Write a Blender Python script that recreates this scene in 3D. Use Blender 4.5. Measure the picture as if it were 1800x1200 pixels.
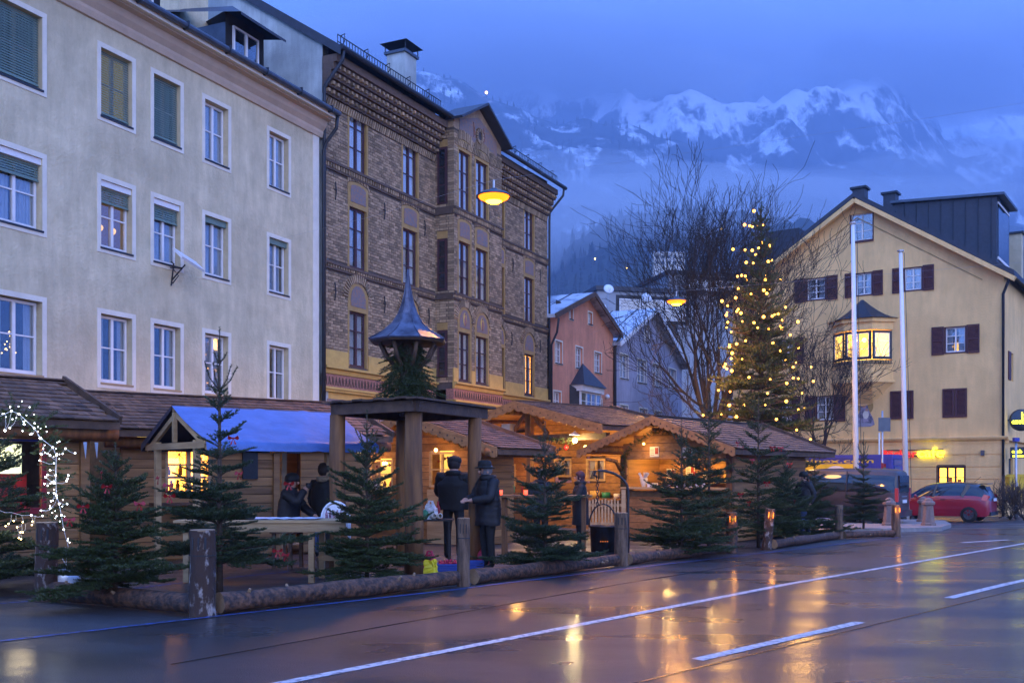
import bpy, bmesh, math, random
import numpy as np
from mathutils import Vector, Matrix
R = math.radians
rnd = random.Random(7)
scene = bpy.context.scene
for o in list(bpy.data.objects):
    bpy.data.objects.remove(o)

# ------------------------------------------------------------------ camera
CAMZ, HOR, F = 1.5, 832.0, 1800.0
cam_d = bpy.data.cameras.new('camera')
cam_d.sensor_width = 36; cam_d.lens = 36
cam_d.shift_y = (HOR - 600) / 1800
cam_d.clip_start = .1; cam_d.clip_end = 30000
cam = bpy.data.objects.new('camera', cam_d)
scene.collection.objects.link(cam)
cam.location = (0, 0, CAMZ); cam.rotation_euler = (R(90), 0, 0)
scene.camera = cam

# ------------------------------------------------------------------ dusk sky
world = bpy.data.worlds.new('World'); scene.world = world
world.use_nodes = True
nt = world.node_tree; nt.nodes.clear()
def wn(t, **k):
    n = nt.nodes.new(t)
    for a, b in k.items(): setattr(n, a, b)
    return n
SUN_AZ, SUN_EL = R(158), R(14)         # the brighter western sky, behind the camera to the right
wout = wn('ShaderNodeOutputWorld'); wbg = wn('ShaderNodeBackground')
sky = wn('ShaderNodeTexSky', sky_type='NISHITA', sun_disc=False)
sky.sun_elevation = R(-1.5); sky.sun_rotation = SUN_AZ
sky.altitude = 600; sky.air_density = 1.3; sky.dust_density = 1.0; sky.ozone_density = 4.0
wtc = wn('ShaderNodeTexCoord'); wmap = wn('ShaderNodeMapping')
wmap.inputs['Scale'].default_value = (1.0, 1.0, 3.2)
wno = wn('ShaderNodeTexNoise'); wno.inputs['Scale'].default_value = 2.6; wno.inputs['Detail'].default_value = 6
wno.inputs['Roughness'].default_value = .52
wr = wn('ShaderNodeValToRGB')
wr.color_ramp.elements[0].position = .36; wr.color_ramp.elements[0].color = (.07, .215, .76, 1)
wr.color_ramp.elements[1].position = .66; wr.color_ramp.elements[1].color = (.25, .45, 1.10, 1)
nt.links.new(wtc.outputs['Generated'], wmap.inputs['Vector'])
nt.links.new(wmap.outputs['Vector'], wno.inputs['Vector'])
nt.links.new(wno.outputs['Fac'], wr.inputs['Fac'])
wsc = wn('ShaderNodeMix', data_type='RGBA', blend_type='MIX')
wsc.inputs[0].default_value = .92
nt.links.new(sky.outputs['Color'], wsc.inputs[6])
nt.links.new(wr.outputs['Color'], wsc.inputs[7])
nt.links.new(wsc.outputs[2], wbg.inputs['Color'])
wbg.inputs['Strength'].default_value = 1.7
nt.links.new(wbg.outputs[0], wout.inputs['Surface'])
sun_d = bpy.data.lights.new('sun', 'SUN'); sun_d.energy = .66; sun_d.angle = R(70); sun_d.color = (1, .80, .46)
sun = bpy.data.objects.new('sun', sun_d); scene.collection.objects.link(sun)
_sv = Vector((math.sin(SUN_AZ) * math.cos(SUN_EL), math.cos(SUN_AZ) * math.cos(SUN_EL), math.sin(SUN_EL)))
sun.rotation_euler = (-_sv).to_track_quat('-Z', 'Y').to_euler()
scene.view_settings.view_transform = 'Standard'; scene.view_settings.look = 'None'
scene.view_settings.exposure = .92; scene.view_settings.gamma = 1
scene.view_settings.use_curve_mapping = False
cy = scene.cycles
cy.use_denoising = True; cy.max_bounces = 8; cy.diffuse_bounces = 3; cy.glossy_bounces = 3
cy.transparent_max_bounces = 12; cy.transmission_bounces = 4; cy.volume_bounces = 1
cy.sample_clamp_indirect = 4; cy.caustics_reflective = False; cy.caustics_refractive = False
cy.use_adaptive_sampling = True; cy.adaptive_threshold = .02

# ------------------------------------------------------------------ geometry of the place
KY, KS = 14.0, .013                     # the ground is level to KY metres, then falls gently
def g(Y):
    if Y <= KY: return 0.0
    return -KS * (min(Y, 75.0) - KY)
def px(x, y, Y):
    return Vector(((x - 900) / F * Y, Y, CAMZ + (HOR - y) / F * Y))
def gp(x, y):
    t = (y - HOR) / F
    Y = CAMZ / t
    if Y > KY: Y = (CAMZ - KS * KY) / (t - KS)
    return Vector(((x - 900) / F * Y, Y, g(Y)))
def gx(x, Y): return Vector(((x - 900) / F * Y, Y, g(Y)))

class Frame:
    """upright plane through origin; local x along it, local -y outward"""
    def __init__(s, X, Y, th):
        s.X, s.Y, s.th = X, Y, th
        s.xl = (math.cos(th), math.sin(th)); s.yl = (-math.sin(th), math.cos(th))
    def uv(s, x, y, off=0.0):
        r = ((x - 900) / F, 1.0)
        t = (s.X * s.yl[0] + s.Y * s.yl[1] + off) / (r[0] * s.yl[0] + r[1] * s.yl[1])
        P = (r[0] * t - s.X, r[1] * t - s.Y)
        return P[0] * s.xl[0] + P[1] * s.xl[1], CAMZ + (HOR - y) / F * t
    def u(s, x, off=0.0): return s.uv(x, 0, off)[0]
    def z(s, x, y, off=0.0): return s.uv(x, y, off)[1]

# ------------------------------------------------------------------ builders
COL = scene.collection
def tag(o, label=None, cat=None, group=None, kind=None):
    if label: o['label'] = label
    if cat: o['category'] = cat
    if group: o['group'] = group
    if kind: o['kind'] = kind
    return o
def thing(name, label, cat, loc=(0, 0, 0), rz=0.0, group=None):
    o = bpy.data.objects.new(name, None); COL.objects.link(o)
    o.location = loc; o.rotation_euler = (0, 0, rz); o.empty_display_size = .2
    return tag(o, label, cat, group)
def link(name, me, parent=None, loc=None, rot=None, scale=None):
    o = bpy.data.objects.new(name, me); COL.objects.link(o)
    if parent is not None: o.parent = parent
    if loc is not None: o.location = loc
    if rot is not None: o.rotation_euler = rot
    if scale is not None: o.scale = scale
    return o
def copy_tree(o, parent=None):
    c = o.copy(); COL.objects.link(c); c.parent = parent
    for ch in list(o.children): copy_tree(ch, c)
    return c

class MB:
    def __init__(s): s.v = []; s.f = []; s.m = []
    def add(s, vs, fs, mi=0):
        b = len(s.v); s.v += [tuple(v) for v in vs]
        for f in fs: s.f.append(tuple(b + i for i in f)); s.m.append(mi)
        return s
    def box(s, x0, x1, y0, y1, z0, z1, mi=0):
        return s.add([(x0, y0, z0), (x1, y0, z0), (x1, y1, z0), (x0, y1, z0), (x0, y0, z1), (x1, y0, z1), (x1, y1, z1), (x0, y1, z1)],
                     [(0, 3, 2, 1), (4, 5, 6, 7), (0, 1, 5, 4), (1, 2, 6, 5), (2, 3, 7, 6), (3, 0, 4, 7)], mi)
    def bar(s, a, b, w, h, mi=0, up=(0, 0, 1)):
        a = Vector(a); b = Vector(b); d = (b - a).normalized(); up = Vector(up)
        if abs(d.dot(up)) > .99: up = Vector((0, 1, 0))
        sx = d.cross(up).normalized() * (w / 2); sz = sx.cross(d).normalized() * (h / 2)
        vs = [p + i * sx + j * sz for p in (a, b) for i, j in ((-1, -1), (1, -1), (1, 1), (-1, 1))]
        return s.add(vs, [(0, 1, 2, 3), (7, 6, 5, 4), (0, 4, 5, 1), (1, 5, 6, 2), (2, 6, 7, 3), (3, 7, 4, 0)], mi)
    def tube(s, pts, rad, n=8, mi=0, cap=True):
        pts = [Vector(p) for p in pts]
        if not hasattr(rad, '__len__'): rad = [rad] * len(pts)
        d0 = (pts[1] - pts[0]).normalized()
        ref = Vector((0, 0, 1)) if abs(d0.z) < .9 else Vector((1, 0, 0))
        vs = []
        for i, p in enumerate(pts):
            d = (pts[min(i + 1, len(pts) - 1)] - pts[max(i - 1, 0)]).normalized()
            ax = d.cross(ref)
            if ax.length < 1e-4: ax = d.cross(Vector((0, 1, 0)))
            ax.normalize(); ay = d.cross(ax).normalized()
            for k in range(n):
                a = 2 * math.pi * k / n
                vs.append(p + rad[i] * (math.cos(a) * ax + math.sin(a) * ay))
        fs = []
        for i in range(len(pts) - 1):
            for k in range(n):
                k2 = (k + 1) % n
                fs.append((i * n + k, i * n + k2, (i + 1) * n + k2, (i + 1) * n + k))
        if cap:
            fs.append(tuple(range(n - 1, -1, -1))); e = (len(pts) - 1) * n
            fs.append(tuple(range(e, e + n)))
        return s.add(vs, fs, mi)
    def lathe(s, prof, n=16, c=(0, 0, 0), mi=0, cap=True):
        vs = []
        for r, z in prof:
            for k in range(n):
                a = 2 * math.pi * (k + .5) / n
                vs.append((c[0] + r * math.cos(a), c[1] + r * math.sin(a), c[2] + z))
        fs = []
        for i in range(len(prof) - 1):
            for k in range(n):
                k2 = (k + 1) % n
                fs.append((i * n + k, i * n + k2, (i + 1) * n + k2, (i + 1) * n + k))
        if cap:
            fs.append(tuple(range(n - 1, -1, -1))); e = (len(prof) - 1) * n
            fs.append(tuple(range(e, e + n)))
        return s.add(vs, fs, mi)
    def prism(s, poly, y0, y1, mi=0, plane='xz'):
        """poly in (x,z), extruded along y  (plane 'yz': poly in (y,z), extruded along x; 'xy': along z)"""
        n = len(poly)
        P = {'xz': lambda a, b, t: (a, t, b), 'yz': lambda a, b, t: (t, a, b), 'xy': lambda a, b, t: (a, b, t)}[plane]
        vs = [P(a, b, y0) for a, b in poly] + [P(a, b, y1) for a, b in poly]
        fs = [tuple(range(n)), tuple(range(2 * n - 1, n - 1, -1))]
        for i in range(n):
            j = (i + 1) % n; fs.append((i, n + i, n + j, j))
        return s.add(vs, fs, mi)
    def sphere(s, c, r, n=10, m=6, mi=0, sc=(1, 1, 1)):
        prof = [(max(r * math.sin(math.pi * i / m), 1e-4), -r * math.cos(math.pi * i / m)) for i in range(m + 1)]
        b = len(s.v); s.lathe(prof, n, (0, 0, 0), mi, False)
        for i in range(b, len(s.v)):
            v = s.v[i]; s.v[i] = (c[0] + v[0] * sc[0], c[1] + v[1] * sc[1], c[2] + v[2] * sc[2])
        return s
    def mesh(s, name, mats, smooth=False):
        me = bpy.data.meshes.new(name); me.from_pydata(s.v, [], s.f)
        for m in (mats if isinstance(mats, (list, tuple)) else [mats]): me.materials.append(m)
        if any(s.m): me.polygons.foreach_set('material_index', s.m)
        if len(s.f):
            bm = bmesh.new(); bm.from_mesh(me); bmesh.ops.recalc_face_normals(bm, faces=bm.faces); bm.to_mesh(me); bm.free()
        if smooth: me.shade_smooth()
        me.update(); return me
    def build(s, name, mats, parent=None, smooth=False, loc=None, rot=None):
        return link(name, s.mesh(name, mats, smooth), parent, loc, rot)

def B(name, mat, parent, *boxes):
    mb = MB()
    for b in boxes: mb.box(*b)
    return mb.build(name, mat, parent)
def np_mesh(name, V, Q, mat, smooth=False):
    me = bpy.data.meshes.new(name)
    V = np.asarray(V, np.float32).reshape(-1, 3); Q = np.asarray(Q, np.int32); k = Q.shape[1]
    me.vertices.add(len(V)); me.vertices.foreach_set('co', V.ravel())
    me.loops.add(Q.size); me.loops.foreach_set('vertex_index', Q.ravel())
    me.polygons.add(len(Q)); me.polygons.foreach_set('loop_start', np.arange(0, Q.size, k, dtype=np.int32))
    me.update(calc_edges=True); me.materials.append(mat)
    if smooth: me.shade_smooth()
    return me

# ------------------------------------------------------------------ materials
def _n(t, ty, **k):
    n = t.nodes.new(ty)
    for a, b in k.items(): setattr(n, a, b)
    return n
def mat(name, col, rough=.7, var=.0, scale=4.0, col2=None, bump=.0, bscale=40.0, metal=0.0, spec=.5, rand=0.0, coat=0.0,
        stretch=(1, 1, 1), trans=0.0, tex='noise', lo=.35, hi=.65, streak=0.0):
    """Principled with procedural variation: noise between col and col2, per-piece random brightness, fine bump."""
    m = bpy.data.materials.new(name); m.use_nodes = True
    t = m.node_tree; p = t.nodes['Principled BSDF']
    p.inputs['Roughness'].default_value = rough; p.inputs['Metallic'].default_value = metal
    p.inputs['Specular IOR Level'].default_value = spec
    if coat: p.inputs['Coat Weight'].default_value = coat; p.inputs['Coat Roughness'].default_value = .08
    tc = _n(t, 'ShaderNodeTexCoord'); mp = _n(t, 'ShaderNodeMapping'); mp.inputs['Scale'].default_value = stretch
    t.links.new(tc.outputs['Object'], mp.inputs['Vector'])
    c2 = col2 or tuple(max(0, c * (1 - var)) for c in col)
    no = _n(t, 'ShaderNodeTexNoise'); no.inputs['Scale'].default_value = scale; no.inputs['Detail'].default_value = 7
    no.inputs['Roughness'].default_value = .62
    t.links.new(mp.outputs[0], no.inputs['Vector'])
    rp = _n(t, 'ShaderNodeValToRGB')
    rp.color_ramp.elements[0].position = lo; rp.color_ramp.elements[1].position = hi
    rp.color_ramp.elements[0].color = (*c2, 1); rp.color_ramp.elements[1].color = (*col, 1)
    t.links.new(no.outputs['Fac'], rp.inputs['Fac'])
    out = rp.outputs['Color']
    if rand:
        oi = _n(t, 'ShaderNodeObjectInfo'); ge = _n(t, 'ShaderNodeNewGeometry')
        ad = _n(t, 'ShaderNodeMath', operation='ADD'); fr = _n(t, 'ShaderNodeMath', operation='FRACT')
        t.links.new(oi.outputs['Random'], ad.inputs[0]); t.links.new(ge.outputs['Random Per Island'], ad.inputs[1])
        t.links.new(ad.outputs[0], fr.inputs[0])
        mr = _n(t, 'ShaderNodeMapRange'); mr.inputs[3].default_value = 1 - rand; mr.inputs[4].default_value = 1 + rand
        t.links.new(fr.outputs[0], mr.inputs[0])
        hs = _n(t, 'ShaderNodeHueSaturation'); t.links.new(mr.outputs[0], hs.inputs['Value'])
        t.links.new(out, hs.inputs['Color']); out = hs.outputs['Color']
        # shift the grain from piece to piece
        mv = _n(t, 'ShaderNodeVectorMath', operation='SCALE'); cb = _n(t, 'ShaderNodeCombineXYZ')
        for i in range(3): t.links.new(fr.outputs[0], cb.inputs[i])
        t.links.new(cb.outputs[0], mv.inputs[0]); mv.inputs['Scale'].default_value = 37.0
        t.links.new(mv.outputs[0], mp.inputs['Location'])
    if streak:
        m2 = _n(t, 'ShaderNodeMapping'); m2.inputs['Scale'].default_value = (1.7, 1.7, .35); t.links.new(tc.outputs['Object'], m2.inputs[0])
        n2 = _n(t, 'ShaderNodeTexNoise'); n2.inputs['Scale'].default_value = 1.6; n2.inputs['Detail'].default_value = 9; n2.inputs['Roughness'].default_value = .7; t.links.new(m2.outputs[0], n2.inputs['Vector'])
        n4 = _n(t, 'ShaderNodeTexNoise'); n4.inputs['Scale'].default_value = .35; n4.inputs['Detail'].default_value = 5; t.links.new(tc.outputs['Object'], n4.inputs['Vector'])
        ml = _n(t, 'ShaderNodeMath', operation='MULTIPLY'); t.links.new(n2.outputs['Fac'], ml.inputs[0]); t.links.new(n4.outputs['Fac'], ml.inputs[1])
        mr2 = _n(t, 'ShaderNodeMapRange'); mr2.inputs[1].default_value = .16; mr2.inputs[2].default_value = .36; mr2.inputs[3].default_value = 1 - streak; mr2.inputs[4].default_value = 1.06; t.links.new(ml.outputs[0], mr2.inputs[0])
        h2 = _n(t, 'ShaderNodeHueSaturation'); t.links.new(mr2.outputs[0], h2.inputs['Value']); t.links.new(out, h2.inputs['Color']); out = h2.outputs['Color']
    t.links.new(out, p.inputs['Base Color'])
    if bump:
        nb = _n(t, 'ShaderNodeTexNoise'); nb.inputs['Scale'].default_value = bscale; nb.inputs['Detail'].default_value = 4
        t.links.new(mp.outputs[0], nb.inputs['Vector'])
        bp = _n(t, 'ShaderNodeBump'); bp.inputs['Strength'].default_value = bump; bp.inputs['Distance'].default_value = .02
        t.links.new(nb.outputs['Fac'], bp.inputs['Height']); t.links.new(bp.outputs[0], p.inputs['Normal'])
    return m
def emat(name, col, s):
    m = bpy.data.materials.new(name); m.use_nodes = True; t = m.node_tree; p = t.nodes['Principled BSDF']
    p.inputs['Base Color'].default_value = (*col, 1); p.inputs['Emission Color'].default_value = (*col, 1)
    p.inputs['Emission Strength'].default_value = s; return m
def glass(name, tint=(.55, .62, .7), refl=.35, rough=.03):
    m = bpy.data.materials.new(name); m.use_nodes = True; t = m.node_tree; t.nodes.clear()
    o = _n(t, 'ShaderNodeOutputMaterial'); mx = _n(t, 'ShaderNodeMixShader')
    tr = _n(t, 'ShaderNodeBsdfTransparent'); tr.inputs[0].default_value = (*tint, 1)
    gl = _n(t, 'ShaderNodeBsdfGlossy'); gl.inputs['Roughness'].default_value = rough; gl.inputs['Color'].default_value = (.95, .97, 1, 1)
    lw = _n(t, 'ShaderNodeLayerWeight'); lw.inputs[0].default_value = .5
    fr = _n(t, 'ShaderNodeMath', operation='POWER'); fr.inputs[1].default_value = 4.0; t.links.new(lw.outputs['Facing'], fr.inputs[0])
    mr = _n(t, 'ShaderNodeMapRange'); mr.inputs[3].default_value = refl * .45; mr.inputs[4].default_value = .9
    t.links.new(fr.outputs[0], mr.inputs[0]); t.links.new(mr.outputs[0], mx.inputs[0])
    t.links.new(tr.outputs[0], mx.inputs[1]); t.links.new(gl.outputs[0], mx.inputs[2]); t.links.new(mx.outputs[0], o.inputs[0])
    return m
M = {}
M['plaster_grey'] = mat('plaster_grey', (.72, .60, .38), .9, scale=1.6, col2=(.56, .465, .285), bump=.8, bscale=14, lo=.3, hi=.62, streak=.22)
M['plaster_white'] = mat('plaster_white', (.80, .72, .58), .85, .15, 2, bump=.2)
M['plaster_cornice'] = mat('plaster_cornice', (.62, .46, .32), .85, .2, 1.5, bump=.2)
M['plaster_pale'] = mat('plaster_pale', (.55, .60, .56), .9, scale=.7, col2=(.42, .46, .44), bump=.4, bscale=30, streak=.35)
M['white_paint'] = mat('white_paint', (.80, .77, .74), .5, .08, 5)
M['zinc'] = mat('zinc', (.10, .12, .15), .45, .3, 3, metal=.6)
M['dark_metal'] = mat('dark_metal', (.03, .035, .045), .5, .3, 6, metal=.3)
M['black_iron'] = mat('black_iron', (.012, .012, .014), .5, .3, 9, bump=.2)
M['blind_green'] = mat('blind_green', (.16, .24, .20), .5, .2, 3)
M['glass'] = glass('glass', (.78, .82, .86), .30); M['glass_clear'] = glass('glass_clear', (.9, .9, .88), .18)
M['room_dark'] = mat('room_dark', (.05, .048, .05), .9, .4, 2)
M['curtain'] = mat('curtain', (.86, .84, .82), .9, .25, 6, stretch=(8, 1, .3))
M['glass_mid'] = glass('glass_mid', (.88, .9, .92), .3)
M['room_warm'] = emat('room_warm', (1.0, .55, .10), 1.1)
M['room_dim'] = emat('room_dim', (1.0, .5, .12), .07)
M['room_dim'].node_tree.nodes['Principled BSDF'].inputs['Base Color'].default_value = (.05, .035, .03, 1)
M['room_blind'] = emat('room_blind', (1.0, .70, .18), .17)
M['room_blind'].node_tree.nodes['Principled BSDF'].inputs['Base Color'].default_value = (.1, .08, .04, 1)
M['lamp_soft'] = emat('lamp_soft', (1.0, .50, .08), 1.3)
M['room_gold'] = emat('room_gold', (1.0, .62, .12), 1.5)
M['bulb_hot'] = emat('bulb_hot', (1.0, .55, .12), 9)
M['brick'] = mat('brick', (.42, .295, .17), .85, scale=14, col2=(.30, .195, .11), rand=.42, bump=.5, bscale=60, streak=.35)
M['mortar'] = mat('mortar', (.10, .075, .06), .95, .3, 8, bump=.3)
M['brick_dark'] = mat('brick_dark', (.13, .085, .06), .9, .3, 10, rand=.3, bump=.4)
M['ochre'] = mat('ochre', (.60, .38, .10), .8, .2, 3, bump=.15)
M['ochre_trim'] = mat('ochre_trim', (.42, .26, .085), .8, .25, 3, bump=.15)
M['frieze'] = mat('frieze', (.36, .17, .12), .85, scale=22, col2=(.22, .10, .08), lo=.45, hi=.55)
M['panel_grey'] = mat('panel_grey', (.16, .15, .16), .8, scale=14, col2=(.28, .16, .11), lo=.4, hi=.6)
M['sash_brown'] = mat('sash_brown', (.065, .022, .028), .5, .25, 6)
M['slate'] = mat('slate', (.035, .04, .055), .55, .3, 6, bump=.2)
M['orange_wall'] = mat('orange_wall', (.78, .31, .17), .85, .18, 1.2, bump=.3, streak=.25)
M['lilac_wall'] = mat('lilac_wall', (.42, .40, .48), .85, .15, 1.2, bump=.3, streak=.25)
M['grey_wall'] = mat('grey_wall', (.35, .36, .38), .85, .2, 1.0, bump=.2)
M['yellow_wall'] = mat('yellow_wall', (.95, .59, .23), .88, .12, .9, bump=.6, bscale=14, streak=.14)
M['snow_roof'] = mat('snow_roof', (.50, .54, .60), .5, scale=1.2, col2=(.16, .18, .21), lo=.38, hi=.5)
M['shutter'] = mat('shutter', (.085, .022, .022), .6, .25, 5)
M['shingle'] = mat('shingle', (.165, .09, .048), .62, scale=9, col2=(.055, .03, .018), rand=.5, bump=.4, bscale=30, stretch=(1, .25, 1))
M['plank'] = mat('plank', (.38, .19, .065), .7, scale=5, col2=(.22, .105, .036), rand=.3, bump=.35, bscale=22, stretch=(.15, 1, 2.2))
M['pale_wood'] = mat('pale_wood', (.52, .36, .18), .7, scale=5, col2=(.36, .23, .11), rand=.12, bump=.3, bscale=20, stretch=(.3, .3, 2))
M['dark_wood'] = mat('dark_wood', (.12, .066, .036), .75, scale=5, col2=(.055, .03, .018), rand=.2, bump=.4, bscale=20)
M['log_wood'] = mat('log_wood', (.26, .115, .035), .75, scale=3, col2=(.10, .042, .015), rand=.12, bump=.5, bscale=14, stretch=(3, 3, .3))
M['bark'] = mat('bark', (.15, .066, .030), .7, scale=13, col2=(.030, .015, .009), lo=.42, hi=.6, rand=.15, bump=1.0, bscale=24)
M['bark_pale'] = mat('bark_pale', (.36, .30, .26), .85, scale=10, col2=(.05, .025, .015), bump=1.0, bscale=20, stretch=(1.2, 1.2, .6), lo=.54, hi=.66)
M['twig'] = mat('twig', (.030, .024, .020), .9, .4, 12)
M['fir_bark'] = mat('fir_bark', (.10, .065, .045), .9, .4, 14, bump=.5)
M['needle'] = mat('needle', (.060, .085, .018), .55, scale=3, col2=(.018, .030, .008), rand=.5)
M['needle_blue'] = mat('needle_blue', (.055, .085, .028), .55, scale=3, col2=(.018, .032, .012), rand=.5)
M['needle_big'] = mat('needle_big', (.065, .090, .020), .65, scale=1.2, col2=(.022, .034, .009), rand=.45)
M['post_grey'] = mat('post_grey', (.20, .12, .07), .85, scale=9, col2=(.055, .03, .018), bump=.9, bscale=16, stretch=(1.5, 1.5, .3))
M['cut_wood'] = mat('cut_wood', (.34, .22, .12), .8, .3, 10, bump=.3)
M['candle'] = emat('candle', (1.0, .24, .02), 1.0)
M['led'] = emat('led', (.85, .95, 1.0), 10)
M['led_warm'] = emat('led_warm', (1.0, .72, .30), 6)
M['tree_bulb'] = emat('tree_bulb', (1.0, .42, .05), 5)
M['lamp_glow'] = emat('lamp_glow', (1.0, .16, .005), 2.4)
M['lamp_core'] = emat('lamp_core', (1.0, .34, .005), 60)
M['red'] = mat('red', (.30, .012, .018), .6, .3, 9)
M['ribbon'] = mat('ribbon', (.34, .007, .007), .55, .3, 9)
M['tarp'] = mat('tarp', (.085, .165, .43), .45, .25, 3.5, bump=.6, bscale=7)
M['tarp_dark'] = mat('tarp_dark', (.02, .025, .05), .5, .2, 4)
M['steel'] = mat('steel', (.45, .46, .48), .35, .15, 6, metal=.7)
M['white_plastic'] = mat('white_plastic', (.75, .76, .78), .4, .06, 4)
M['paper'] = mat('paper', (.72, .66, .55), .8, .12, 10)
M['cloth_white'] = mat('cloth_white', (.62, .60, .66), .85, .15, 6)
M['jacket_black'] = mat('jacket_black', (.010, .009, .008), .8, .4, 6, bump=1.0, bscale=7)
M['jacket_navy'] = mat('jacket_navy', (.011, .010, .012), .7, .4, 5, bump=1.0, bscale=7)
M['jacket_brown'] = mat('jacket_brown', (.045, .030, .024), .8, .3, 6, bump=.4)
M['trousers_dark'] = mat('trousers_dark', (.012, .011, .011), .85, .3, 8)
M['jeans'] = mat('jeans', (.06, .09, .19), .85, .3, 9)
M['skin'] = mat('skin', (.48, .27, .19), .6, .12, 8)
M['hair_dark'] = mat('hair_dark', (.03, .018, .014), .7, .3, 20)
M['hair_red'] = mat('hair_red', (.07, .015, .02), .7, .3, 20)
M['wool_grey'] = mat('wool_grey', (.20, .20, .22), .95, .3, 30, bump=.4)
M['fur'] = mat('fur', (.30, .22, .13), .95, .4, 30, bump=.5)
M['stone'] = mat('stone', (.26, .18, .15), .85, .3, 9, bump=.5)
M['kerb'] = mat('kerb', (.30, .27, .25), .6, .3, 6, bump=.3)
M['car_red'] = mat('car_red', (.30, .008, .025), .3, .1, 2, coat=.7)
M['car_black'] = mat('car_black', (.012, .012, .016), .28, .1, 2, coat=.6)
M['van_brown'] = mat('van_brown', (.045, .03, .028), .4, .15, 2, coat=.3)
M['car_glass'] = mat('car_glass', (.012, .016, .022), .06, .2, 2, spec=.8)
M['tyre'] = mat('tyre', (.012, .012, .012), .85, .2, 20)
M['rim'] = mat('rim', (.12, .12, .13), .4, .2, 8, metal=.7)
M['tail_red'] = mat('tail_red', (.55, .06, .06), .2, .1, 4, coat=.5)
M['container_blue'] = mat('container_blue', (.025, .045, .36), .5, .2, 3, bump=.1)
M['container_door'] = mat('container_door', (.07, .10, .26), .5, .2, 3)
M['banner_yellow'] = mat('banner_yellow', (.80, .55, .03), .7, .1, 4)
M['print_black'] = mat('print_black', (.02, .02, .02), .8, .1, 4)
M['print_yellow'] = mat('print_yellow', (.75, .55, .04), .6, .1, 4)
M['neon_yellow'] = emat('neon_yellow', (.85, .90, .02), 4.5)
M['sign_red'] = emat('sign_red', (.80, .03, .02), .55)
M['mail_yellow'] = mat('mail_yellow', (.65, .42, .02), .5, .1, 4)
M['asphalt_mark'] = mat('asphalt_mark', (.60, .58, .58), .5, scale=14, col2=(.16, .155, .16), bump=.5, bscale=60, lo=.36, hi=.52)
M['tar_seam'] = mat('tar_seam', (.012, .012, .013), .25, .3, 9, bump=.2)
M['blue_mark'] = mat('blue_mark', (.02, .085, .34), .6, scale=18, col2=(.022, .026, .045), lo=.42, hi=.56)
M['bag_white'] = mat('bag_white', (.72, .74, .74), .5, .15, 9, bump=.4, bscale=14)
M['bag_green'] = mat('bag_green', (.03, .22, .10), .5, .15, 9)
M['bag_yellow'] = mat('bag_yellow', (.75, .65, .02), .45, .1, 9, bump=.4, bscale=14)
M['bag_red'] = mat('bag_red', (.42, .015, .06), .55, .2, 20, bump=.4, bscale=14)
M['crate_blue'] = mat('crate_blue', (.015, .06, .32), .45, .1, 6)
M['copper_dark'] = mat('copper_dark', (.15, .16, .21), .48, scale=5, col2=(.055, .05, .07), metal=.75, bump=.25, bscale=7)
M['pink_print'] = mat('pink_print', (.45, .25, .28), .6, scale=26, col2=(.12, .05, .10), lo=.45, hi=.55)
M['fresco'] = mat('fresco', (.35, .30, .38), .85, scale=5, col2=(.10, .09, .13), lo=.4, hi=.6)
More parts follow.
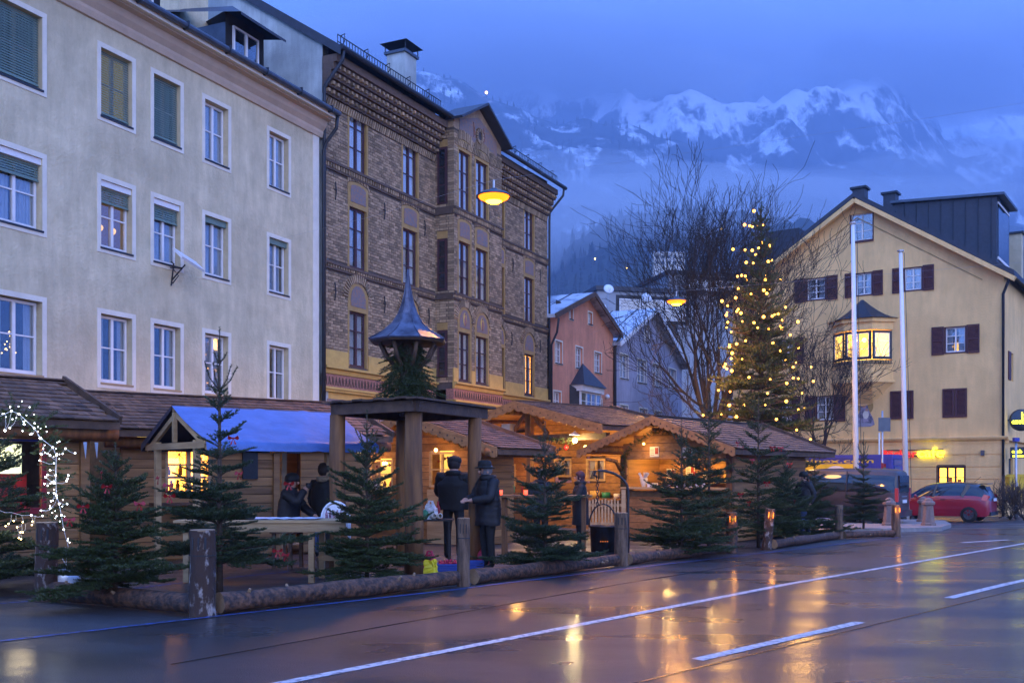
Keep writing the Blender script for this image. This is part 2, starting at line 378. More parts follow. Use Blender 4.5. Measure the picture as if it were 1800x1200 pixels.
# ------------------------------------------------------------------ ground, road, markings
def sheet(name, poly, lift, m, kind='structure', parent=None):
    """flat polygon that follows the ground profile (breaks at KY and 75 m)"""
    bm = bmesh.new()
    bm.faces.new([bm.verts.new((p[0], p[1], 0)) for p in poly])
    for yy in (KY, 75.0):
        bmesh.ops.bisect_plane(bm, geom=bm.verts[:] + bm.edges[:] + bm.faces[:], plane_co=(0, yy, 0), plane_no=(0, 1, 0))
    for v in bm.verts: v.co.z = g(v.co.y) + lift
    bmesh.ops.recalc_face_normals(bm, faces=bm.faces)
    for f in bm.faces:
        if f.normal.z < 0: f.normal_flip()
    me = bpy.data.meshes.new(name); bm.to_mesh(me); bm.free(); me.materials.append(m)
    o = link(name, me, parent)
    if kind: o['kind'] = kind
    return o
def wet_asphalt(name, base, dark, r_lo, r_hi, bump, big, gs=150.0, mid=.5, film=0.0):
    m = bpy.data.materials.new(name); m.use_nodes = True; t = m.node_tree; p = t.nodes['Principled BSDF']
    tc = _n(t, 'ShaderNodeTexCoord')
    n1 = _n(t, 'ShaderNodeTexNoise'); n1.inputs['Scale'].default_value = big; n1.inputs['Detail'].default_value = 6
    mp = _n(t, 'ShaderNodeMapping'); mp.inputs['Rotation'].default_value = (0, 0, R(-50)); mp.inputs['Scale'].default_value = (.5, 1.2, 1)
    t.links.new(tc.outputs['Object'], mp.inputs[0]); t.links.new(mp.outputs[0], n1.inputs['Vector'])
    n2 = _n(t, 'ShaderNodeTexNoise'); n2.inputs['Scale'].default_value = gs; n2.inputs['Detail'].default_value = 3
    t.links.new(tc.outputs['Object'], n2.inputs['Vector'])
    n3 = _n(t, 'ShaderNodeTexVoronoi'); n3.inputs['Scale'].default_value = gs * .55
    t.links.new(tc.outputs['Object'], n3.inputs['Vector'])
    rr = _n(t, 'ShaderNodeValToRGB'); rr.color_ramp.elements[0].position = mid - .12; rr.color_ramp.elements[1].position = mid + .14
    rr.color_ramp.elements[0].color = (r_lo,) * 3 + (1,); rr.color_ramp.elements[1].color = (r_hi,) * 3 + (1,)
    t.links.new(n1.outputs['Fac'], rr.inputs[0]); t.links.new(rr.outputs[0], p.inputs['Roughness'])
    cr = _n(t, 'ShaderNodeValToRGB'); cr.color_ramp.elements[0].position = .3; cr.color_ramp.elements[1].position = .7
    cr.color_ramp.elements[0].color = (*dark, 1); cr.color_ramp.elements[1].color = (*base, 1)
    ma = _n(t, 'ShaderNodeMath', operation='ADD'); mb_ = _n(t, 'ShaderNodeMath', operation='MULTIPLY'); mb_.inputs[1].default_value = .5
    t.links.new(n1.outputs['Fac'], ma.inputs[0]); t.links.new(n2.outputs['Fac'], ma.inputs[1]); t.links.new(ma.outputs[0], mb_.inputs[0])
    t.links.new(mb_.outputs[0], cr.inputs[0]); t.links.new(cr.outputs[0], p.inputs['Base Color'])
    bs = _n(t, 'ShaderNodeMath', operation='MULTIPLY'); bs.inputs[0].default_value = bump; bs.inputs[1].default_value = 1.0
    bp = _n(t, 'ShaderNodeBump'); bp.inputs['Distance'].default_value = .012
    t.links.new(bs.outputs[0], bp.inputs['Strength']); t.links.new(n3.outputs['Distance'], bp.inputs['Height'])
    t.links.new(bp.outputs[0], p.inputs['Normal'])
    p.inputs['Specular IOR Level'].default_value = .6
    if film:
        cw = _n(t, 'ShaderNodeMapRange'); cw.inputs[1].default_value = mid - .10; cw.inputs[2].default_value = mid + .12; cw.inputs[3].default_value = film; cw.inputs[4].default_value = .12
        t.links.new(n1.outputs['Fac'], cw.inputs[0]); t.links.new(cw.outputs[0], p.inputs['Coat Weight']); p.inputs['Coat Roughness'].default_value = .07
        n5 = _n(t, 'ShaderNodeTexNoise'); n5.inputs['Scale'].default_value = 26; n5.inputs['Detail'].default_value = 5; t.links.new(tc.outputs['Object'], n5.inputs['Vector'])
        b2 = _n(t, 'ShaderNodeBump'); b2.inputs['Distance'].default_value = .01; b2.inputs['Strength'].default_value = .22; t.links.new(n5.outputs['Fac'], b2.inputs['Height']); t.links.new(b2.outputs[0], p.inputs['Coat Normal'])
    return m
M['plaza'] = wet_asphalt('plaza', (.048, .044, .045), (.022, .020, .021), .28, .6, .8, .7)
M['road'] = wet_asphalt('road', (.022, .020, .020), (.009, .0085, .0085), .25, .44, .6, .8, 150.0, .5, .6)
sheet('ground', [(-4500, -60), (4500, -60), (4500, 5000), (-4500, 5000)], -.012, M['plaza'])
EDGE = [gp(-500, 1190), gp(0, 1126), gp(355, 1085), gp(815, 1034), gp(1092, 1000), gp(1580, 944), gp(1700, 930)]
_e = [(p.x, p.y) for p in EDGE]
sheet('road', [(-30, -40), (60, -40), (95, 75), (58, 75), (26.5, 41)] + _e[::-1] + [(-30, 4)], -.006, M['road'])
def stripe(name, p0, p1, w, m, lift=.0, n=1, wob=0.0):
    a = Vector((p0.x, p0.y)); b = Vector((p1.x, p1.y)); d = (b - a).normalized(); q = Vector((-d.y, d.x)) * w / 2
    pts = [a - q, b - q, b + q, a + q]
    return sheet(name, [(v.x, v.y) for v in pts], lift, m)
stripe('white_lane_line', gp(380, 1221), gp(1990, 922), .11, M['asphalt_mark'], -.002)
DIR = (gp(1668, 1050) - gp(1225, 1158)).normalized()
for i, (a, b) in enumerate((((1225, 1158), (1512, 1092)), ((1668, 1050), (1880, 1002)))):
    stripe('dashed_lane_mark', gp(*a), gp(*b), .12, M['asphalt_mark'], -.002)
for a, b in zip(EDGE[1:-2], EDGE[2:-1]):
    stripe('blue_parking_line', a, b, .06, M['blue_mark'], .002)
stripe('blue_parking_line', gp(-60, 1063), gp(75, 1053), .06, M['blue_mark'], -.008)
stripe('blue_parking_line', gp(120, 1046), gp(505, 1003), .06, M['blue_mark'], -.008)
stripe('tar_seam', gp(300, 1166), gp(1560, 952), .03, M['tar_seam'], -.0025); stripe('tar_seam', gp(1050, 1215), gp(1900, 1010), .03, M['tar_seam'], -.0025)
def arrow():
    c = gp(1735, 951)
    stripe('white_lane_line', gp(1690, 953), gp(1772, 948), .16, M['asphalt_mark'], -.002)
arrow()
# kerbed island with the bollards and flagpoles
isl = [gp(1440, 938), gp(1560, 935), gp(1655, 932), gp(1672, 926), gp(1660, 919), gp(1560, 915), gp(1400, 915), gp(1330, 925)]
mb = MB(); n = len(isl)
mb.add([(p.x, p.y, p.z - .03) for p in isl] + [(p.x, p.y, p.z + .11) for p in isl], [tuple(range(n, 2 * n))] + [(i, (i + 1) % n, n + (i + 1) % n, n + i) for i in range(n)])
o = mb.build('kerb_island', M['kerb']); o['kind'] = 'structure'

# ------------------------------------------------------------------ terrain
def vnoise(x, y, seed=0):
    xi = np.floor(x).astype(np.int64); yi = np.floor(y).astype(np.int64); xf = x - xi; yf = y - yi
    def h(a, b):
        n = (a * 374761393 + b * 668265263 + seed * 974711) & 0x7fffffff
        n = ((n ^ (n >> 13)) * 1274126177) & 0x7fffffff
        return ((n ^ (n >> 16)) & 0xffff) / 65535.0
    u = xf * xf * (3 - 2 * xf); v = yf * yf * (3 - 2 * yf)
    return (h(xi, yi) * (1 - u) + h(xi + 1, yi) * u) * (1 - v) + (h(xi, yi + 1) * (1 - u) + h(xi + 1, yi + 1) * u) * v
def fbm(x, y, o=5, seed=0, ridge=False):
    s = np.zeros_like(x); a = .5; f = 1.0
    for i in range(o):
        n = vnoise(x * f, y * f, seed + i * 17)
        if ridge: n = 1 - np.abs(2 * n - 1)
        s += a * n; a *= .5; f *= 2.03
    return s
def terrain(name, xs, ys, r0, r1, nx, nr, m, amp, fr, power, seed, rough_lo=.1):
    T = np.linspace(xs[0], xs[-1], nx); tx = (T - 900) / F
    crest = (HOR - np.interp(T, xs, ys)) / F * r1
    S = np.linspace(0, 1.18, nr)
    TT, SS = np.meshgrid(tx, S); CC = np.meshgrid(crest, S)[0]
    YY = r0 + (r1 - r0) * SS; XX = TT * YY
    prof = np.where(SS <= 1, np.clip(SS, 0, 1) ** power, 1 - (SS - 1) * 2.2)
    rn = fbm(XX / fr, YY / fr, 6, seed, True) - .62
    rn = rn + .30 * (fbm(XX / fr * 3.7 + 9, YY / fr * 3.7, 5, seed + 40, True) - .62)
    ZZ = -3 + CC * prof + amp * rn * np.clip(SS * 1.6, rough_lo, 1) * (1 + .0 * SS)
    ZZ = np.clip(ZZ, -8, 1880)
    V = np.stack([XX, YY, ZZ], -1).reshape(-1, 3)
    i = np.arange(nr - 1)[:, None] * nx + np.arange(nx - 1)[None, :]
    Q = np.stack([i, i + 1, i + nx + 1, i + nx], -1).reshape(-1, 4)
    o = link(name, np_mesh(name, V, Q, m, True)); o['kind'] = 'structure'
    return o, XX, YY, ZZ
def mountain_mat():
    m = bpy.data.materials.new('mountain'); m.use_nodes = True; t = m.node_tree; p = t.nodes['Principled BSDF']
    p.inputs['Roughness'].default_value = .95; p.inputs['Specular IOR Level'].default_value = .1
    ge = _n(t, 'ShaderNodeNewGeometry'); sx = _n(t, 'ShaderNodeSeparateXYZ'); t.links.new(ge.outputs['Position'], sx.inputs[0])
    sn = _n(t, 'ShaderNodeSeparateXYZ'); t.links.new(ge.outputs['Normal'], sn.inputs[0])
    n1 = _n(t, 'ShaderNodeTexNoise'); n1.inputs['Scale'].default_value = .0085; n1.inputs['Detail'].default_value = 9; n1.inputs['Roughness'].default_value = .68
    mp = _n(t, 'ShaderNodeMapping'); mp.inputs['Scale'].default_value = (1.5, 1, .35); mp.inputs['Rotation'].default_value = (0, R(18), 0); t.links.new(ge.outputs['Position'], mp.inputs[0]); t.links.new(mp.outputs[0], n1.inputs['Vector'])
    # snow where high and not too steep, ragged edge
    a = _n(t, 'ShaderNodeMapRange'); a.inputs[1].default_value = 820; a.inputs[2].default_value = 1560; t.links.new(sx.outputs['Z'], a.inputs[0])
    b = _n(t, 'ShaderNodeMapRange'); b.inputs[1].default_value = .25; b.inputs[2].default_value = .8; b.inputs[3].default_value = -.30; b.inputs[4].default_value = .30
    t.links.new(sn.outputs['Z'], b.inputs[0])
    c = _n(t, 'ShaderNodeMapRange'); c.inputs[1].default_value = .25; c.inputs[2].default_value = .75; c.inputs[3].default_value = -.75; c.inputs[4].default_value = .75
    t.links.new(n1.outputs['Fac'], c.inputs[0])
    s1 = _n(t, 'ShaderNodeMath', operation='ADD'); s2 = _n(t, 'ShaderNodeMath', operation='ADD')
    t.links.new(a.outputs[0], s1.inputs[0]); t.links.new(b.outputs[0], s1.inputs[1]); t.links.new(s1.outputs[0], s2.inputs[0]); t.links.new(c.outputs[0], s2.inputs[1])
    rs = _n(t, 'ShaderNodeValToRGB'); rs.color_ramp.elements[0].position = .38; rs.color_ramp.elements[1].position = .72
    t.links.new(s2.outputs[0], rs.inputs[0])
    n2 = _n(t, 'ShaderNodeTexNoise'); n2.inputs['Scale'].default_value = .03; n2.inputs['Detail'].default_value = 6
    t.links.new(ge.outputs['Position'], n2.inputs['Vector'])
    fr = _n(t, 'ShaderNodeValToRGB'); fr.color_ramp.elements[0].color = (.012, .018, .016, 1); fr.color_ramp.elements[1].color = (.05, .055, .05, 1)
    fr.color_ramp.elements[0].position = .35; fr.color_ramp.elements[1].position = .7
    t.links.new(n2.outputs['Fac'], fr.inputs[0])
    mx = _n(t, 'ShaderNodeMix', data_type='RGBA'); t.links.new(rs.outputs[0], mx.inputs[0]); t.links.new(fr.outputs[0], mx.inputs[6])
    mx.inputs[7].default_value = (.80, .82, .86, 1); t.links.new(mx.outputs[2], p.inputs['Base Color'])
    return m
M['mountain'] = mountain_mat()
M['hill'] = mat('hill', (.035, .045, .03), .95, scale=.02, col2=(.015, .02, .016), spec=.1)
M['forest'] = mat('forest', (.022, .032, .022), .95, scale=.3, col2=(.01, .015, .012), rand=.4, spec=.1)
terrain('mountain_range', [-900, 300, 560, 700, 860, 950, 1060, 1180, 1290, 1380, 1450, 1510, 1580, 1660, 1730, 1800, 2100, 2700],
        [190, 140, 150, 165, 185, 165, 150, 118, 130, 122, 112, 118, 140, 182, 168, 190, 230, 300], 1000, 4300, 420, 190, M['mountain'], 520, 900, 1.15, 5)
shoulder = terrain('mountain_shoulder', [-900, 300, 640, 740, 800, 860, 960, 1080, 1200, 1320, 1450, 1600, 1800, 2300],
        [330, 240, 165, 146, 148, 172, 205, 232, 262, 320, 380, 430, 480, 560], 900, 2500, 260, 90, M['mountain'], 130, 420, 1.05, 11)
hill, hX, hY, hZ = terrain('forested_hill', [-700, 300, 700, 960, 1010, 1090, 1200, 1290, 1400, 1500, 1700, 2100, 2600],
        [560, 500, 490, 480, 442, 418, 400, 396, 400, 408, 438, 478, 528], 300, 1500, 200, 60, M['hill'], 130, 380, 1.0, 23)
# conifers on the hill crest and slope: a far wood that reads as one mass
def wood(name, XX, YY, ZZ, count, hmin, hmax, s_lo, s_hi, x_lo, x_hi, seed):
    rg = np.random.default_rng(seed); nr, nx = XX.shape
    T = np.linspace(x_lo, x_hi, nx); V = []; Q = []
    ii = rg.integers(int(nr * s_lo), int(nr * s_hi), count); jj = rg.integers(int(nx * .28), int(nx * .80), count)
    for i, j in zip(ii, jj):
        if vnoise(np.array([XX[i, j] / 60]), np.array([YY[i, j] / 60]), 3)[0] < .38: continue
        x = XX[i, j] + rg.uniform(-3, 3); y = YY[i, j]; z = ZZ[i, j] - 2; h = rg.uniform(hmin, hmax); r = h * rg.uniform(.13, .2)
        for k in range(3):
            b = len(V); z0 = z + h * (.12 + .26 * k); rr = r * (1 - .27 * k); z1 = min(z0 + h * .48, z + h)
            a0 = rg.uniform(0, 6)
            for q in range(5): V.append((x + rr * math.cos(a0 + q * 1.2566), y + rr * math.sin(a0 + q * 1.2566), z0))
            V.append((x, y, z1))
            for q in range(5): Q.append((b + q, b + (q + 1) % 5, b + 5))
    o = link(name, np_mesh(name, V, Q, M['forest'])); tag(o, 'dark conifer wood on the misty hill behind the roofs', 'forest', kind='stuff')
wood('conifer_wood', hX, hY, hZ, 7500, 8, 16, .3, .87, -700, 2600, 4)
wood('conifer_wood', shoulder[1], shoulder[2], shoulder[3], 5000, 9, 17, .55, .86, -900, 2300, 5)
bpy.data.objects['conifer_wood.001']['label'] = 'dark conifers along the high mountain shoulder beside the brick house roof'

# the air of the valley
def volmat(name, dens, col, aniso=0.0):
    m = bpy.data.materials.new(name); m.use_nodes = True; t = m.node_tree; t.nodes.clear()
    o = _n(t, 'ShaderNodeOutputMaterial'); v = _n(t, 'ShaderNodeVolumePrincipled')
    v.inputs['Density'].default_value = dens; v.inputs['Color'].default_value = (*col, 1); v.inputs['Anisotropy'].default_value = aniso
    t.links.new(v.outputs[0], o.inputs['Volume']); return m
M['haze'] = volmat('haze', .00033, (.52, .70, 1.0))
B('haze', M['haze'], None, (-5200, 5200, -300, 5600, -12, 1900))
bpy.data.objects['haze']['kind'] = 'stuff'; tag(bpy.data.objects['haze'], 'blue evening haze filling the valley', 'haze')
M['mist'] = volmat('mist', .0026, (.93, .95, .98))
M['cloud_top'] = volmat('cloud_top', .0042, (.93, .95, .98))
M['mist_thick'] = volmat('mist_thick', .0045, (.93, .95, .98))
def mist(c, sx, sy, sz, seed, m, label):
    bm = bmesh.new(); bmesh.ops.create_icosphere(bm, subdivisions=4, radius=1)
    rg = np.random.default_rng(seed); off = rg.uniform(0, 50, 3)
    for v in bm.verts:
        p = v.co
        n = float(fbm(np.array([p.x * 1.7 + off[0] + p.z]), np.array([p.y * 1.7 + off[1] - p.z]), 4, seed)[0])
        k = .45 + 1.1 * n
        v.co = Vector((p.x * sx * k, p.y * sy * k, p.z * sz * k))
    me = bpy.data.meshes.new('mist_cloud_bank'); bm.to_mesh(me); bm.free(); me.materials.append(m); me.shade_smooth()
    o = link('mist_cloud_bank', me, None, c); tag(o, label, 'mist', 'mist banks on the mountain side', 'stuff')  # the low banks are mist, those over the peaks are cloud
for (x, y, Yd, w, dpt, hh, sd, mm, lb) in (
    (1000, 338, 1750, 330, 200, 34, 1, 'mist_thick', 'pale mist bank low on the mountain right of the brick house'),
    (1170, 366, 1650, 420, 200, 28, 2, 'mist_thick', 'pale mist bank behind the bare tree top'),
    (1370, 365, 1500, 380, 180, 34, 3, 'mist', 'thin mist bank left of the yellow gable'),
    (1040, 415, 1180, 330, 120, 42, 4, 'mist_thick', 'mist drifting over the wooded hill'),
    (1640, 330, 1700, 340, 200, 40, 5, 'mist', 'mist bank above the yellow house ridge'),
    (1280, 80, 3600, 1500, 500, 190, 6, 'cloud_top', 'cloud hiding the highest snowy peaks'),
    (820, 110, 3300, 900, 400, 150, 7, 'cloud_top', 'cloud on the snowfield above the brick house'),
    (1740, 130, 3400, 800, 400, 150, 8, 'cloud_top', 'cloud over the snowy ridge at far right')):
    mist(px(x, y, Yd), w, dpt, hh, sd, M[mm], lb)
# lights and a pale block high on the slopes
for i, (x, y, Yd, r, lb) in enumerate(((855, 163, 2480, 3.2, 'bright lamp of the mountain station on the snowy shoulder'), (1046, 455, 800, .55, 'small house lamp on the hill left of the bare tree'), (1102, 471, 760, .45, 'faint house lamp low on the hill above the grey block'), (1268, 402, 900, .55, 'tiny lamp on the hill behind the bare tree'))):
    mb = MB(); mb.sphere((0, 0, 0), r, 8, 6); o = mb.build('hill_lamp', M['bulb_hot'], None, True, px(x, y, Yd)); tag(o, lb, 'lamp', 'far lamps on the slopes')
t = thing('hillside_building', 'white block of flats on the wooded hill behind the bare tree', 'building', px(1176, 466, 720))
B('wall', M['plaster_white'], t, (-11, 11, 0, 9, -16, 9)); B('roof', M['snow_roof'], t, (-11.5, 11.5, -.5, 9.5, 9, 9.6))
for i in range(5):
    for k in range(2): B('window', M['room_dark'], t, (-9.6 + i * 4.2, -7.4 + i * 4.2, -.08, .1, .8 + k * 4, 2.8 + k * 4))
# ------------------------------------------------------------------ facades
def facade(ops, u0, u1, z0, z1, m, name, parent, depth=.22, clips=(), y=0.0):
    """wall sheet with openings (u0,u1,z0,z1) cut out, their reveals going inward; clips: (point, normal) planes in x,z"""
    ops = [(max(o[0], u0), min(o[1], u1), *o[2:4]) for o in ops if o[1] > u0 + .01 and o[0] < u1 - .01]
    us = sorted({u0, u1, *[v for o in ops for v in o[:2]]}); zs = sorted({z0, z1, *[v for o in ops for v in o[2:4]]})
    us = [v for v in us if u0 <= v <= u1]; zs = [v for v in zs if z0 <= v <= z1]
    mb = MB()
    for a, b in zip(us, us[1:]):
        for c, d in zip(zs, zs[1:]):
            mu, mz = (a + b) / 2, (c + d) / 2
            if any(o[0] < mu < o[1] and o[2] < mz < o[3] for o in ops): continue
            mb.add([(a, y, c), (b, y, c), (b, y, d), (a, y, d)], [(0, 1, 2, 3)])
    me = mb.mesh(name, m)
    bm = bmesh.new(); bm.from_mesh(me); bmesh.ops.remove_doubles(bm, verts=bm.verts, dist=1e-4)
    for (p, nrm) in clips:
        bmesh.ops.bisect_plane(bm, geom=bm.verts[:] + bm.edges[:] + bm.faces[:], plane_co=(p[0], 0, p[1]), plane_no=(nrm[0], 0, nrm[1]), clear_outer=True)
    for o in ops:
        for q in (((o[0], y, o[2]), (o[0], y + depth, o[2]), (o[0], y + depth, o[3]), (o[0], y, o[3])),
                  ((o[1], y, o[2]), (o[1], y, o[3]), (o[1], y + depth, o[3]), (o[1], y + depth, o[2])),
                  ((o[0], y, o[3]), (o[0], y + depth, o[3]), (o[1], y + depth, o[3]), (o[1], y, o[3])),
                  ((o[0], y, o[2]), (o[1], y, o[2]), (o[1], y + depth, o[2]), (o[0], y + depth, o[2]))):
            bm.faces.new([bm.verts.new(v) for v in q])
    bmesh.ops.remove_doubles(bm, verts=bm.verts, dist=1e-4)
    bm.to_mesh(me); bm.free()
    return link(name, me, parent)

def sash_window(par, u0, u1, z0, z1, y, frame, bars=1, leaves=2, fw=.06, room='room_dark', curtain=None, name='window', lightbar=None, deep=.5, gl='glass', split=None):
    """window part: frame with sashes; panes, curtains and the room behind are its sub-parts. y = frame plane"""
    mb = MB(); t = .06
    mb.box(u0, u0 + fw, y, y + t, z0, z1); mb.box(u1 - fw, u1, y, y + t, z0, z1)
    mb.box(u0 + fw, u1 - fw, y, y + t, z0, z0 + fw * 1.3); mb.box(u0 + fw, u1 - fw, y, y + t, z1 - fw, z1)
    a, b, c, d = u0 + fw, u1 - fw, z0 + fw * 1.3, z1 - fw
    step = (b - a) / leaves
    for i in range(1, leaves): mb.box(a + i * step - fw * .65, a + i * step + fw * .65, y - .012, y + t, c, d)
    zsp = [c + (d - c) * (k + 1) / (bars + 1) for k in range(bars)] if split is None else [c + (d - c) * s for s in split]
    for zz in zsp:
        for i in range(leaves): mb.box(a + i * step + (fw * .65 if i else 0), a + (i + 1) * step - (fw * .65 if i < leaves - 1 else 0), y + .006, y + t - .01, zz - .016, zz + .016)
    w = mb.build(name, frame, par)
    rows = [c] + zsp + [d]
    for i in range(leaves):
        for k in range(len(rows) - 1):
            p = MB(); p.box(a + i * step + .004, a + (i + 1) * step - .004, y + .028, y + .034, rows[k] + .004, rows[k + 1] - .004)
            p.build('pane', M[gl], w)
    if curtain:
        cm = MB(); n = 14
        for s0, s1 in curtain:
            ua, ub = a + (b - a) * s0, a + (b - a) * s1
            vs = []; 
            for k in range(n + 1):
                uu = ua + (ub - ua) * k / n; yy = y + .09 + .02 * math.sin(k * 2.1)
                vs += [(uu, yy, c), (uu, yy, d)]
            cm.add(vs, [(2 * k, 2 * k + 2, 2 * k + 3, 2 * k + 1) for k in range(n)])
        cm.build('curtain', M['curtain'], w)
    rb = MB(); y1 = y + deep
    rb.add([(u0 - .3, y1, z0 - .3), (u1 + .3, y1, z0 - .3), (u1 + .3, y1, z1 + .3), (u0 - .3, y1, z1 + .3),
            (u0, y + t, z0), (u1, y + t, z0), (u1, y + t, z1), (u0, y + t, z1)],
           [(0, 1, 2, 3), (0, 4, 5, 1), (1, 5, 6, 2), (2, 6, 7, 3), (3, 7, 4, 0)])
    rb.build('room', M[room], w)
    return w
def surround(par, u0, u1, z0, z1, w, m, proud=.015, name='window_surround'):
    mb = MB()
    mb.box(u0 - w, u0, -proud, .0 + .002, z0 - w, z1 + w); mb.box(u1, u1 + w, -proud, .002, z0 - w, z1 + w)
    mb.box(u0, u1, -proud, .002, z1, z1 + w); mb.box(u0, u1, -proud, .002, z0 - w, z0)
    return mb.build(name, m, par)
def blind(par, u0, u1, z0, z1, y, lit=False):
    n = max(2, int((z1 - z0) / .055)); mb = MB(); q = .0195 if lit else .022
    for k in range(n):
        z = z0 + (z1 - z0) * (k + .5) / n
        mb.add([(u0, y, z - q), (u1, y, z - q), (u1, y + .022, z + q), (u0, y + .022, z + q)], [(0, 1, 2, 3)])
    mb.box(u0, u1, y - .01, y + .03, z0 - .03, z0)
    return mb.build('blind', M['blind_green'], par)

# ================================================================== left grey house
FL = Frame(*(lambda P: (P.x, P.y))(px(560, 0, 31.9)), math.atan2(1800, 790))
def fit_depth(fr, x, Y):     # slide a frame so that pixel column x lies at depth Y
    return Frame((x - 900) / F * Y, Y, fr.th)
FL = fit_depth(FL, 171, 23.8); u560 = FL.u(560)
FL = Frame(FL.X + FL.xl[0] * u560, FL.Y + FL.xl[1] * u560, FL.th)     # origin at the right-hand corner
th = thing('grey_plaster_house', 'long grey plastered house with white window surrounds at far left', 'house', (FL.X, FL.Y, 0), FL.th)
ZR = [(9.85, 11.45), (6.78, 8.37), (3.62, 5.24)]
cols = [(8, 72), (177, 232), (270, 317), (360, 401), (473, 507)]
CU = [(FL.u(a), FL.u(b)) for a, b in cols]
CU[0] = (CU[1][0] - (CU[2][0] - CU[1][0]) * 1.28, 0); CU[0] = (FL.u(74) - 1.22, FL.u(74))
CU.insert(0, (CU[0][0] - 3.3, CU[0][1] - 3.3))
ops = [(a, b, z0, z1) for a, b in CU for z0, z1 in ZR]
EAVE = 12.6
facade(ops, -24, 0, -.6, EAVE, M['plaster_grey'], 'wall', th, depth=.2)
B('side_wall', M['plaster_pale'], th, (-24, -.01, 1.0, 11, -.6, EAVE))
B('corner_band', M['plaster_white'], th, (-.32, 0.001, -.02, .003, -.5, EAVE - .3))
lit = {(2, 0): 'room_blind', (2, 1): 'room_dim'}
for ci, (a, b) in enumerate(CU):
    for ri, (z0, z1) in enumerate(ZR):
        surround(th, a, b, z0, z1, .115, M['plaster_white'])
        zt = z1
        if ri == 1 and ci <= 3: zt = z1 - .12
        w = sash_window(th, a + .02, b - .02, z0 + .03, zt - .02, .15, M['white_paint'], bars=1, leaves=2, split=[.52],
                        room=lit.get((ci, ri), 'room_dark'), curtain=None if (ci, ri) in ((2, 0), (2, 1)) else ([(0, .42), (.62, 1)] if (ci + ri) % 3 else [(0, .9)]) if ri != 2 or ci == 4 else [(0, .25), (.8, 1)])
        B('sill', M['dark_metal'] if ri < 2 else M['pale_wood'], w, (a - .02, b + .02, -.04, .15, z0 - .03, z0 + .012))
        if ri == 1 and ci <= 3: B('blind_box', M['white_paint'], w, (a, b, .03, .15, z1 - .14, z1))
        if ri == 0 and ci in (1, 2, 3): blind(w, a + .02, b - .02, z0 + .12, z1 - .02, .09, ci == 2)
        if ri == 1 and ci <= 3: blind(w, a + .02, b - .02, z1 - .48, z1 - .15, .09, ci == 2)
        if ri == 1 and ci in (4, 5): B('blind_box', M['blind_green'], w, (a, b, .06, .15, z1 - .16, z1))
        if (ci, ri) == (2, 1):
            for k in (-1, 1):
                s = MB(); s.sphere((a + .5 + k * .2, .34, z0 + .55), .085, 10, 8); s.build('lamp', M['lamp_soft'], w, True)
        if (ci, ri) == (1, 2):
            s = MB(); rr = random.Random(2)
            for k in range(16):
                q = rr.random(); s.sphere((a + .62 + rr.uniform(-.36, .36) * (1 - q), .3, z0 + .2 + q * .75), .011, 6, 4)
            s.build('tree_lights', M['bulb_hot'], w, True)
# eaves: profiled cornice, gutter, roof
mb = MB(); mb.prism([(0.02, EAVE - .62), (-.06, EAVE - .6), (-.10, EAVE - .48), (-.10, EAVE - .40), (-.20, EAVE - .28), (-.26, EAVE - .12), (-.42, EAVE - .1), (-.42, EAVE + .02), (0.02, EAVE + .02)], -24, .12, plane='yz')
mb.build('cornice', M['plaster_cornice'], th)
B('fascia', M['plaster_white'], th, (-24, .16, -.55, -.43, EAVE - .06, EAVE + .07))
mb = MB(); mb.tube([(-24, -.63, EAVE + .10), (.2, -.63, EAVE + .10)], .085, 10); gut = mb.build('gutter', M['zinc'], th)
for k in range(12):
    B('gutter_joint', M['dark_metal'], gut, (-.3 - k * 1.6, -.26 - k * 1.6, -.73, -.535, EAVE + .0, EAVE + .2))
mb = MB(); mb.tube([(.16, -.6, EAVE + .05), (.16, -.55, EAVE - .35), (.13, -.2, EAVE - .75), (.10, -.12, EAVE - 1.0), (.10, -.12, -.4)], .055, 8)
mb.build('downpipe', M['dark_metal'], th, True)
mb = MB(); mb.add([(-24, -.55, EAVE + .12), (.16, -.55, EAVE + .12), (.16, 6, EAVE + 3.5), (-24, 6, EAVE + 3.5), (-24, 11.5, EAVE + .1), (.16, 11.5, EAVE + .1)], [(0, 1, 2, 3), (3, 2, 5, 4)])
mb.build('roof', M['slate'], th)
def dormer(x0, x1, label):
    d = B('dormer', M['zinc'], th, (x0, x1, .95, 4, EAVE + .3, EAVE + 1.95))
    mb = MB(); mb.add([(x0 - .35, .25, EAVE + 1.95), (x1 + .35, .25, EAVE + 1.95), (x1 + .35, 4.5, EAVE + 2.7), (x0 - .35, 4.5, EAVE + 2.7), ((x0 + x1) / 2, 1.4, EAVE + 2.75),
                       (x0 - .35, .25, EAVE + 1.87), (x1 + .35, .25, EAVE + 1.87)], [(0, 1, 4), (1, 2, 4), (3, 0, 4), (5, 6, 1, 0)])
    mb.build('dormer_roof', M['slate'], d)
    w = sash_window(th, x0 + .12, x1 - .12, EAVE + .62, EAVE + 1.86, .88, M['white_paint'], bars=0, leaves=2, curtain=[(.0, .4), (.6, 1)], deep=.06)
ud = FL.u(405, .95)
dormer(ud - .05, ud + 1.35, '')
ud2 = FL.u(235, .95); dormer(ud2 - .6, ud2 + .75, '')
B('chimney_stack', M['plaster_grey'], th, (FL.u(318, 3.2) - .5, FL.u(318, 3.2) + .75, 2.8, 4.0, EAVE + 1, EAVE + 5.5))
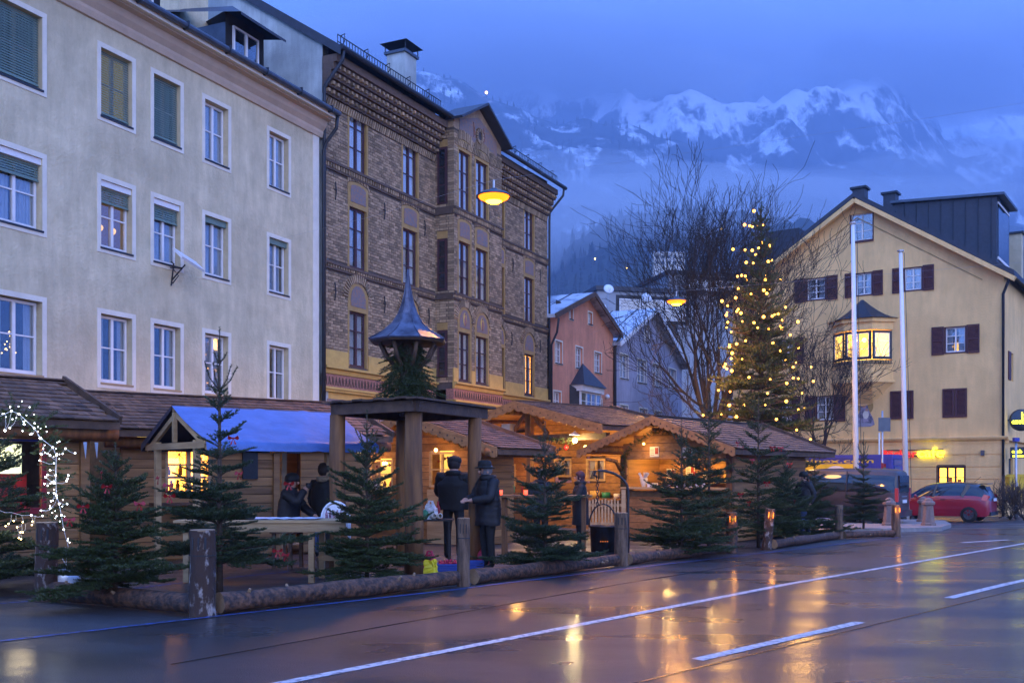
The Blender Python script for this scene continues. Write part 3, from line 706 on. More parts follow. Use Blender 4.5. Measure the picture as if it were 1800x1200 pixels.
# floodlight on its bracket, and an old aerial
uu, zz = FL.uv(300, 478)
t = thing('floodlight', 'flat white floodlight on a dark iron bracket on the grey wall', 'floodlight', (FL.X + FL.xl[0] * uu, FL.Y + FL.xl[1] * uu, zz), FL.th)
mb = MB(); mb.tube([(0, -.02, -.35), (0, -.1, .2), (0, -.02, .25)], .02, 6); mb.tube([(0, -.05, -.2), (.02, -.45, .15)], .018, 6); mb.tube([(-.05, -.03, .1), (.1, -.3, .1)], .014, 6)
mb.tube([(0, -.06, -.3), (.06, -.2, -.1), (0, -.1, .05)], .014, 6); mb.build('bracket', M['black_iron'], t)
o = MB().box(-.42, .42, -.22, .22, -.03, .03).build('lamp_head', M['white_plastic'], t); o.location = (.1, -.5, .28); o.rotation_euler = (R(38), R(14), 0)

# ================================================================== brick house
TB = math.atan2(1800, 885)
FB = Frame((567 - 900) / F * 32.2, 32.2, TB)
bh = thing('brick_house', 'tall brown brick house with oriel bay and ochre window trim', 'house', (FB.X, FB.Y, 0), TB)
UB = FB.u(962); P_BAY = .80
zc1, zc2, zb = FB.z(570, 279), FB.z(569, 458), FB.z(568, 643)          # string courses and base cornice
ztop = FB.z(600, 175) ; EB = FB.z(600, 86, -.7)
bay0 = FB.u(765); bay1 = FB.uv(881, 0, -P_BAY)[0]
def wspec(xa, xb, yt, yb, off=0.0):
    a = FB.u(xa, off); b = FB.u(xb, off); xm = (xa + xb) / 2
    return a, b, FB.z(xm, yb, off), FB.z(xm, yt, off)
# per column: window openings of the three floors
H3, H2, H1 = (zc1 + .05, zc1 + 2.25), (zc2 + .05, zc2 + 2.05), (zb + .12, zb + 1.95)
colsB = [(612, 645), (706, 735), (868, 881), (918, 941)]
CB = [(FB.u(a), FB.u(b)) for a, b in colsB]
wd = .98
CB = [((a + b) / 2 - wd / 2, (a + b) / 2 + wd / 2) for a, b in CB]
CB[2] = (CB[2][1] - wd + .1, CB[2][1] + .1)
bayw = [(806, 826), (836, 857)]
CW = [(FB.u(a, -P_BAY), FB.u(b, -P_BAY)) for a, b in bayw]
ARCH = {3: .42, 2: .85, 1: .95}      # height of the ochre field above each window
def brick_window(par, a, b, z0, z1, fl, y, wide=.07):
    """ochre surround, arched ochre field, painted panel, sash window, soldier-brick arch"""
    hh = ARCH[fl]; rise = .16 if fl != 1 else (b - a) / 2 + .06
    A, Bq = a - .10, b + .10; um = (a + b) / 2; zt = z1 + hh - rise
    n = 10
    def arc(hw, base, rs): return [(um + hw * math.cos(math.pi * k / n), base + rs * math.sin(math.pi * k / n)) for k in range(n + 1)]
    fld = MB(); poly = [(A, z1), (Bq, z1)] + arc(Bq - um, zt, rise)
    fld.prism(poly, y - .022, y + .12)
    f = fld.build('ochre_field', M['ochre_trim'], par)
    jm = MB(); jm.box(A, a, y - .02, y + .12, z0, z1); jm.box(b, Bq, y - .02, y + .12, z0, z1); jm.build('window_jamb', M['ochre_trim'], par)
    if fl != 3:
        r2 = rise - .05 if fl == 1 else .10
        pl = MB(); pl.prism([(a + .06, z1 + .16), (b - .06, z1 + .16)] + arc((b - a) / 2 - .06, z1 + hh - rise - .04, r2), y - .034, y - .01); pl.build('painted_panel', M['panel_grey'], f)
    # soldier course
    ra, base = (Bq - um) + .02, zt
    nn = 15 if fl != 1 else 21; ar = MB()
    for k in range(nn):
        aa = math.pi * (k + .5) / nn
        if fl != 1:
            x = um - ra + 2 * ra * (k + .5) / nn; zz0 = base + rise * math.sqrt(max(0, 1 - ((x - um) / ra) ** 2)) + .015; hh_ = .24 if k % 2 else .17
            ar.box(x - ra / nn * .8, x + ra / nn * .8, y - (.05 if k % 2 else .03), y + .02, zz0, zz0 + hh_ + .1)
        else:
            c, s = math.cos(aa), math.sin(aa); w2 = .055
            p0 = (um + ra * c, base + (rise + .02) * s); p1 = (um + (ra + .26) * c, base + (rise + .28) * s)
            ar.bar((p0[0], y - .015, p0[1]), (p1[0], y - .015, p1[1]), .05, w2 * 2, up=(-s, 0, c) if False else (0, 1, 0))
    ar.build('brick_arch', M['brick'], par)
    return sash_window(par, a, b, z0, z1, y + .07, M['sash_brown'], bars=2, leaves=2, fw=wide, curtain=[(.02, .44), (.54, .98)] if fl != 2 else [(.03, .40), (.56, .97)], deep=.6, gl='glass_mid')
opsB = []
for i, (a, b) in enumerate(CB):
    for fl, (z0, z1) in ((3, H3), (2, H2), (1, H1)): opsB.append((a - .09, b + .09, z0, z1 + .05))
facade([o for o in opsB], 0, bay0, zb - .25, EB + .3, M['mortar'], 'wall', bh, depth=.25, y=.0)
facade([o for o in opsB], bay1, UB, zb - .25, EB + .3, M['mortar'], 'wall', bh, depth=.25, y=.0)
B('core', M['mortar'], bh, (.05, UB, .9, 9.5, -1, EB))
opsW = [(a - .09, b + .09, z0, z1 + .05) for a, b in CW for z0, z1 in (H3, H2, H1)]
zped = FB.z(797, 222, -P_BAY)
facade(opsW, bay0, bay1, zb - .25, zped, M['mortar'], 'bay_front', bh, depth=.2, y=-P_BAY)
B('bay_return', M['mortar'], bh, (bay0, bay0 + .06, -P_BAY, .3, zb - .25, zped), (bay1 - .06, bay1, -P_BAY, .3, zb - .25, zped))
for a, b in CB:
    for fl, (z0, z1) in ((3, H3), (2, H2), (1, H1)):
        w = brick_window(bh, a, b, z0, z1, fl, 0)
        if fl == 1 and a == CB[3][0]: w.children[-1].data = w.children[-1].data.copy(); w.children[-1].data.materials[0] = M['room_gold']
for a, b in CW:
    for fl, (z0, z1) in ((3, H3), (2, H2), (1, H1)): brick_window(bh, a, b, z0, z1, fl, -P_BAY, .055)
# narrow windows in the bay's left return (plane x = bay0)
for z0, z1 in (H3, H2, H1):
    mb = MB(); ya, yb = -P_BAY + .27, -P_BAY + .68
    mb.box(bay0 - .05, bay0 + .01, ya, yb, z0 + .1, z1 + .02); w = mb.build('window', M['sash_brown'], bh)
    for k in range(3):
        h = (z1 - z0 - .2) / 3; MB().box(bay0 - .058, bay0 - .05, ya + .09, yb - .09, z0 + .16 + k * h, z0 + .12 + (k + 1) * h).build('pane', M['car_glass'], w)
    MB().box(bay0 - .03, bay0 + .01, ya - .02, yb + .02, z1 + .02, z1 + .3).build('ochre_field', M['ochre_trim'], bh)
# bricks: running bond, individually laid; the nearest ones are objects of their own
BL, BHT, JT = .262, .082, .016
def blocked(u0, u1, z0, z1, opl):
    return any(u0 < o[1] + .02 and u1 > o[0] - .02 and z0 < o[3] and z1 > o[2] for o in opl)
def lay(u0, u1, zlo, zhi, opl, emit):
    r = 0; z = zlo
    while z + BHT < zhi:
        x = u0 - (BL / 2 if r % 2 else 0)
        while x < u1:
            a, b = max(x, u0), min(x + BL - JT, u1)
            if b - a > .05:
                segs = [(a, b)]
                for o in opl:
                    if z < o[3] and z + BHT > o[2]:
                        ns = []
                        for s in segs:
                            if s[1] <= o[0] or s[0] >= o[1]: ns.append(s)
                            else:
                                if o[0] - s[0] > .05: ns.append((s[0], o[0]))
                                if s[1] - o[1] > .05: ns.append((o[1], s[1]))
                        segs = ns
                for s in segs: emit(s[0], s[1], z, z + BHT)
            x += BL
        z += BHT + JT; r += 1
def barea(a, b, z0, z1, fl): return [(a - .11, b + .11, z0 - .02, z1 + ARCH[fl] + (.05 if fl != 1 else -.1))]
oB = [q for a, b in CB for fl, (z0, z1) in ((3, H3), (2, H2), (1, H1)) for q in barea(a, b, z0, z1, fl)]
oW = [q for a, b in CW for fl, (z0, z1) in ((3, H3), (2, H2), (1, H1)) for q in barea(a, b, z0, z1, fl)]
oB += [(-1, UB + 1, zc1 - .28, zc1 + .05), (-1, UB + 1, zc2 - .22, zc2 + .05)]; oW += [(-9, 99, zc1 - .28, zc1 + .05), (-9, 99, zc2 - .22, zc2 + .05)]
brickm = MB(); singles = []; rb = random.Random(3)
full = MB().box(-(BL - JT) / 2, (BL - JT) / 2, -.024, .01, 0, BHT).mesh('brick', M['brick'])
def emit0(a, b, z0, z1):
    if b - a > BL - JT - .002 and len(singles) < 300 and a < 3.3 and z0 > zc2 - 3: singles.append(((a + b) / 2, z0))
    else:
        d = rb.uniform(.014, .028); brickm.box(a, b, -d, .004, z0, z1)
lay(.02, bay0 - .01, zb + .02, ztop - .45, oB, emit0); lay(bay1 + .01, UB - .02, zb + .02, ztop - .45, oB, emit0)
def emitW(a, b, z0, z1): brickm.box(a, b, -P_BAY - rb.uniform(.014, .028), -P_BAY + .004, z0, z1)
lay(bay0, bay1, zb + .02, zped - .05, oW, emitW)
zz = zb + .02; r = 0
wR = [(z0 + .1, z1 + .32) for z0, z1 in (H3, H2, H1)]
while zz < zped - .1:                                                  # bricks of the bay's return
    if any(a < zz + BHT and zz < b for a, b in wR): segs = [(-P_BAY - .02, -P_BAY + .25), (-P_BAY + .70, 0)]
    else: segs = [(-P_BAY - .02, -P_BAY + .2 + .1 * (r % 2)), (-P_BAY + .23 + .1 * (r % 2), -.2), (-.18, 0)]
    for a, b in segs: brickm.box(bay0 - .022, bay0 + .002, a, b, zz, zz + BHT)
    zz += BHT + JT; r += 1
o = brickm.build('brickwork', M['brick'], bh); o['kind'] = 'stuff'
for u, z in singles: link('brick', full, bh, (u, rb.uniform(-.004, .004), z))
# string courses with dentils
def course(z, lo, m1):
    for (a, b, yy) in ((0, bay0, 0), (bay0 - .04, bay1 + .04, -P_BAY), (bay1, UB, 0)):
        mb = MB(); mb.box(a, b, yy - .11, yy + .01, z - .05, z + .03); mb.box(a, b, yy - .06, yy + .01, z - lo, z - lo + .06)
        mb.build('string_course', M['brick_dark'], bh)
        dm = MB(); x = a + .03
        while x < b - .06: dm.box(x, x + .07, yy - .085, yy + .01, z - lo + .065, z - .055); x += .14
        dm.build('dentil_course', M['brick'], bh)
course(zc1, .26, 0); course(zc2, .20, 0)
mb = MB(); mb.box(bay0 - .08, bay0 + .01, -P_BAY, 0, zc1 - .25, zc1 + .03); mb.box(bay0 - .08, bay0 + .01, -P_BAY, 0, zc2 - .2, zc2 + .03); mb.build('string_course', M['brick_dark'], bh)
# zigzag band and heavy corbelled cornice under the eaves
for (a, b, yy) in ((0, bay0, 0), (bay1, UB, 0)):
    zz_ = MB(); x = a + .05
    while x < b - .1:
        zz_.bar((x, yy - .03, ztop - .42), (x + .10, yy - .03, ztop - .16), .05, .055, up=(0, 1, 0)); x += .125
    zz_.build('zigzag_band', M['brick'], bh)
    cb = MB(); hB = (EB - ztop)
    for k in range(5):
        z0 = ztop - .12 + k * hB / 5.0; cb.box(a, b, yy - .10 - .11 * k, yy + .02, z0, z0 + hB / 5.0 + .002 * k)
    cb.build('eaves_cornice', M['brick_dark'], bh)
    cd = MB()
    for k in range(4):
        x = a + .05 + (.1 if k % 2 else 0); z0 = ztop - .10 + k * hB / 5.0
        while x < b - .1: cd.box(x, x + .1, yy - .2 - .11 * k, yy - .05, z0 + .04, z0 + .14); x += .25
    cd.build('corbel_bricks', M['brick'], bh)
# gutter, snow guard, roof, side wall
ov = -.78
for a, b in ((-.1, bay0 - .1), (bay1 + .1, UB + .35)):
    mb = MB(); mb.tube([(a, ov, EB + .02), (b, ov, EB + .02)], .09, 8); mb.build('gutter', M['dark_metal'], bh)
    sg = MB(); y_, z_ = ov + .35, EB + .35
    sg.bar((a + .3, y_, z_ + .22), (b - .2, y_, z_ + .22), .025, .025); sg.bar((a + .3, y_, z_), (b - .2, y_, z_), .025, .025)
    x = a + .3
    while x < b - .2: sg.bar((x, y_, z_ - .06), (x, y_, z_ + .22), .018, .018); x += .16
    x = a + .6
    while x < b - .3:
        sg.tube([(x, y_ + .1, z_ - .1), (x, y_ - .06, z_ + .12), (x, y_ - .06, z_ + .34), (x, y_ + .1, z_ + .3)], .018, 5); x += 1.3
    sg.build('snow_guard', M['black_iron'], bh)
RP = math.tan(R(33)); yr = 6.2
mb = MB()
def rz(y): return EB + .05 + (y - ov) * RP
mb.add([(-.12, ov, rz(ov)), (UB + .3, ov, rz(ov)), (UB + .3, yr, rz(yr)), (-.12, yr, rz(yr)), (UB + .3, 13, rz(ov)), (-.12, 13, rz(ov)),
        (-.12, ov, rz(ov) - .3), (-.12, yr, rz(yr) - .3)], [(0, 1, 2, 3), (3, 2, 4, 5), (0, 3, 7, 6)])
mb.build('roof', M['slate'], bh)
mb = MB(); mb.prism([(0, -1), (0, rz(0) - .2), (yr, rz(yr) - .2), (12, rz(.4) - .2), (12, -1)], .0, .3, plane='yz'); mb.build('gable_wall', M['plaster_pale'], bh)
mb = MB(); mb.prism([(0, 0), (0, rz(0) - .2), (yr, rz(yr) - .2), (12, rz(.4) - .2), (12, 0)], UB - .3, UB, plane='yz'); mb.build('gable_wall', M['brick_dark'], bh)
ch = B('chimney', M['plaster_pale'], bh, (FB.u(706, 1.6) - .42, FB.u(706, 1.6) + .42, 1.2, 2.0, EB + .6, FB.z(706, 100, 1.6)))
zc_ = FB.z(706, 100, 1.6); uc = FB.u(706, 1.6)
B('chimney_cap', M['zinc'], ch, (uc - .5, uc + .5, 1.12, 2.08, zc_ - .02, zc_ + .08))
mb = MB(); mb.add([(uc - .62, 1.0, zc_ + .36), (uc + .62, 1.0, zc_ + .36), (uc + .62, 2.2, zc_ + .36), (uc - .62, 2.2, zc_ + .36), (uc, 1.6, zc_ + .56)], [(0, 1, 4), (1, 2, 4), (2, 3, 4), (3, 0, 4), (3, 2, 1, 0)])
for sx in (-.45, .45):
    for sy in (1.15, 2.05): mb.bar((uc + sx, sy, zc_), (uc + sx, sy, zc_ + .4), .03, .03)
mb.build('chimney_cowl', M['dark_metal'], ch)
# pediment over the bay
um = (bay0 + bay1) / 2; zp0 = zped; zp1 = FB.z(840, 190, -P_BAY); hw = (bay1 - bay0) / 2
mb = MB(); sh = .95
mb.prism([(bay0, zp0 - .02), (bay1, zp0 - .02), (bay1, zp0 + .35), (um + .0, zp0 + .35 + sh), (bay0, zp0 + .35)], -P_BAY, .8); ped = mb.build('pediment', M['brick'], bh)
mb = MB(); q = hw - .42; mb.prism([(um - q, zp0 - .15 + .0), (um + q, zp0 - .15), (um + q, zp0 + .42), (um, zp0 + .92), (um - q, zp0 + .42)], -P_BAY - .02, -P_BAY + .01); mb.build('painted_panel', M['panel_grey'], ped)
for sx in (-1, 1):
    mb = MB()
    for k, (dx, dz) in enumerate(((0, 0), (.02, .2), (-.05, .36), (.06, .05), (-.05, -.2))): mb.bar((um + sx * .42 + dx, -P_BAY - .026, zp0 + .25 + dz), (um + sx * .42 + dx * .2, -P_BAY - .026, zp0 + .1), .01, .05, up=(0, 1, 0))
    mb.build('painted_figure', M['frieze'], ped)
mb = MB()
for k in range(16):
    a = 2 * math.pi * k / 16; mb.bar((um + .17 * math.cos(a), -P_BAY - .05, zp0 + .2 + .17 * math.sin(a)), (um + .31 * math.cos(a), -P_BAY - .05, zp0 + .2 + .31 * math.sin(a)), .06, .085, up=(0, 1, 0))
mb.build('round_brick_ring', M['brick'], ped)
mb = MB(); mb.lathe([(.17, 0), (.17, .03)], 16); o = mb.build('round_opening', M['room_dark'], ped, False, (um, -P_BAY - .022, zp0 + .2), (R(90), 0, 0))
mb = MB()
for sx in (-1, 1):
    mb.bar((um + sx * (hw + .16), -P_BAY + .3, zp0 + .35 - .08), (um, -P_BAY + .3, zp0 + .35 + sh + .10), 1.5, .09)
mb.build('pediment_roof', M['slate'], ped)
zz_ = MB(); x = bay0 + .05
while x < bay1 - .1: zz_.bar((x, -P_BAY - .03, zped - .62), (x + .1, -P_BAY - .03, zped - .38), .05, .055, up=(0, 1, 0)); x += .125
zz_.build('zigzag_band', M['brick'], ped)
# base storey: ochre band, frieze, arcade with grey panels
for (a, b, yy) in ((0, bay0, 0), (bay0 - .06, bay1 + .06, -P_BAY), (bay1 + .06, UB, 0)):
    opl = sorted([(w0 - .1, w1 + .1) for w0, w1 in (CB if yy == 0 else CW) if w1 > a and w0 < b]) ; cur = a
    for w0, w1 in opl + [(b, b)]:
        if min(w0, b) > cur: B('ochre_apron', M['ochre'], bh, (cur, min(w0, b), yy - .05, yy + .01, zb + .02, zb + .55))
        cur = max(cur, w1)
    mb = MB(); mb.prism([(yy + .02, zb - .22), (yy - .05, zb - .2), (yy - .08, zb - .08), (yy - .18, zb - .04), (yy - .18, zb + .03), (yy + .02, zb + .06)], a, b, plane='yz'); mb.build('base_cornice', M['ochre'], bh)
    B('frieze', M['frieze'], bh, (a, b, yy - .03, yy + .3, zb - .62, zb - .22))
    fp = MB(); x = a + .08
    while x < b - .1: fp.bar((x, yy - .04, zb - .56), (x + .05, yy - .04, zb - .3), .012, .03, up=(0, 1, 0)); fp.bar((x + .1, yy - .04, zb - .56), (x + .05, yy - .04, zb - .3), .012, .03, up=(0, 1, 0)); x += .18
    fp.build('frieze_pattern', M['brick_dark'], bh)
    B('ochre_moulding', M['ochre'], bh, (a, b, yy - .09, yy + .3, zb - .78, zb - .625), (a, b, yy - .14, yy + .3, zb - .70, zb - .64))
B('bay_soffit', M['ochre'], bh, (bay0 + .1, bay1 - .1, -P_BAY + .1, .1, zb - 1.05, zb - .79))
B('ground_storey', M['ochre'], bh, (0, UB, .02, .9, -1.2, zb - .60))
for k in range(8):
    c = .95 + k * 2.02
    if c + .9 > UB: break
    for j in range(-2, 3):
        mb = MB(); s = .08 * j
        mb.prism([(c + j * .36 - .15 + s * .5, zb - 1.62), (c + j * .36 + .15 + s * .5, zb - 1.62), (c + j * .36 + .15 - s, zb - 1.0), (c + j * .36 - .15 - s, zb - 1.0)], -.012, .03)
        mb.build('grey_panel', M['panel_grey'], bh)
    mb = MB()
    for j in range(4): mb.box(c - .9 + j * .52, c - .42 + j * .52, -.012, .03, zb - 2.5, zb - 1.75)
    mb.build('lower_panels', M['panel_grey'], bh)
# iron anchors, down pipes
for zz, us_ in ((zc1 - .9, (FB.u(588), FB.u(674), FB.u(745), FB.u(900), FB.u(948))), (zc2 - .9, (FB.u(587), FB.u(674), FB.u(752), FB.u(898), FB.u(948)))):
    for u in us_:
        mb = MB(); mb.tube([(u - .02, -.05, zz - .28), (u + .015, -.06, zz), (u - .015, -.05, zz + .3)], .02, 5); mb.bar((u - .06, -.045, zz + .05), (u + .06, -.045, zz + .05), .03, .03); mb.build('wall_anchor', M['black_iron'], bh)
for u in (-.05, UB + .02):
    mb = MB(); mb.tube([(u + (.15 if u > 1 else .1), ov, EB), (u + (.15 if u > 1 else .1), ov + .05, EB - .35), (u, -.12, EB - 1.1), (u, -.10, EB - 1.5), (u, -.1, -.6)], .055, 8); mb.build('downpipe', M['dark_metal'], bh, True)
# saints in the bay's lunettes: small gilded oval panels
for a, b in CW:
    mb = MB(); mb.sphere(((a + b) / 2, -P_BAY - .03, H1[1] + .5), .2, 12, 8, sc=(.75, .1, 1.3)); mb.build('gilded_oval', M['ochre'], bh, True)
    mb = MB(); mb.sphere(((a + b) / 2, -P_BAY - .05, H1[1] + .42), .12, 8, 6, sc=(.7, .12, 1.7)); mb.sphere(((a + b) / 2, -P_BAY - .05, H1[1] + .68), .05, 8, 6, sc=(1, .3, 1)); mb.build('painted_saint', M['frieze'], bh, True)
# ================================================================== orange and lilac gabled houses further along
def pipe(par, pts, m='dark_metal', r=.055):
    return MB().tube(pts, r, 8).build('downpipe', M[m], par, True)
eB = (FB.X + FB.xl[0] * (UB + .15), FB.Y + FB.xl[1] * (UB + .15))
FO = Frame(*eB, TB)
LO = FO.u(1078)
oh = thing('orange_house', 'narrow orange gabled house with small bay window beside brick house', 'house', (FO.X, FO.Y, 0), TB)
def gable_house(t, fr, L, zeL, zeR, zpk, upk, wall, rows, roofm, trim, over=.45, thick=.16, depth=10, side=None):
    ops_ = [w[:4] for w in rows]
    clips = [((0, zeL), (-(zpk - zeL), upk)), ((L, zeR), ((zpk - zeR), L - upk))]
    facade(ops_, 0, L, -1.2, zpk, M[wall], 'wall', t, depth=.16, clips=clips)
    B('side_wall', M[wall], t, (.02, L - .02, .95, depth, -1.2, min(zeL, zeR)))
    sL = (zpk - zeL) / upk; sR = (zpk - zeR) / (L - upk); e = .25
    mb = MB()
    mb.add([(-e, -over, zeL - sL * e), (upk, -over, zpk), (upk, depth, zpk), (-e, depth, zeL - sL * e), (-e, -over, zeL - sL * e + thick), (upk, -over, zpk + thick), (upk, depth, zpk + thick), (-e, depth, zeL - sL * e + thick)],
           [(0, 1, 2, 3), (4, 7, 6, 5), (0, 4, 5, 1), (0, 3, 7, 4), (3, 2, 6, 7)])
    mb.build('roof', M[roofm], t)
    mb = MB()
    mb.add([(L + e, -over, zeR - sR * e), (upk, -over, zpk), (upk, depth, zpk), (L + e, depth, zeR - sR * e), (L + e, -over, zeR - sR * e + thick), (upk, -over, zpk + thick), (upk, depth, zpk + thick), (L + e, depth, zeR - sR * e + thick)],
           [(0, 3, 2, 1), (4, 5, 6, 7), (0, 1, 5, 4), (0, 4, 7, 3), (3, 7, 6, 2)])
    mb.build('roof', M[roofm], t)
    for (ua, za) in ((-e, zeL - sL * e), (L + e, zeR - sR * e)):
        mb = MB(); mb.bar((ua, -over - .02, za + .06), (upk, -over - .02, zpk + .06), .06, .24, up=(0, 1, 0) if False else (0, 0, 1)); mb.build('verge_board', M[trim], t)
    return sL, sR
def plain_window(t, w, m='white_paint', y=.1, bars=2, curtain=None, room='room_dark', gl='glass'):
    u0, u1, z0, z1 = w
    surround(t, u0, u1, z0, z1, .07, M['plaster_white'])
    ww = sash_window(t, u0 + .01, u1 - .01, z0 + .01, z1 - .01, y, M[m], bars=bars, leaves=2, fw=.055, curtain=curtain or [(0, .4), (.6, 1)], room=room, gl=gl)
    B('sill', M['dark_metal'], ww, (u0 - .03, u1 + .03, -.05, y, z0 - .04, z0 + .005))
    return ww
def wrect(fr, xa, ya, xb, yb, off=0.0):
    """opening from its upper-left and lower-right pixel corners (heights read at each edge)"""
    a, b = fr.u(xa, off), fr.u(xb, off); xm = (xa + xb) / 2
    zt = fr.z(xa, ya, off); zb_ = fr.z(xb, yb, off); return (a, b, zb_, zt)
rowsO = [wrect(FO, 976, 599, 988, 641), wrect(FO, 1012, 608, 1024, 648), wrect(FO, 1045, 618, 1057, 656),
         wrect(FO, 1001, 537, 1007, 562), wrect(FO, 1034, 548, 1041, 571),
         wrect(FO, 973, 690, 986, 722), wrect(FO, 1046, 700, 1058, 742)]
zzt = max(r[3] for r in rowsO[:3]); zzb = min(r[2] for r in rowsO[:3]); zm = sum(r[3] for r in rowsO[:3]) / 3; zn = sum(r[2] for r in rowsO[:3]) / 3
rowsO = [(r[0], r[1], zn, zm) if i < 3 else r for i, r in enumerate(rowsO)]
zl = rowsO[6][2]; zh = rowsO[6][3]
rowsO[5] = (rowsO[5][0], rowsO[5][1], zl, zh); rowsO[6] = (rowsO[6][0], rowsO[6][1], zl, zh)
upO = FO.u(1031); zpO = FO.z(1031, 520)
gable_house(oh, FO, LO, FO.z(975, 560), FO.z(1078, 590), zpO, upO, 'orange_wall', rowsO, 'snow_roof', 'dark_wood')
for i, w in enumerate(rowsO): plain_window(oh, w, bars=2 if i not in (3, 4) else 1)
ub0, ub1 = FO.u(1005), FO.u(1041)
zb0, zb1 = zl - .4, zh + .15
wb = sash_window(oh, ub0, ub1, zb0, zb1, -.5, M['white_paint'], bars=3, leaves=4, fw=.07, room='room_dark', curtain=[(.7, 1)], name='bay_window')
B('bay_side', M['white_paint'], wb, (ub0 - .02, ub0 + .05, -.44, 0, zb0, zb1), (ub1 - .05, ub1 + .02, -.44, 0, zb0, zb1))
B('bay_base', M['orange_wall'], wb, (ub0, ub1, -.5, .0, zb0 - .9, zb0 - .01)); B('bay_cornice', M['white_paint'], wb, (ub0 - .1, ub1 + .1, -.62, 0, zb1 + .005, zb1 + .3))
mb = MB(); um_ = (ub0 + ub1) / 2; mb.add([(ub0 - .2, -.75, zb1 + .3), (ub1 + .2, -.75, zb1 + .3), (ub1 + .2, .0, zb1 + .3), (ub0 - .2, .0, zb1 + .3), (um_, -.02, zb1 + 1.5)], [(0, 1, 4), (1, 2, 4), (3, 0, 4), (3, 2, 1, 0)]); mb.build('bay_roof', M['slate'], wb)
pipe(oh, [(.05, -.5, FO.z(975, 560) - .1), (.3, -.3, FO.z(975, 560) - .7), (.12, -.1, FO.z(975, 560) - 1.3), (.12, -.1, -.8)])
pipe(oh, [(LO, -.45, FO.z(1078, 590)), (LO, -.1, FO.z(1078, 590) - .6), (LO, -.1, -.8)], r=.09)
s = MB(); s.sphere((FO.u(1064), -.12, FO.z(1064, 697)), .13, 10, 8); s.bar((FO.u(1064), -.1, FO.z(1064, 697)), (FO.u(1064) + .1, 0, FO.z(1064, 697)), .05, .05); s.build('wall_lamp', M['white_plastic'], oh, True)

eO = (FO.X + FO.xl[0] * (LO + .1), FO.Y + FO.xl[1] * (LO + .1))
FV = Frame(*eO, TB); LV = 12.6
lh = thing('lilac_house', 'pale lilac gabled house with snowy roof behind bare tree', 'house', (FV.X, FV.Y, 0), TB)
rowsV = [wrect(FV, 1090, 624, 1104, 668), wrect(FV, 1121, 630, 1136, 674), wrect(FV, 1148, 636, 1162, 680), wrect(FV, 1133, 570, 1141, 602),
         wrect(FV, 1090, 712, 1104, 750), wrect(FV, 1124, 716, 1138, 752)]
for grp in ((0, 1, 2), (4, 5)):
    za = sum(rowsV[i][2] for i in grp) / len(grp); zb_ = sum(rowsV[i][3] for i in grp) / len(grp)
    for i in grp: rowsV[i] = (rowsV[i][0], rowsV[i][1], za, zb_)
w0 = rowsV[2]; rowsV.append((w0[0] + 3.1, w0[1] + 3.1, w0[2], w0[3])); w0 = rowsV[5]; rowsV.append((w0[0] + 2.7, w0[1] + 2.7, w0[2], w0[3]))
zeV = FV.z(1083, 606)
gable_house(lh, FV, LV, zeV, zeV - .1, FV.z(1143, 547), FV.u(1143), 'lilac_wall', rowsV, 'snow_roof', 'white_paint')
for i, w in enumerate(rowsV): plain_window(lh, w, bars=2)
for dx in (1.4, 3.0, 4.6, 6.2, 7.8):                                    # standing seams on the snowy roofs
    for tt, zl_, up_, zp_ in ((oh, FO.z(975, 560), upO, zpO), (lh, zeV, FV.u(1143), FV.z(1143, 547))):
        mb = MB(); mb.bar((-.25, dx - .6, zl_ + .19 - .18), (up_, dx - .6, zp_ + .19), .05, .05); mb.build('roof_seam', M['dark_metal'], tt)
# grey flat-roofed block behind, with dishes
gb = thing('grey_block', 'grey flat-roofed modern block with ribbon window behind lilac house', 'building', (px(1050, 0, 84).x, 84, -.8), R(14))
zT = 1.5 + (832 - 510) / F * 84 + .8
B('wall', M['grey_wall'], gb, (0, 13, 0, 10, 0, zT)); B('roof_edge', M['slate'], gb, (-.2, 13.2, -.25, 10, zT, zT + .35))
wz = zT - 2.3
for k in range(3):
    w = sash_window(gb, 1.9 + k * 2.0, 3.8 + k * 2.0, wz, wz + 1.7, -.06, M['white_paint'], bars=0, leaves=1, fw=.08, room='room_dark', curtain=[(0, 1)], deep=.05)
B('upper_wall', M['grey_wall'], gb, (6.8, 18, 1.2, 10, 0, zT + 1.9)); B('upper_roof_edge', M['slate'], gb, (6.6, 18.2, 1.0, 10, zT + 1.9, zT + 2.2))
for k in range(2): sash_window(gb, 8.6 + k * 2.2, 10.7 + k * 2.2, zT + .3, zT + 1.5, 1.14, M['white_paint'], bars=0, leaves=1, fw=.08, curtain=[(0, 1)], deep=.05)
B('balcony', M['dark_metal'], gb, (1.2, 6.7, -.9, 0, wz - 2.0, wz - .4)); B('white_panel', M['white_paint'], gb, (4.6, 7.0, -.06, 0, wz - 3.6, wz - 2.3))
mb = MB(); mb.tube([(6.9, .6, zT), (6.9, .6, zT + 2.6)], .06, 6); mb.build('flue_pipe', M['zinc'], gb)
for (x, y, lb) in ((1070, 508, 'white satellite dish left above the grey block balcony'), (1137, 523, 'white satellite dish in front of the grey upper wall'), (1060, 540, 'small satellite dish low beside the orange roof')):
    P = px(x, y, 80); t = thing('satellite_dish', lb, 'dish', (P.x, P.y, P.z), R(12), 'satellite dishes')
    mb = MB(); r_ = .42 if x != 1060 else .3; mb.lathe([(.01, .16), (r_ * .5, .12), (r_ * .85, .04), (r_, 0), (r_ * .85, .05), (.01, .18)], 18, cap=False); mb.build('reflector', M['white_plastic'], t, True, None, (R(70), 0, 0))
    mb = MB(); mb.tube([(0, .15, 0), (0, .25, -1.6)], .03, 6); mb.tube([(0, 0, -.3), (0, -.45, -.05)], .015, 5); mb.build('arm', M['steel'], t)

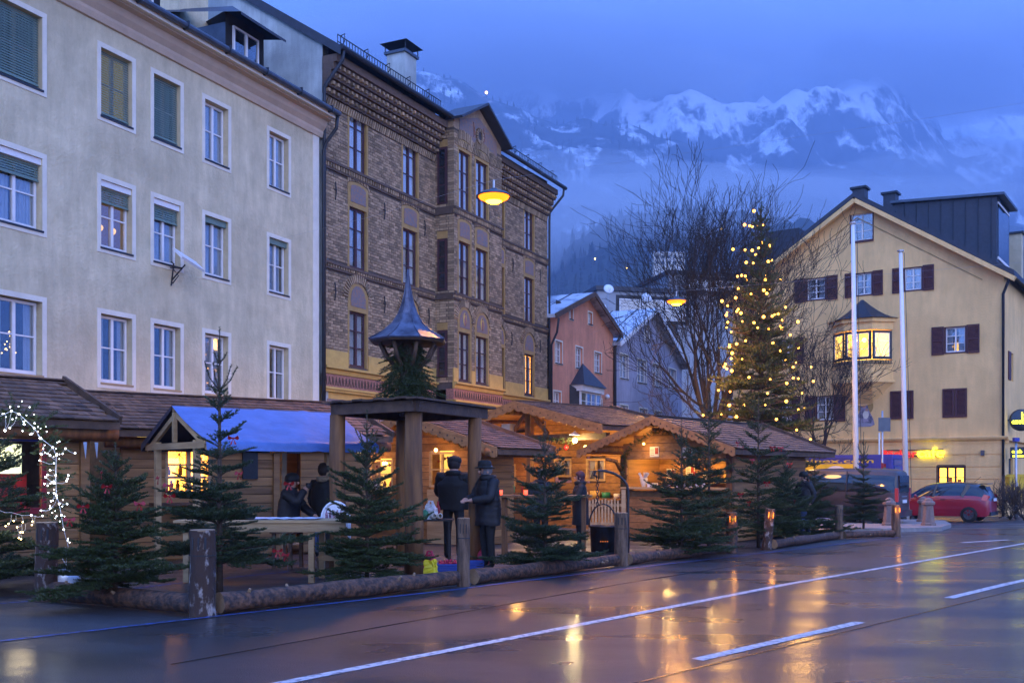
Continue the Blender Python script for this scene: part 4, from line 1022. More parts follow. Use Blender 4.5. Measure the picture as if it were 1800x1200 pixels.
# ================================================================== yellow house
TY = math.atan2(-1800, 2600)
FY = Frame((1765 - 900) / F * 46, 46, TY)
yh = thing('yellow_house', 'large yellow gabled house with dark red shutters and lit oriel', 'house', (FY.X, FY.Y, 0), TY)
uP = FY.u(1507); zP = FY.z(1507, 352); uL = FY.u(1288); zE = FY.z(1765, 478)
zco = FY.z(1620, 773)
Wn = {}
def yrow(lst):
    out = [wrect(FY, *w) for w in lst]; za = sum(o[2] for o in out) / len(out); zb_ = sum(o[3] for o in out) / len(out)
    return [(o[0], o[1], za, zb_) for o in out]
top = yrow([(1496, 378, 1534, 420)]); r3 = yrow([(1417, 489, 1452, 526), (1503, 481, 1534, 519), (1588, 472, 1622, 510)])
r2 = yrow([(1660, 576, 1699, 618), (1372, 596, 1398, 640)]); r1 = yrow([(1434, 695, 1467, 736), (1372, 700, 1394, 745)])
shut = yrow([(1565, 687, 1606, 735), (1657, 684, 1700, 733)])
cafe = yrow([(1646, 818, 1698, 860)])
opsY = top + r3 + r2 + r1 + cafe
slope = (zP - zE) / (-uP)
clips = [((0, zE), (slope, 1.0)), ((uP, zP), (-slope, 1.0))]
facade(opsY, uL, 0, zco - .1, zP + .1, M['yellow_wall'], 'wall', yh, depth=.14, clips=clips)
# ground floor rusticated in bands
nb = 7; zg = -1.0; hb = (zco - .12 - zg) / nb
GX = [(uL, 0)]
for k in range(nb):
    z0, z1 = zg + k * hb, zg + (k + 1) * hb - .035
    c = cafe[0]
    if z1 > c[2] and z0 < c[3]: segs = [(uL, c[0]), (c[1], 0)]
    else: segs = [(uL, 0)]
    for a, b in segs: B('rusticated_band', M['yellow_wall'], yh, (a, b, -.035, .03, z0, z1))
facade(cafe, uL, 0, zg, zco, M['yellow_wall'], 'wall_lower', yh, depth=.2, y=.01)
mb = MB(); mb.prism([(.02, zco - .22), (-.05, zco - .2), (-.06, zco - .1), (-.16, zco - .02), (-.2, zco + .06), (-.2, zco + .1), (.02, zco + .14)], uL, .2, plane='yz'); mb.build('cornice', M['yellow_wall'], yh)
# right flank
facade([(1.6, 2.5, FY.z(1765, 640) - .6, FY.z(1765, 640) + .7), (1.2, 2.4, 0, 2.2)], 0, 14, -1, zE, M['yellow_wall'], 'flank', yh, depth=.2)
fl_ = [c for c in yh.children if c.name.startswith('flank')][-1]; fl_.rotation_euler = (0, 0, R(90))
B('flank_cornice', M['yellow_wall'], yh, (0, .2, 0, 14, zco - .08, zco + .1)); B('door', M['room_dark'], yh, (-.2, -.1, 1.2, 2.4, -1, 2.2))
B('shutter', M['shutter'], yh, (.0, .05, 1.0, 1.6, FY.z(1765, 640) - .6, FY.z(1765, 640) + .7)); B('room', M['room_dark'], yh, (-.3, -.2, 1.2, 2.9, FY.z(1765, 640) - .8, FY.z(1765, 640) + .9))
D = 14.0; e = .5; ovy = .55
def roof_side(s):
    uE = (0 + e) if s > 0 else (uL_sym - e)
    zz_ = zE - slope * e
    A = [(uP, -ovy, zP + .05), (uE, -ovy, zz_ + .05), (uE, D, zz_ + .05), (uP, D, zP + .05)]
    Bt = [(a, b, c + .22) for a, b, c in A]
    mb = MB(); mb.add(A + Bt, [(0, 1, 2, 3), (4, 7, 6, 5), (0, 4, 5, 1), (1, 5, 6, 2)]); mb.build('roof', M['slate'], yh)
    mb = MB(); mb.bar((uP, -ovy + .16, zP - .1), (uE, -ovy + .16, zz_ - .1), .3, .2); mb.build('verge_soffit', M['yellow_wall'], yh)
uL_sym = 2 * uP
roof_side(1); roof_side(-1)
mb = MB()
for a, b in (((uP, zP - .85), (-.9, zE - .25)), ((uP, zP - .85), (uL + 1.0, zP - .85 - slope * (uP - uL - 1.0)))): mb.bar((a[0], -.012, a[1]), (b[0], -.012, b[1]), .03, .05, up=(0, 1, 0))
mb.build('gable_moulding', M['ochre_trim'], yh)
B('side_wall', M['yellow_wall'], yh, (uL + .05, -.6, 1.4, D, -1, zE - .2))
w = sash_window(yh, *top[0][:2], top[0][2], top[0][3], .1, M['white_paint'], bars=2, leaves=2, fw=.05, curtain=[(.0, .2)])
B('window_trim', M['shutter'], w, (top[0][0] - .05, top[0][1] + .05, -.06, .1, top[0][2] - .1, top[0][2]), (top[0][0] - .05, top[0][0], -.03, .1, top[0][2], top[0][3]), (top[0][1], top[0][1] + .05, -.03, .1, top[0][2], top[0][3]))
def shut_window(w0, room='room_dark', curtain=None):
    u0, u1, z0, z1 = w0
    w = sash_window(yh, u0 + .06, u1 - .06, z0 + .06, z1 - .04, .07, M['white_paint'], bars=2, leaves=2, fw=.05, curtain=curtain or [(.0, .35), (.65, 1)], room=room)
    mb = MB(); mb.box(u0, u0 + .06, -.02, .1, z0, z1); mb.box(u1 - .06, u1, -.02, .1, z0, z1); mb.box(u0 + .06, u1 - .06, -.02, .1, z0, z0 + .06); mb.box(u0 + .06, u1 - .06, -.02, .1, z1 - .04, z1); mb.build('window_trim', M['shutter'], w)
    sw = (u1 - u0) * .58
    for a, b in ((u0 - sw, u0 - .01), (u1 + .01, u1 + sw)):
        leaf = MB(); leaf.box(a, a + .06, -.06, -.02, z0 - .03, z1 + .03); leaf.box(b - .06, b, -.06, -.02, z0 - .03, z1 + .03)
        for zz in (z0 - .03, (z0 + z1) / 2 - .03, z1 - .03): leaf.box(a + .06, b - .06, -.06, -.02, zz, zz + .06)
        zz = z0 + .05
        while zz < z1 - .06: leaf.add([(a + .06, -.05, zz), (b - .06, -.05, zz), (b - .06, -.02, zz + .05), (a + .06, -.02, zz + .05)], [(0, 1, 2, 3)]); zz += .055
        leaf.build('shutter', M['shutter'], yh)
    return w
for i, w0 in enumerate(r3 + r2 + r1): shut_window(w0, 'room_dark')
_w = r2[0]; s = MB(); s.box(_w[0] + .35, _w[1] - .15, .4, .42, _w[2] + .1, _w[2] + .55); s.build('lit_lampshade', M['room_warm'], yh)
for u0, u1, z0, z1 in shut:
    for a, b in ((u0, (u0 + u1) / 2 - .01), ((u0 + u1) / 2 + .01, u1)):
        leaf = MB(); leaf.box(a, a + .09, -.06, .0, z0, z1); leaf.box(b - .09, b, -.06, .0, z0, z1); leaf.box(a + .09, b - .09, -.06, 0, z0, z0 + .09); leaf.box(a + .09, b - .09, -.06, 0, z1 - .09, z1)
        zz = z0 + .1
        while zz < z1 - .1: leaf.add([(a + .09, -.05, zz), (b - .09, -.05, zz), (b - .09, -.01, zz + .05), (a + .09, -.01, zz + .05)], [(0, 1, 2, 3)]); zz += .055
        leaf.build('closed_shutter', M['shutter'], yh)
# oriel
po = .75
oa, ob = FY.u(1483, -po), FY.u(1533, -po); oe0, oe1 = FY.u(1463), FY.u(1570)
zw0, zw1 = FY.z(1508, 632, -po), FY.z(1508, 582, -po); zo0 = FY.z(1508, 668, -po); zo1 = FY.z(1508, 560, -po)
pl = [(oe0, 0), (oa, -po), (ob, -po), (oe1, 0)]
ori = MB()
def ring(z0, z1, gr=0.0):
    q = [(pl[0][0] - gr, 0), (pl[1][0] - gr * .5, -po - gr), (pl[2][0] + gr * .5, -po - gr), (pl[3][0] + gr, 0)]
    ori.prism(q, z0, z1, plane='xy')
ring(zo0, zw0 - .05); ring(zo0 - .12, zo0, .1)
o_ = ori.build('oriel', M['yellow_wall'], yh); ori = MB(); ring(zw1 + .05, zo1); ring(zo1 - .18, zo1, .12); ori.build('oriel_cornice', M['yellow_wall'], o_)
cn = MB(); cx = (pl[0][0] + pl[3][0]) / 2
cn.add([(p[0], p[1], zo0 - .12) for p in pl] + [(cx - .5, 0, zo0 - 1.1), (cx + .5, 0, zo0 - 1.1), (cx, -.1, zo0 - 1.2)], [(0, 1, 4), (1, 2, 5, 6, 4) if False else (1, 2, 5, 4), (2, 3, 5), (4, 5, 6)]); cn.build('corbel', M['yellow_wall'], o_)
rf = MB(); n_ = 5
rings = []
for k in range(n_ + 1):
    f = k / n_; s = (1 - f) * 1.12 + .04; zz = zo1 + 1.0 * f ** 1.6
    rings.append([(cx + (p[0] - cx) * s * 1.02, p[1] * s * (1.15 if k == 0 else 1.05), zz) for p in pl])
for r_ in rings: rf.v += r_
for k in range(n_):
    for i in range(3): rf.f.append((k * 4 + i, k * 4 + i + 1, k * 4 + i + 5, k * 4 + i + 4)); rf.m.append(0)
rf.build('oriel_roof', M['slate'], o_)
def oriel_face(p, q, leaves):
    a = Vector((p[0], p[1])); b = Vector((q[0], q[1])); L = (b - a).length; ang = math.atan2(b.y - a.y, b.x - a.x)
    before = set(yh.children)
    w = sash_window(yh, .05, L - .05, zw0, zw1, .02, M['dark_metal'], bars=0, leaves=1, fw=.10, room='room_gold', deep=.7, gl='glass_clear')
    mb = MB(); n2 = leaves
    for i in range(n2):
        x0 = .15 + (L - .3) * i / n2; x1 = .15 + (L - .3) * (i + 1) / n2
        mb.box(x0, x0 + .035, .03, .06, zw0 + .13, zw1 - .1); mb.box(x1 - .035, x1, .03, .06, zw0 + .13, zw1 - .1)
        for k in range(4): zz = zw0 + .13 + (zw1 - zw0 - .25) * k / 3; mb.box(x0 + .035, x1 - .035, .03, .06, zz - .012, zz + .012)
    mb.build('sash', M['white_paint'], w)
    for ch in w.children:
        if ch.name.startswith('room'):
            bpy.data.objects.remove(ch)
    w.location = (a.x, a.y, 0); w.rotation_euler = (0, 0, ang)
    return w
oriel_face(pl[0], pl[1], 1); wf = oriel_face(pl[1], pl[2], 2); oriel_face(pl[2], pl[3], 1)
MB().box(oe0 + .08, oe1 - .08, -.03, -.01, zw0, zw1).build('lit_room', M['room_gold'], o_)
s = MB()
for k in (-1, 1): s.sphere(((oa + ob) / 2 + k * .22, -po + .3, zw0 + .95), .11, 10, 8)
s.build('ceiling_lamp', M['bulb_hot'], o_, True)
for a, b in zip(pl, pl[1:]):                                            # little iron flower rails
    mb = MB(); mb.bar((a[0], a[1] - .1, zw0 - .06), (b[0], b[1] - .1, zw0 - .06), .03, .03); mb.bar((a[0], a[1] - .1, zw0 - .2), (b[0], b[1] - .1, zw0 - .2), .03, .03)
    for k in range(8):
        f = (k + .5) / 8; x = a[0] + (b[0] - a[0]) * f; y = a[1] + (b[1] - a[1]) * f - .1; mb.bar((x, y, zw0 - .2), (x, y, zw0 - .06), .02, .05)
    mb.build('flower_rail', M['black_iron'], o_)
# wall painting: seated figure with a child, as flat paint on the plaster
def ell(cx_, cz, rx, rz_, n=20): return [(cx_ + rx * math.cos(2 * math.pi * k / n), cz + rz_ * math.sin(2 * math.pi * k / n)) for k in range(n)]
fu, fz = FY.uv(1519, 728)
fr_ = MB(); sc_ = 46 / F * 1.09
fr_.prism([(fu - .48, fz - .55), (fu - .3, fz - .6), (fu + .3, fz - .6), (fu + .5, fz - .5), (fu + .42, fz - .2), (fu + .22, fz + .2), (fu + .12, fz + .55), (fu, fz + .64), (fu - .14, fz + .56), (fu - .2, fz + .2), (fu - .36, fz - .2)], -.006, .002)
fo = fr_.build('wall_painting', M['fresco'], yh); fo['label'] = 'painted robed figure holding a child on the yellow wall'
for nm, poly, mt in (('painted_halo', ell(fu + .06, fz + .38, .38, .38), 'ochre_trim'),):
    MB().prism(poly, -.003, .002).build(nm, M[mt], fo)
for nm, poly, mt in (('painted_face', ell(fu, fz + .42, .09, .12), 'skin'), ('painted_child_face', ell(fu + .12, fz + .2, .07, .08), 'skin'), ('painted_child', ell(fu + .08, fz - .02, .14, .2), 'paper'), ('painted_hem', ell(fu, fz - .5, .42, .09), 'lilac_wall')):
    MB().prism(poly, -.010, -.0065).build(nm, M[mt], fo)
# zinc dormer on the right slope, small dormer on the left, chimneys
def zr(u): return zP - slope * abs(u - uP)
du0, du1 = FY.u(1578, 1.2), FY.u(1752, 1.2)
zd0 = FY.z(1752, 345, 1.2); zd1 = FY.z(1590, 356, 1.2)
dm = MB(); dm.prism([(du0, zr(du0) + .2), (du1, zr(du1) + .2), (du1, zd0), (du0 - .2, zd1)], 1.2, 4.6); do = dm.build('dormer', M['slate'], yh)
x = du0 + .3
while x < du1: B('seam', M['dark_metal'], do, (x, x + .03, 1.16, 1.2, max(zr(x), 0) + .25, zd1 + (zd0 - zd1) * (x - du0) / (du1 - du0))); x += .55
mb = MB(); mb.add([(du0 - .3, 1.0, zd1 + .02), (du1 + .35, 1.0, zd0 + .0), (du1 + .35, 4.8, zd0), (du0 - .3, 4.8, zd1 + .02), (du0 - .3, 1.0, zd1 + .14), (du1 + .35, 1.0, zd0 + .12), (du1 + .35, 4.8, zd0 + .12), (du0 - .3, 4.8, zd1 + .14)], [(0, 1, 2, 3), (4, 7, 6, 5), (0, 4, 5, 1), (1, 5, 6, 2)]); mb.build('dormer_roof', M['zinc'], do)
B('dormer_window', M['car_glass'], do, (du1 - .02, du1 + .03, 1.5, 4.3, zr(du1) + .7, zd0 - .3)); B('dormer_frame', M['white_paint'], do, (du1, du1 + .05, 1.4, 4.4, zd0 - .3, zd0 - .2)); B('dormer_sill', M['white_paint'], do, (du1, du1 + .05, 1.4, 4.4, zr(du1) + .55, zr(du1) + .68))
dl = FY.u(1388, 1.5); B('dormer', M['slate'], yh, (dl - 1.2, dl + .6, 1.2, 3.5, zr(dl) - .8, FY.z(1388, 405, 1.5)))
for (x, y, w_, dy, m_) in ((1512, 334, .3, 1.6, 'slate'), (1566, 343, .3, 3.0, 'slate'), (1786, 413, .3, 8, 'plaster_grey')):
    u = FY.u(x, dy); z = FY.z(x, y, dy); c = B('chimney', M[m_], yh, (u - w_, u + w_, dy - w_, dy + w_, (zr(u) if x < 1700 else zE) - .6, z)); B('chimney_cap', M['dark_metal'], c, (u - w_ - .1, u + w_ + .1, dy - w_ - .1, dy + w_ + .1, z, z + .1))
mb = MB(); mb.tube([(.35, -.45, zE - .05), (.2, -.25, zE - .5), (-.02, -.1, zE - 1.0), (-.02, -.1, -.9)], .065, 8); mb.build('downpipe', M['dark_metal'], yh, True)
# cafe window
c = cafe[0]
cw = sash_window(yh, c[0] + .05, c[1] - .05, c[2], c[3] - .05, .1, M['dark_metal'], bars=1, leaves=3, fw=.07, room='room_gold', split=[.52], deep=1.0, gl='glass_clear')
B('cafe_surround', M['dark_wood'], cw, (c[0], c[0] + .05, -.03, .12, c[2], c[3]), (c[1] - .05, c[1], -.03, .12, c[2], c[3]), (c[0] + .05, c[1] - .05, -.03, .12, c[3] - .05, c[3] + .04))
cs = MB(); rr = random.Random(8)
for k in range(7): x = c[0] + .2 + k * .2; cs.box(x, x + .15, .6, .7, c[2] + .1, c[2] + rr.uniform(.25, .55))
cs.build('cafe_counter', M['dark_wood'], cw)
B('alarm_box', M['zinc'], yh, (FY.u(1725), FY.u(1731), -.16, -.036, FY.z(1728, 800), FY.z(1728, 791)))
def text(body, size, m, parent, loc, rot, ext=.02, name='lettering', bold=0.0, sx=1.0):
    cu = bpy.data.curves.new(name, 'FONT'); cu.body = body; cu.size = size; cu.extrude = ext; cu.offset = bold; cu.materials.append(m)
    cu.resolution_u = 3
    tmp = bpy.data.objects.new(name, cu); COL.objects.link(tmp); bpy.context.view_layer.update()
    me = bpy.data.meshes.new_from_object(tmp.evaluated_get(bpy.context.evaluated_depsgraph_get())); bpy.data.objects.remove(tmp); bpy.data.curves.remove(cu)
    me.name = name; o = link(name, me, parent, loc, rot); o.scale = (sx, 1, 1); return o
# illuminated shop lettering, red then yellow
us0, zs0 = FY.uv(1549, 803, -.1); us1 = FY.u(1612, -.1); us2 = FY.u(1658, -.1)
st = thing('cafe_sign', 'illuminated cafe lettering in red and yellow over cafe window', 'sign', (FY.X + FY.xl[0] * us0 , FY.Y + FY.xl[1] * us0, zs0), TY)
t1 = text('Bäcker', .50, M['sign_red'], st, (0, -.14, -.02), (R(90), 0, 0), .03, 'red_lettering', .006)
t2 = text('cafe', .62, M['neon_yellow'], st, (us1 - us0, -.14, -.02), (R(90), 0, 0), .03, 'yellow_lettering', .008)
bpy.context.view_layer.update()
t1.scale.x = (us1 - us0 - .03) / max(t1.dimensions.x, .1); t2.scale.x = (us2 - us1) / max(t2.dimensions.x, .1)
B('sign_rail', M['dark_metal'], st, (0, us2 - us0, -.10, .06, .02, .06), (0, us2 - us0, -.10, .06, .3, .34))
P = Vector((FY.X, FY.Y)) + Vector((math.sin(-TY) * .0, 0))
rs = thing('round_shop_sign', 'black round hanging sign with glowing yellow letters at right edge', 'sign', (px(1795, 738, 46.6).x, 46.6, px(1795, 738, 46.6).z), R(-20))
mb = MB(); mb.lathe([(.01, -.08), (.44, -.08), (.5, -.05), (.5, .05), (.44, .08), (.01, .08)], 28, cap=False); mb.build('sign_disc', M['car_black'], rs, True, None, (R(90), 0, 0))
text('ezeb', .30, M['neon_yellow'], rs, (-.40, -.1, -.16), (R(90), 0, 0), .01, 'yellow_lettering', .004); text('b', .42, M['neon_yellow'], rs, (-.02, -.1, .06), (R(90), 0, 0), .01, 'yellow_lettering', .004)
B('sign_arm', M['black_iron'], rs, (-1.0, -.48, -.04, .04, -.04, .04))
s2 = thing('small_lit_sign', 'small lit yellow sign on the right flank of the yellow house', 'sign', (px(1789, 795, 46).x, 46, px(1789, 795, 46).z), R(-20))
B('sign_case', M['dark_metal'], s2, (-.3, .3, 0, .12, -.25, .25)); text('ezeb', .22, M['neon_yellow'], s2, (-.24, -.03, -.02), (R(90), 0, 0), .01, 'yellow_lettering', .003); B('sign_strip', M['neon_yellow'], s2, (-.2, .22, -.02, 0, -.2, -.12))
# ================================================================== market huts
SH = [MB().add([(-w / 2, -.14, .0), (w / 2, -.14, .0), (w / 2, .16, .012), (-w / 2, .16, .012), (-w / 2, -.14, .022), (w / 2, -.14, .022), (w / 2, .16, .018), (-w / 2, .16, .018)],
               [(4, 5, 6, 7), (0, 1, 5, 4), (1, 2, 6, 5), (3, 0, 4, 7)]).mesh('shingle', M['shingle']) for w in (.17, .205, .235)]
def shingles(par, x0, x1, ya, za, yb, zb, expo=.205, limit=300, seed=1):
    """lay shingles on the slope from eave (ya,za) up to ridge (yb,zb); each an object, beyond `limit` joined"""
    rg = random.Random(seed); dy, dz = yb - ya, zb - za; sl = math.hypot(dy, dz); n = int(sl / expo); ang = math.atan2(dz, dy)
    fl = dy < 0; cnt = 0; mb = MB()
    for r in range(n + 1):
        t = min((r + .55) * expo, sl - .05) / sl; y, z = ya + dy * t, za + dz * t
        x = x0 + rg.uniform(0, .1)
        while x < x1:
            k = rg.randrange(3); w = (.17, .205, .235)[k] + .006
            if x + w > x1 + .03: break
            tilt = rg.uniform(.0, .05) + .05
            if fl: rot = (-(math.pi - ang) + 0, 0, math.pi)
            R_ = Matrix.Rotation(math.pi if fl else 0, 3, 'Z') @ Matrix.Rotation((math.atan2(dz, abs(dy))) - tilt, 3, 'X')
            c = Vector((x + w / 2, y, z + .012 + rg.uniform(0, .008)))
            if cnt < limit:
                link('shingle', SH[k], par, c, (R_ @ Matrix.Rotation(rg.uniform(-.02, .02), 3, 'Z')).to_euler())
            else:
                mb.add([R_ @ Vector(v.co) + c for v in SH[k].vertices], [tuple(p.vertices) for p in SH[k].polygons])
            cnt += 1; x += w
    if mb.v:
        o = mb.build('shingles', M['shingle'], par); o['kind'] = 'stuff'
def plank_wall(par, axis, off, a0, a1, z0, z1, ops=(), top=None, h=.165, m='plank', th=.03, outward=-1, seed=1):
    """horizontal boards on the plane axis=='x' (runs along x at y=off) or 'y' (runs along y at x=off)"""
    rg = random.Random(seed); z = z0; lin = MB()
    while z < z1 - .02:
        zt = min(z + h, z1); lo, hi = a0, a1
        if top:
            r = top(zt - .01)
            if r is None: break
            lo, hi = max(lo, r[0]), min(hi, r[1])
        segs = [(lo, hi)]
        for o in ops:
            if z < o[3] - .01 and zt > o[2] + .01:
                ns = []
                for s in segs:
                    if s[1] <= o[0] or s[0] >= o[1]: ns.append(s); continue
                    if o[0] - s[0] > .03: ns.append((s[0], o[0]))
                    if s[1] - o[1] > .03: ns.append((o[1], s[1]))
                segs = ns
        for s in segs:
            j = rg.uniform(0, .006); d0, d1 = sorted((off, off + outward * (th + j)))
            b = (s[0], s[1], d0, d1, z + .006, zt - .006) if axis == 'x' else (d0, d1, s[0], s[1], z + .006, zt - .006)
            e0, e1 = sorted((off - outward * .001, off - outward * .012)); lin.box(*((s[0], s[1], e0, e1, z - .001, zt + .001) if axis == 'x' else (e0, e1, s[0], s[1], z - .001, zt + .001)))
            MB().box(*b).build('plank', M[m], par)
        z = zt
    lin.build('light_stop_backing', M['dark_wood'], par)  # strips added behind the boards, stopping room glow leaking through the gaps
def bulb_light(parent, loc, watts, col=(1, .55, .18), r=.05, mesh=True, mname='bulb_hot'):
    if mesh:
        mb = MB(); mb.sphere((0, 0, 0), r, 10, 8); o = mb.build('bulb', M[mname], parent, True, loc)
    L = bpy.data.lights.new('bulb_light', 'POINT'); L.energy = watts; L.color = col; L.shadow_soft_size = max(r, .06)
    lo = bpy.data.objects.new('bulb_light', L); COL.objects.link(lo); lo.parent = parent
    lo.location = (loc[0], loc[1], loc[2] - r - .08); return lo
def bargeboard(par, x, pts, drop=.17, scal=.2, m='plank', th=.035):
    """scalloped board under the verge; pts: eave, ridge, eave in (y,z)"""
    for (a, b) in zip(pts, pts[1:]):
        L = math.hypot(b[0] - a[0], b[1] - a[1]); n = max(3, int(L / scal)); top = []; low = []
        for k in range(n * 6 + 1):
            f = k / (n * 6); y = a[0] + (b[0] - a[0]) * f; z = a[1] + (b[1] - a[1]) * f
            top.append((y, z + .03)); low.append((y, z - drop - .05 * abs(math.sin(math.pi * f * n))))
        mb = MB(); nn = len(top)
        vs = [(x, *p) for p in top] + [(x, *p) for p in low] + [(x - th, *p) for p in top] + [(x - th, *p) for p in low]
        fs = []
        for k in range(nn - 1):
            fs += [(k, k + 1, nn + k + 1, nn + k), (2 * nn + k, 3 * nn + k, 3 * nn + k + 1, 2 * nn + k + 1), (nn + k, nn + k + 1, 3 * nn + k + 1, 3 * nn + k), (k, 2 * nn + k, 2 * nn + k + 1, k + 1)]
        fs += [(0, nn, 3 * nn, 2 * nn), (nn - 1, 3 * nn - 1, 4 * nn - 1, 2 * nn - 1)]
        mb.add(vs, fs); o = mb.build('bargeboard', M[m], par)
        hm = MB()
        for k in range(n):
            f = (k + .5) / n; y = a[0] + (b[0] - a[0]) * f; z = a[1] + (b[1] - a[1]) * f - drop * .55
            hm.box(x - th - .004, x - th, y - .018, y + .018, z - .025, z + .018)
        ho = hm.build('cut_hearts', M['dark_wood'], o); ho['kind'] = 'stuff'
class Hut:
    def __init__(s, name, label, O, th, L, W, wall, ridge, eave, yr=None, ovf=.45, ovb=.45, ovl=.4, ovr=.3, seed=1, slopes='f', limit=300, cut=True):
        Y = O[1]; gz = g(Y); s.gz = gz
        s.t = thing(name, label, 'hut', (O[0], O[1], gz), th, 'market huts'); t = s.t
        s.L, s.W = L, W; s.ridge, s.eave = ridge - gz, eave - gz; s.yr = yr if yr is not None else W / 2
        s.sf = (s.ridge - s.eave) / (s.yr + ovf); s.sb = (s.ridge - s.eave) / (W + ovb - s.yr)
        s.ovf, s.ovb, s.ovl, s.ovr = ovf, ovb, ovl, ovr
        mb = MB(); x0, x1 = -ovl, L + ovr; tk = .05
        for (ya, yb) in ((-ovf, s.yr), (s.yr, W + ovb)):
            za, zb_ = s.rz(ya), s.rz(yb)
            mb.add([(x0, ya, za), (x1, ya, za), (x1, yb, zb_), (x0, yb, zb_), (x0, ya, za - tk), (x1, ya, za - tk), (x1, yb, zb_ - tk), (x0, yb, zb_ - tk)],
                   [(0, 1, 2, 3), (4, 7, 6, 5), (0, 4, 5, 1), (1, 5, 6, 2), (3, 2, 6, 7), (0, 3, 7, 4)])
        s.roof = mb.build('roof', M['plank'], t)
        if 'f' in slopes: shingles(s.roof, x0, x1, -ovf - .04, s.rz(-ovf), s.yr, s.ridge, seed=seed, limit=limit)
        if 'b' in slopes: shingles(s.roof, x0, x1, W + ovb + .04, s.rz(W + ovb), s.yr, s.ridge, seed=seed + 9, limit=0)
        B('ridge_board', M['shingle'], s.roof, (x0, x1, s.yr - .11, s.yr + .11, s.ridge + .03, s.ridge + .055))
        mb = MB(); mb.bar((x1, -ovf - .03, s.rz(-ovf) + .03), (x1, s.yr, s.ridge + .05), .05, .14); mb.build('verge_board', M['dark_wood'], s.roof)
        B('eave_board', M['dark_wood'], s.roof, (x0, x1, -ovf - .015, -ovf + .02, s.rz(-ovf) - .12, s.rz(-ovf) - .004))
    def rz(s, y): return s.ridge - (s.sf * (s.yr - y) if y < s.yr else s.sb * (y - s.yr))
    def top(s, z):
        zz = z + .06
        if zz > s.ridge - .05: return None
        return (s.yr - (s.ridge - zz) / s.sf, s.yr + (s.ridge - zz) / s.sb)
    def log(s, x0, x1, y, z, r=.09, name='purlin', m='log_wood'):
        mb = MB(); mb.tube([(x0, y, z), ((x0 + x1) / 2, y, z + .01), (x1, y, z)], [r * .95, r, r], 12); return mb.build(name, M[m], s.t, True)

def local(O, th, L=0.0): return (O[0] + math.cos(th) * L, O[1] + math.sin(th) * L)
# --- hut at far left
t1_ = R(50); E1 = (-6.13, 16.0); L1 = 4.2
O1 = (E1[0] - .766 * .42 - .643 * (L1 + .3), E1[1] + .643 * .42 - .766 * (L1 + .3))
h1 = Hut('market_hut', 'brown shingled hut at far left behind the white light garland', O1, t1_, L1, 2.8, 2.1, 3.02, 2.30, ovf=.42, seed=2, limit=300)
F1 = Frame(O1[0], O1[1], t1_)
op1 = [(L1 - 1.9, L1 - .75, 1.0, 1.95)]
plank_wall(h1.t, 'x', 0, 0, L1, 0, 2.15, op1, seed=3); plank_wall(h1.t, 'y', L1, 0, 2.8, 0, 2.9, top=h1.top, outward=1, seed=4)
h1.log(-.4, L1 + .32, -.26, 2.12, .12); h1.log(-.4, L1 + .32, 2.7, 2.12, .12)
B('back_wall', M['plank'], h1.t, (0, L1, 2.75, 2.8, 0, 2.3)); B('red_frame', M['red'], h1.t, (op1[0][0] - .07, op1[0][0], -.06, .02, .95, 2.0), (op1[0][1], op1[0][1] + .07, -.06, .02, .95, 2.0), (op1[0][0], op1[0][1], -.1, .02, .9, .99))
B('lit_panel', emat('panel_white', (.75, .85, .55), .5), h1.t, (L1 - 1.8, L1 - .8, .5, .52, 1.5, 1.95)); B('red_backboard', M['red'], h1.t, (L1 - 1.9, L1 - .7, .55, .58, .95, 1.5))
B('blue_sign', M['container_blue'], h1.t, (L1 - 1.75, L1 - .7, -.08, -.05, 1.98, 2.07))
bulb_light(h1.t, (L1 - 1.3, .25, 1.9), 9, (1, .85, .6), .04)
for k, x in enumerate((L1 - .1, L1 - .28)):
    mb = MB(); mb.add([(x, -.4, 1.98), (x + .06, -.4, 1.98), (x + .03, -.42, 1.72), (x + .03, -.35, 1.9)], [(0, 1, 2), (0, 2, 3), (1, 3, 2), (0, 3, 1)]); mb.build('glass_pendant', M['steel'], h1.t)
B('post', M['plank'], h1.t, (L1 - 2.25, L1 - 2.1, -.12, -.035, 0, 2.1)); B('post', M['plank'], h1.t, (L1 - .16, L1 - .02, -.1, -.035, 0, 2.1))
# --- second hut
t2_ = R(38); E2 = (-2.45, 21.0); L2 = 5.0
O2 = (E2[0] - .616 * .42 - .788 * (L2 + .3), E2[1] + .788 * .42 - .616 * (L2 + .3))
h2 = Hut('market_hut', 'long shingled hut with golden window behind the blue awning stall', O2, t2_, L2, 3.4, 2.1, 3.02, 2.26, ovf=.42, ovb=.4, seed=5, limit=300)
F2 = Frame(O2[0], O2[1], t2_)
wa, wb_ = F2.u(290), F2.u(372); zA, zB_ = 1.16, 2.02
da, db = F2.u(497), F2.u(518)
plank_wall(h2.t, 'x', 0, 0, L2, 0, 2.2, [(wa, wb_, zA, zB_), (da, db + .12, .0, 2.1)], seed=6)
plank_wall(h2.t, 'y', L2, 0, 3.4, 0, 2.9, top=h2.top, outward=1, seed=7); B('back_wall', M['plank'], h2.t, (0, L2, 3.3, 3.34, 0, 2.4)); B('side_boarding', M['plank'], h2.t, (-.03, 0, 0, 3.4, 0, 2.3))
h2.log(-.35, L2 + .35, -.2, 2.10, .10)
w = sash_window(h2.t, wa, wb_, zA, zB_, -.0, M['pale_wood'], bars=2, leaves=2, fw=.06, room='room_gold', deep=.6, gl='glass_clear', split=[.33, .66])
mb = MB(); cx_, cz_ = wa + .28, zB_ - .12
for k in range(8): a = math.pi * k / 4; mb.bar((cx_, .05, cz_), (cx_ + .11 * math.cos(a), .05, cz_ + .11 * math.sin(a)), .01, .012, up=(0, 1, 0))
mb.build('straw_star', M['dark_wood'], w)
rg = random.Random(5); gm = MB()
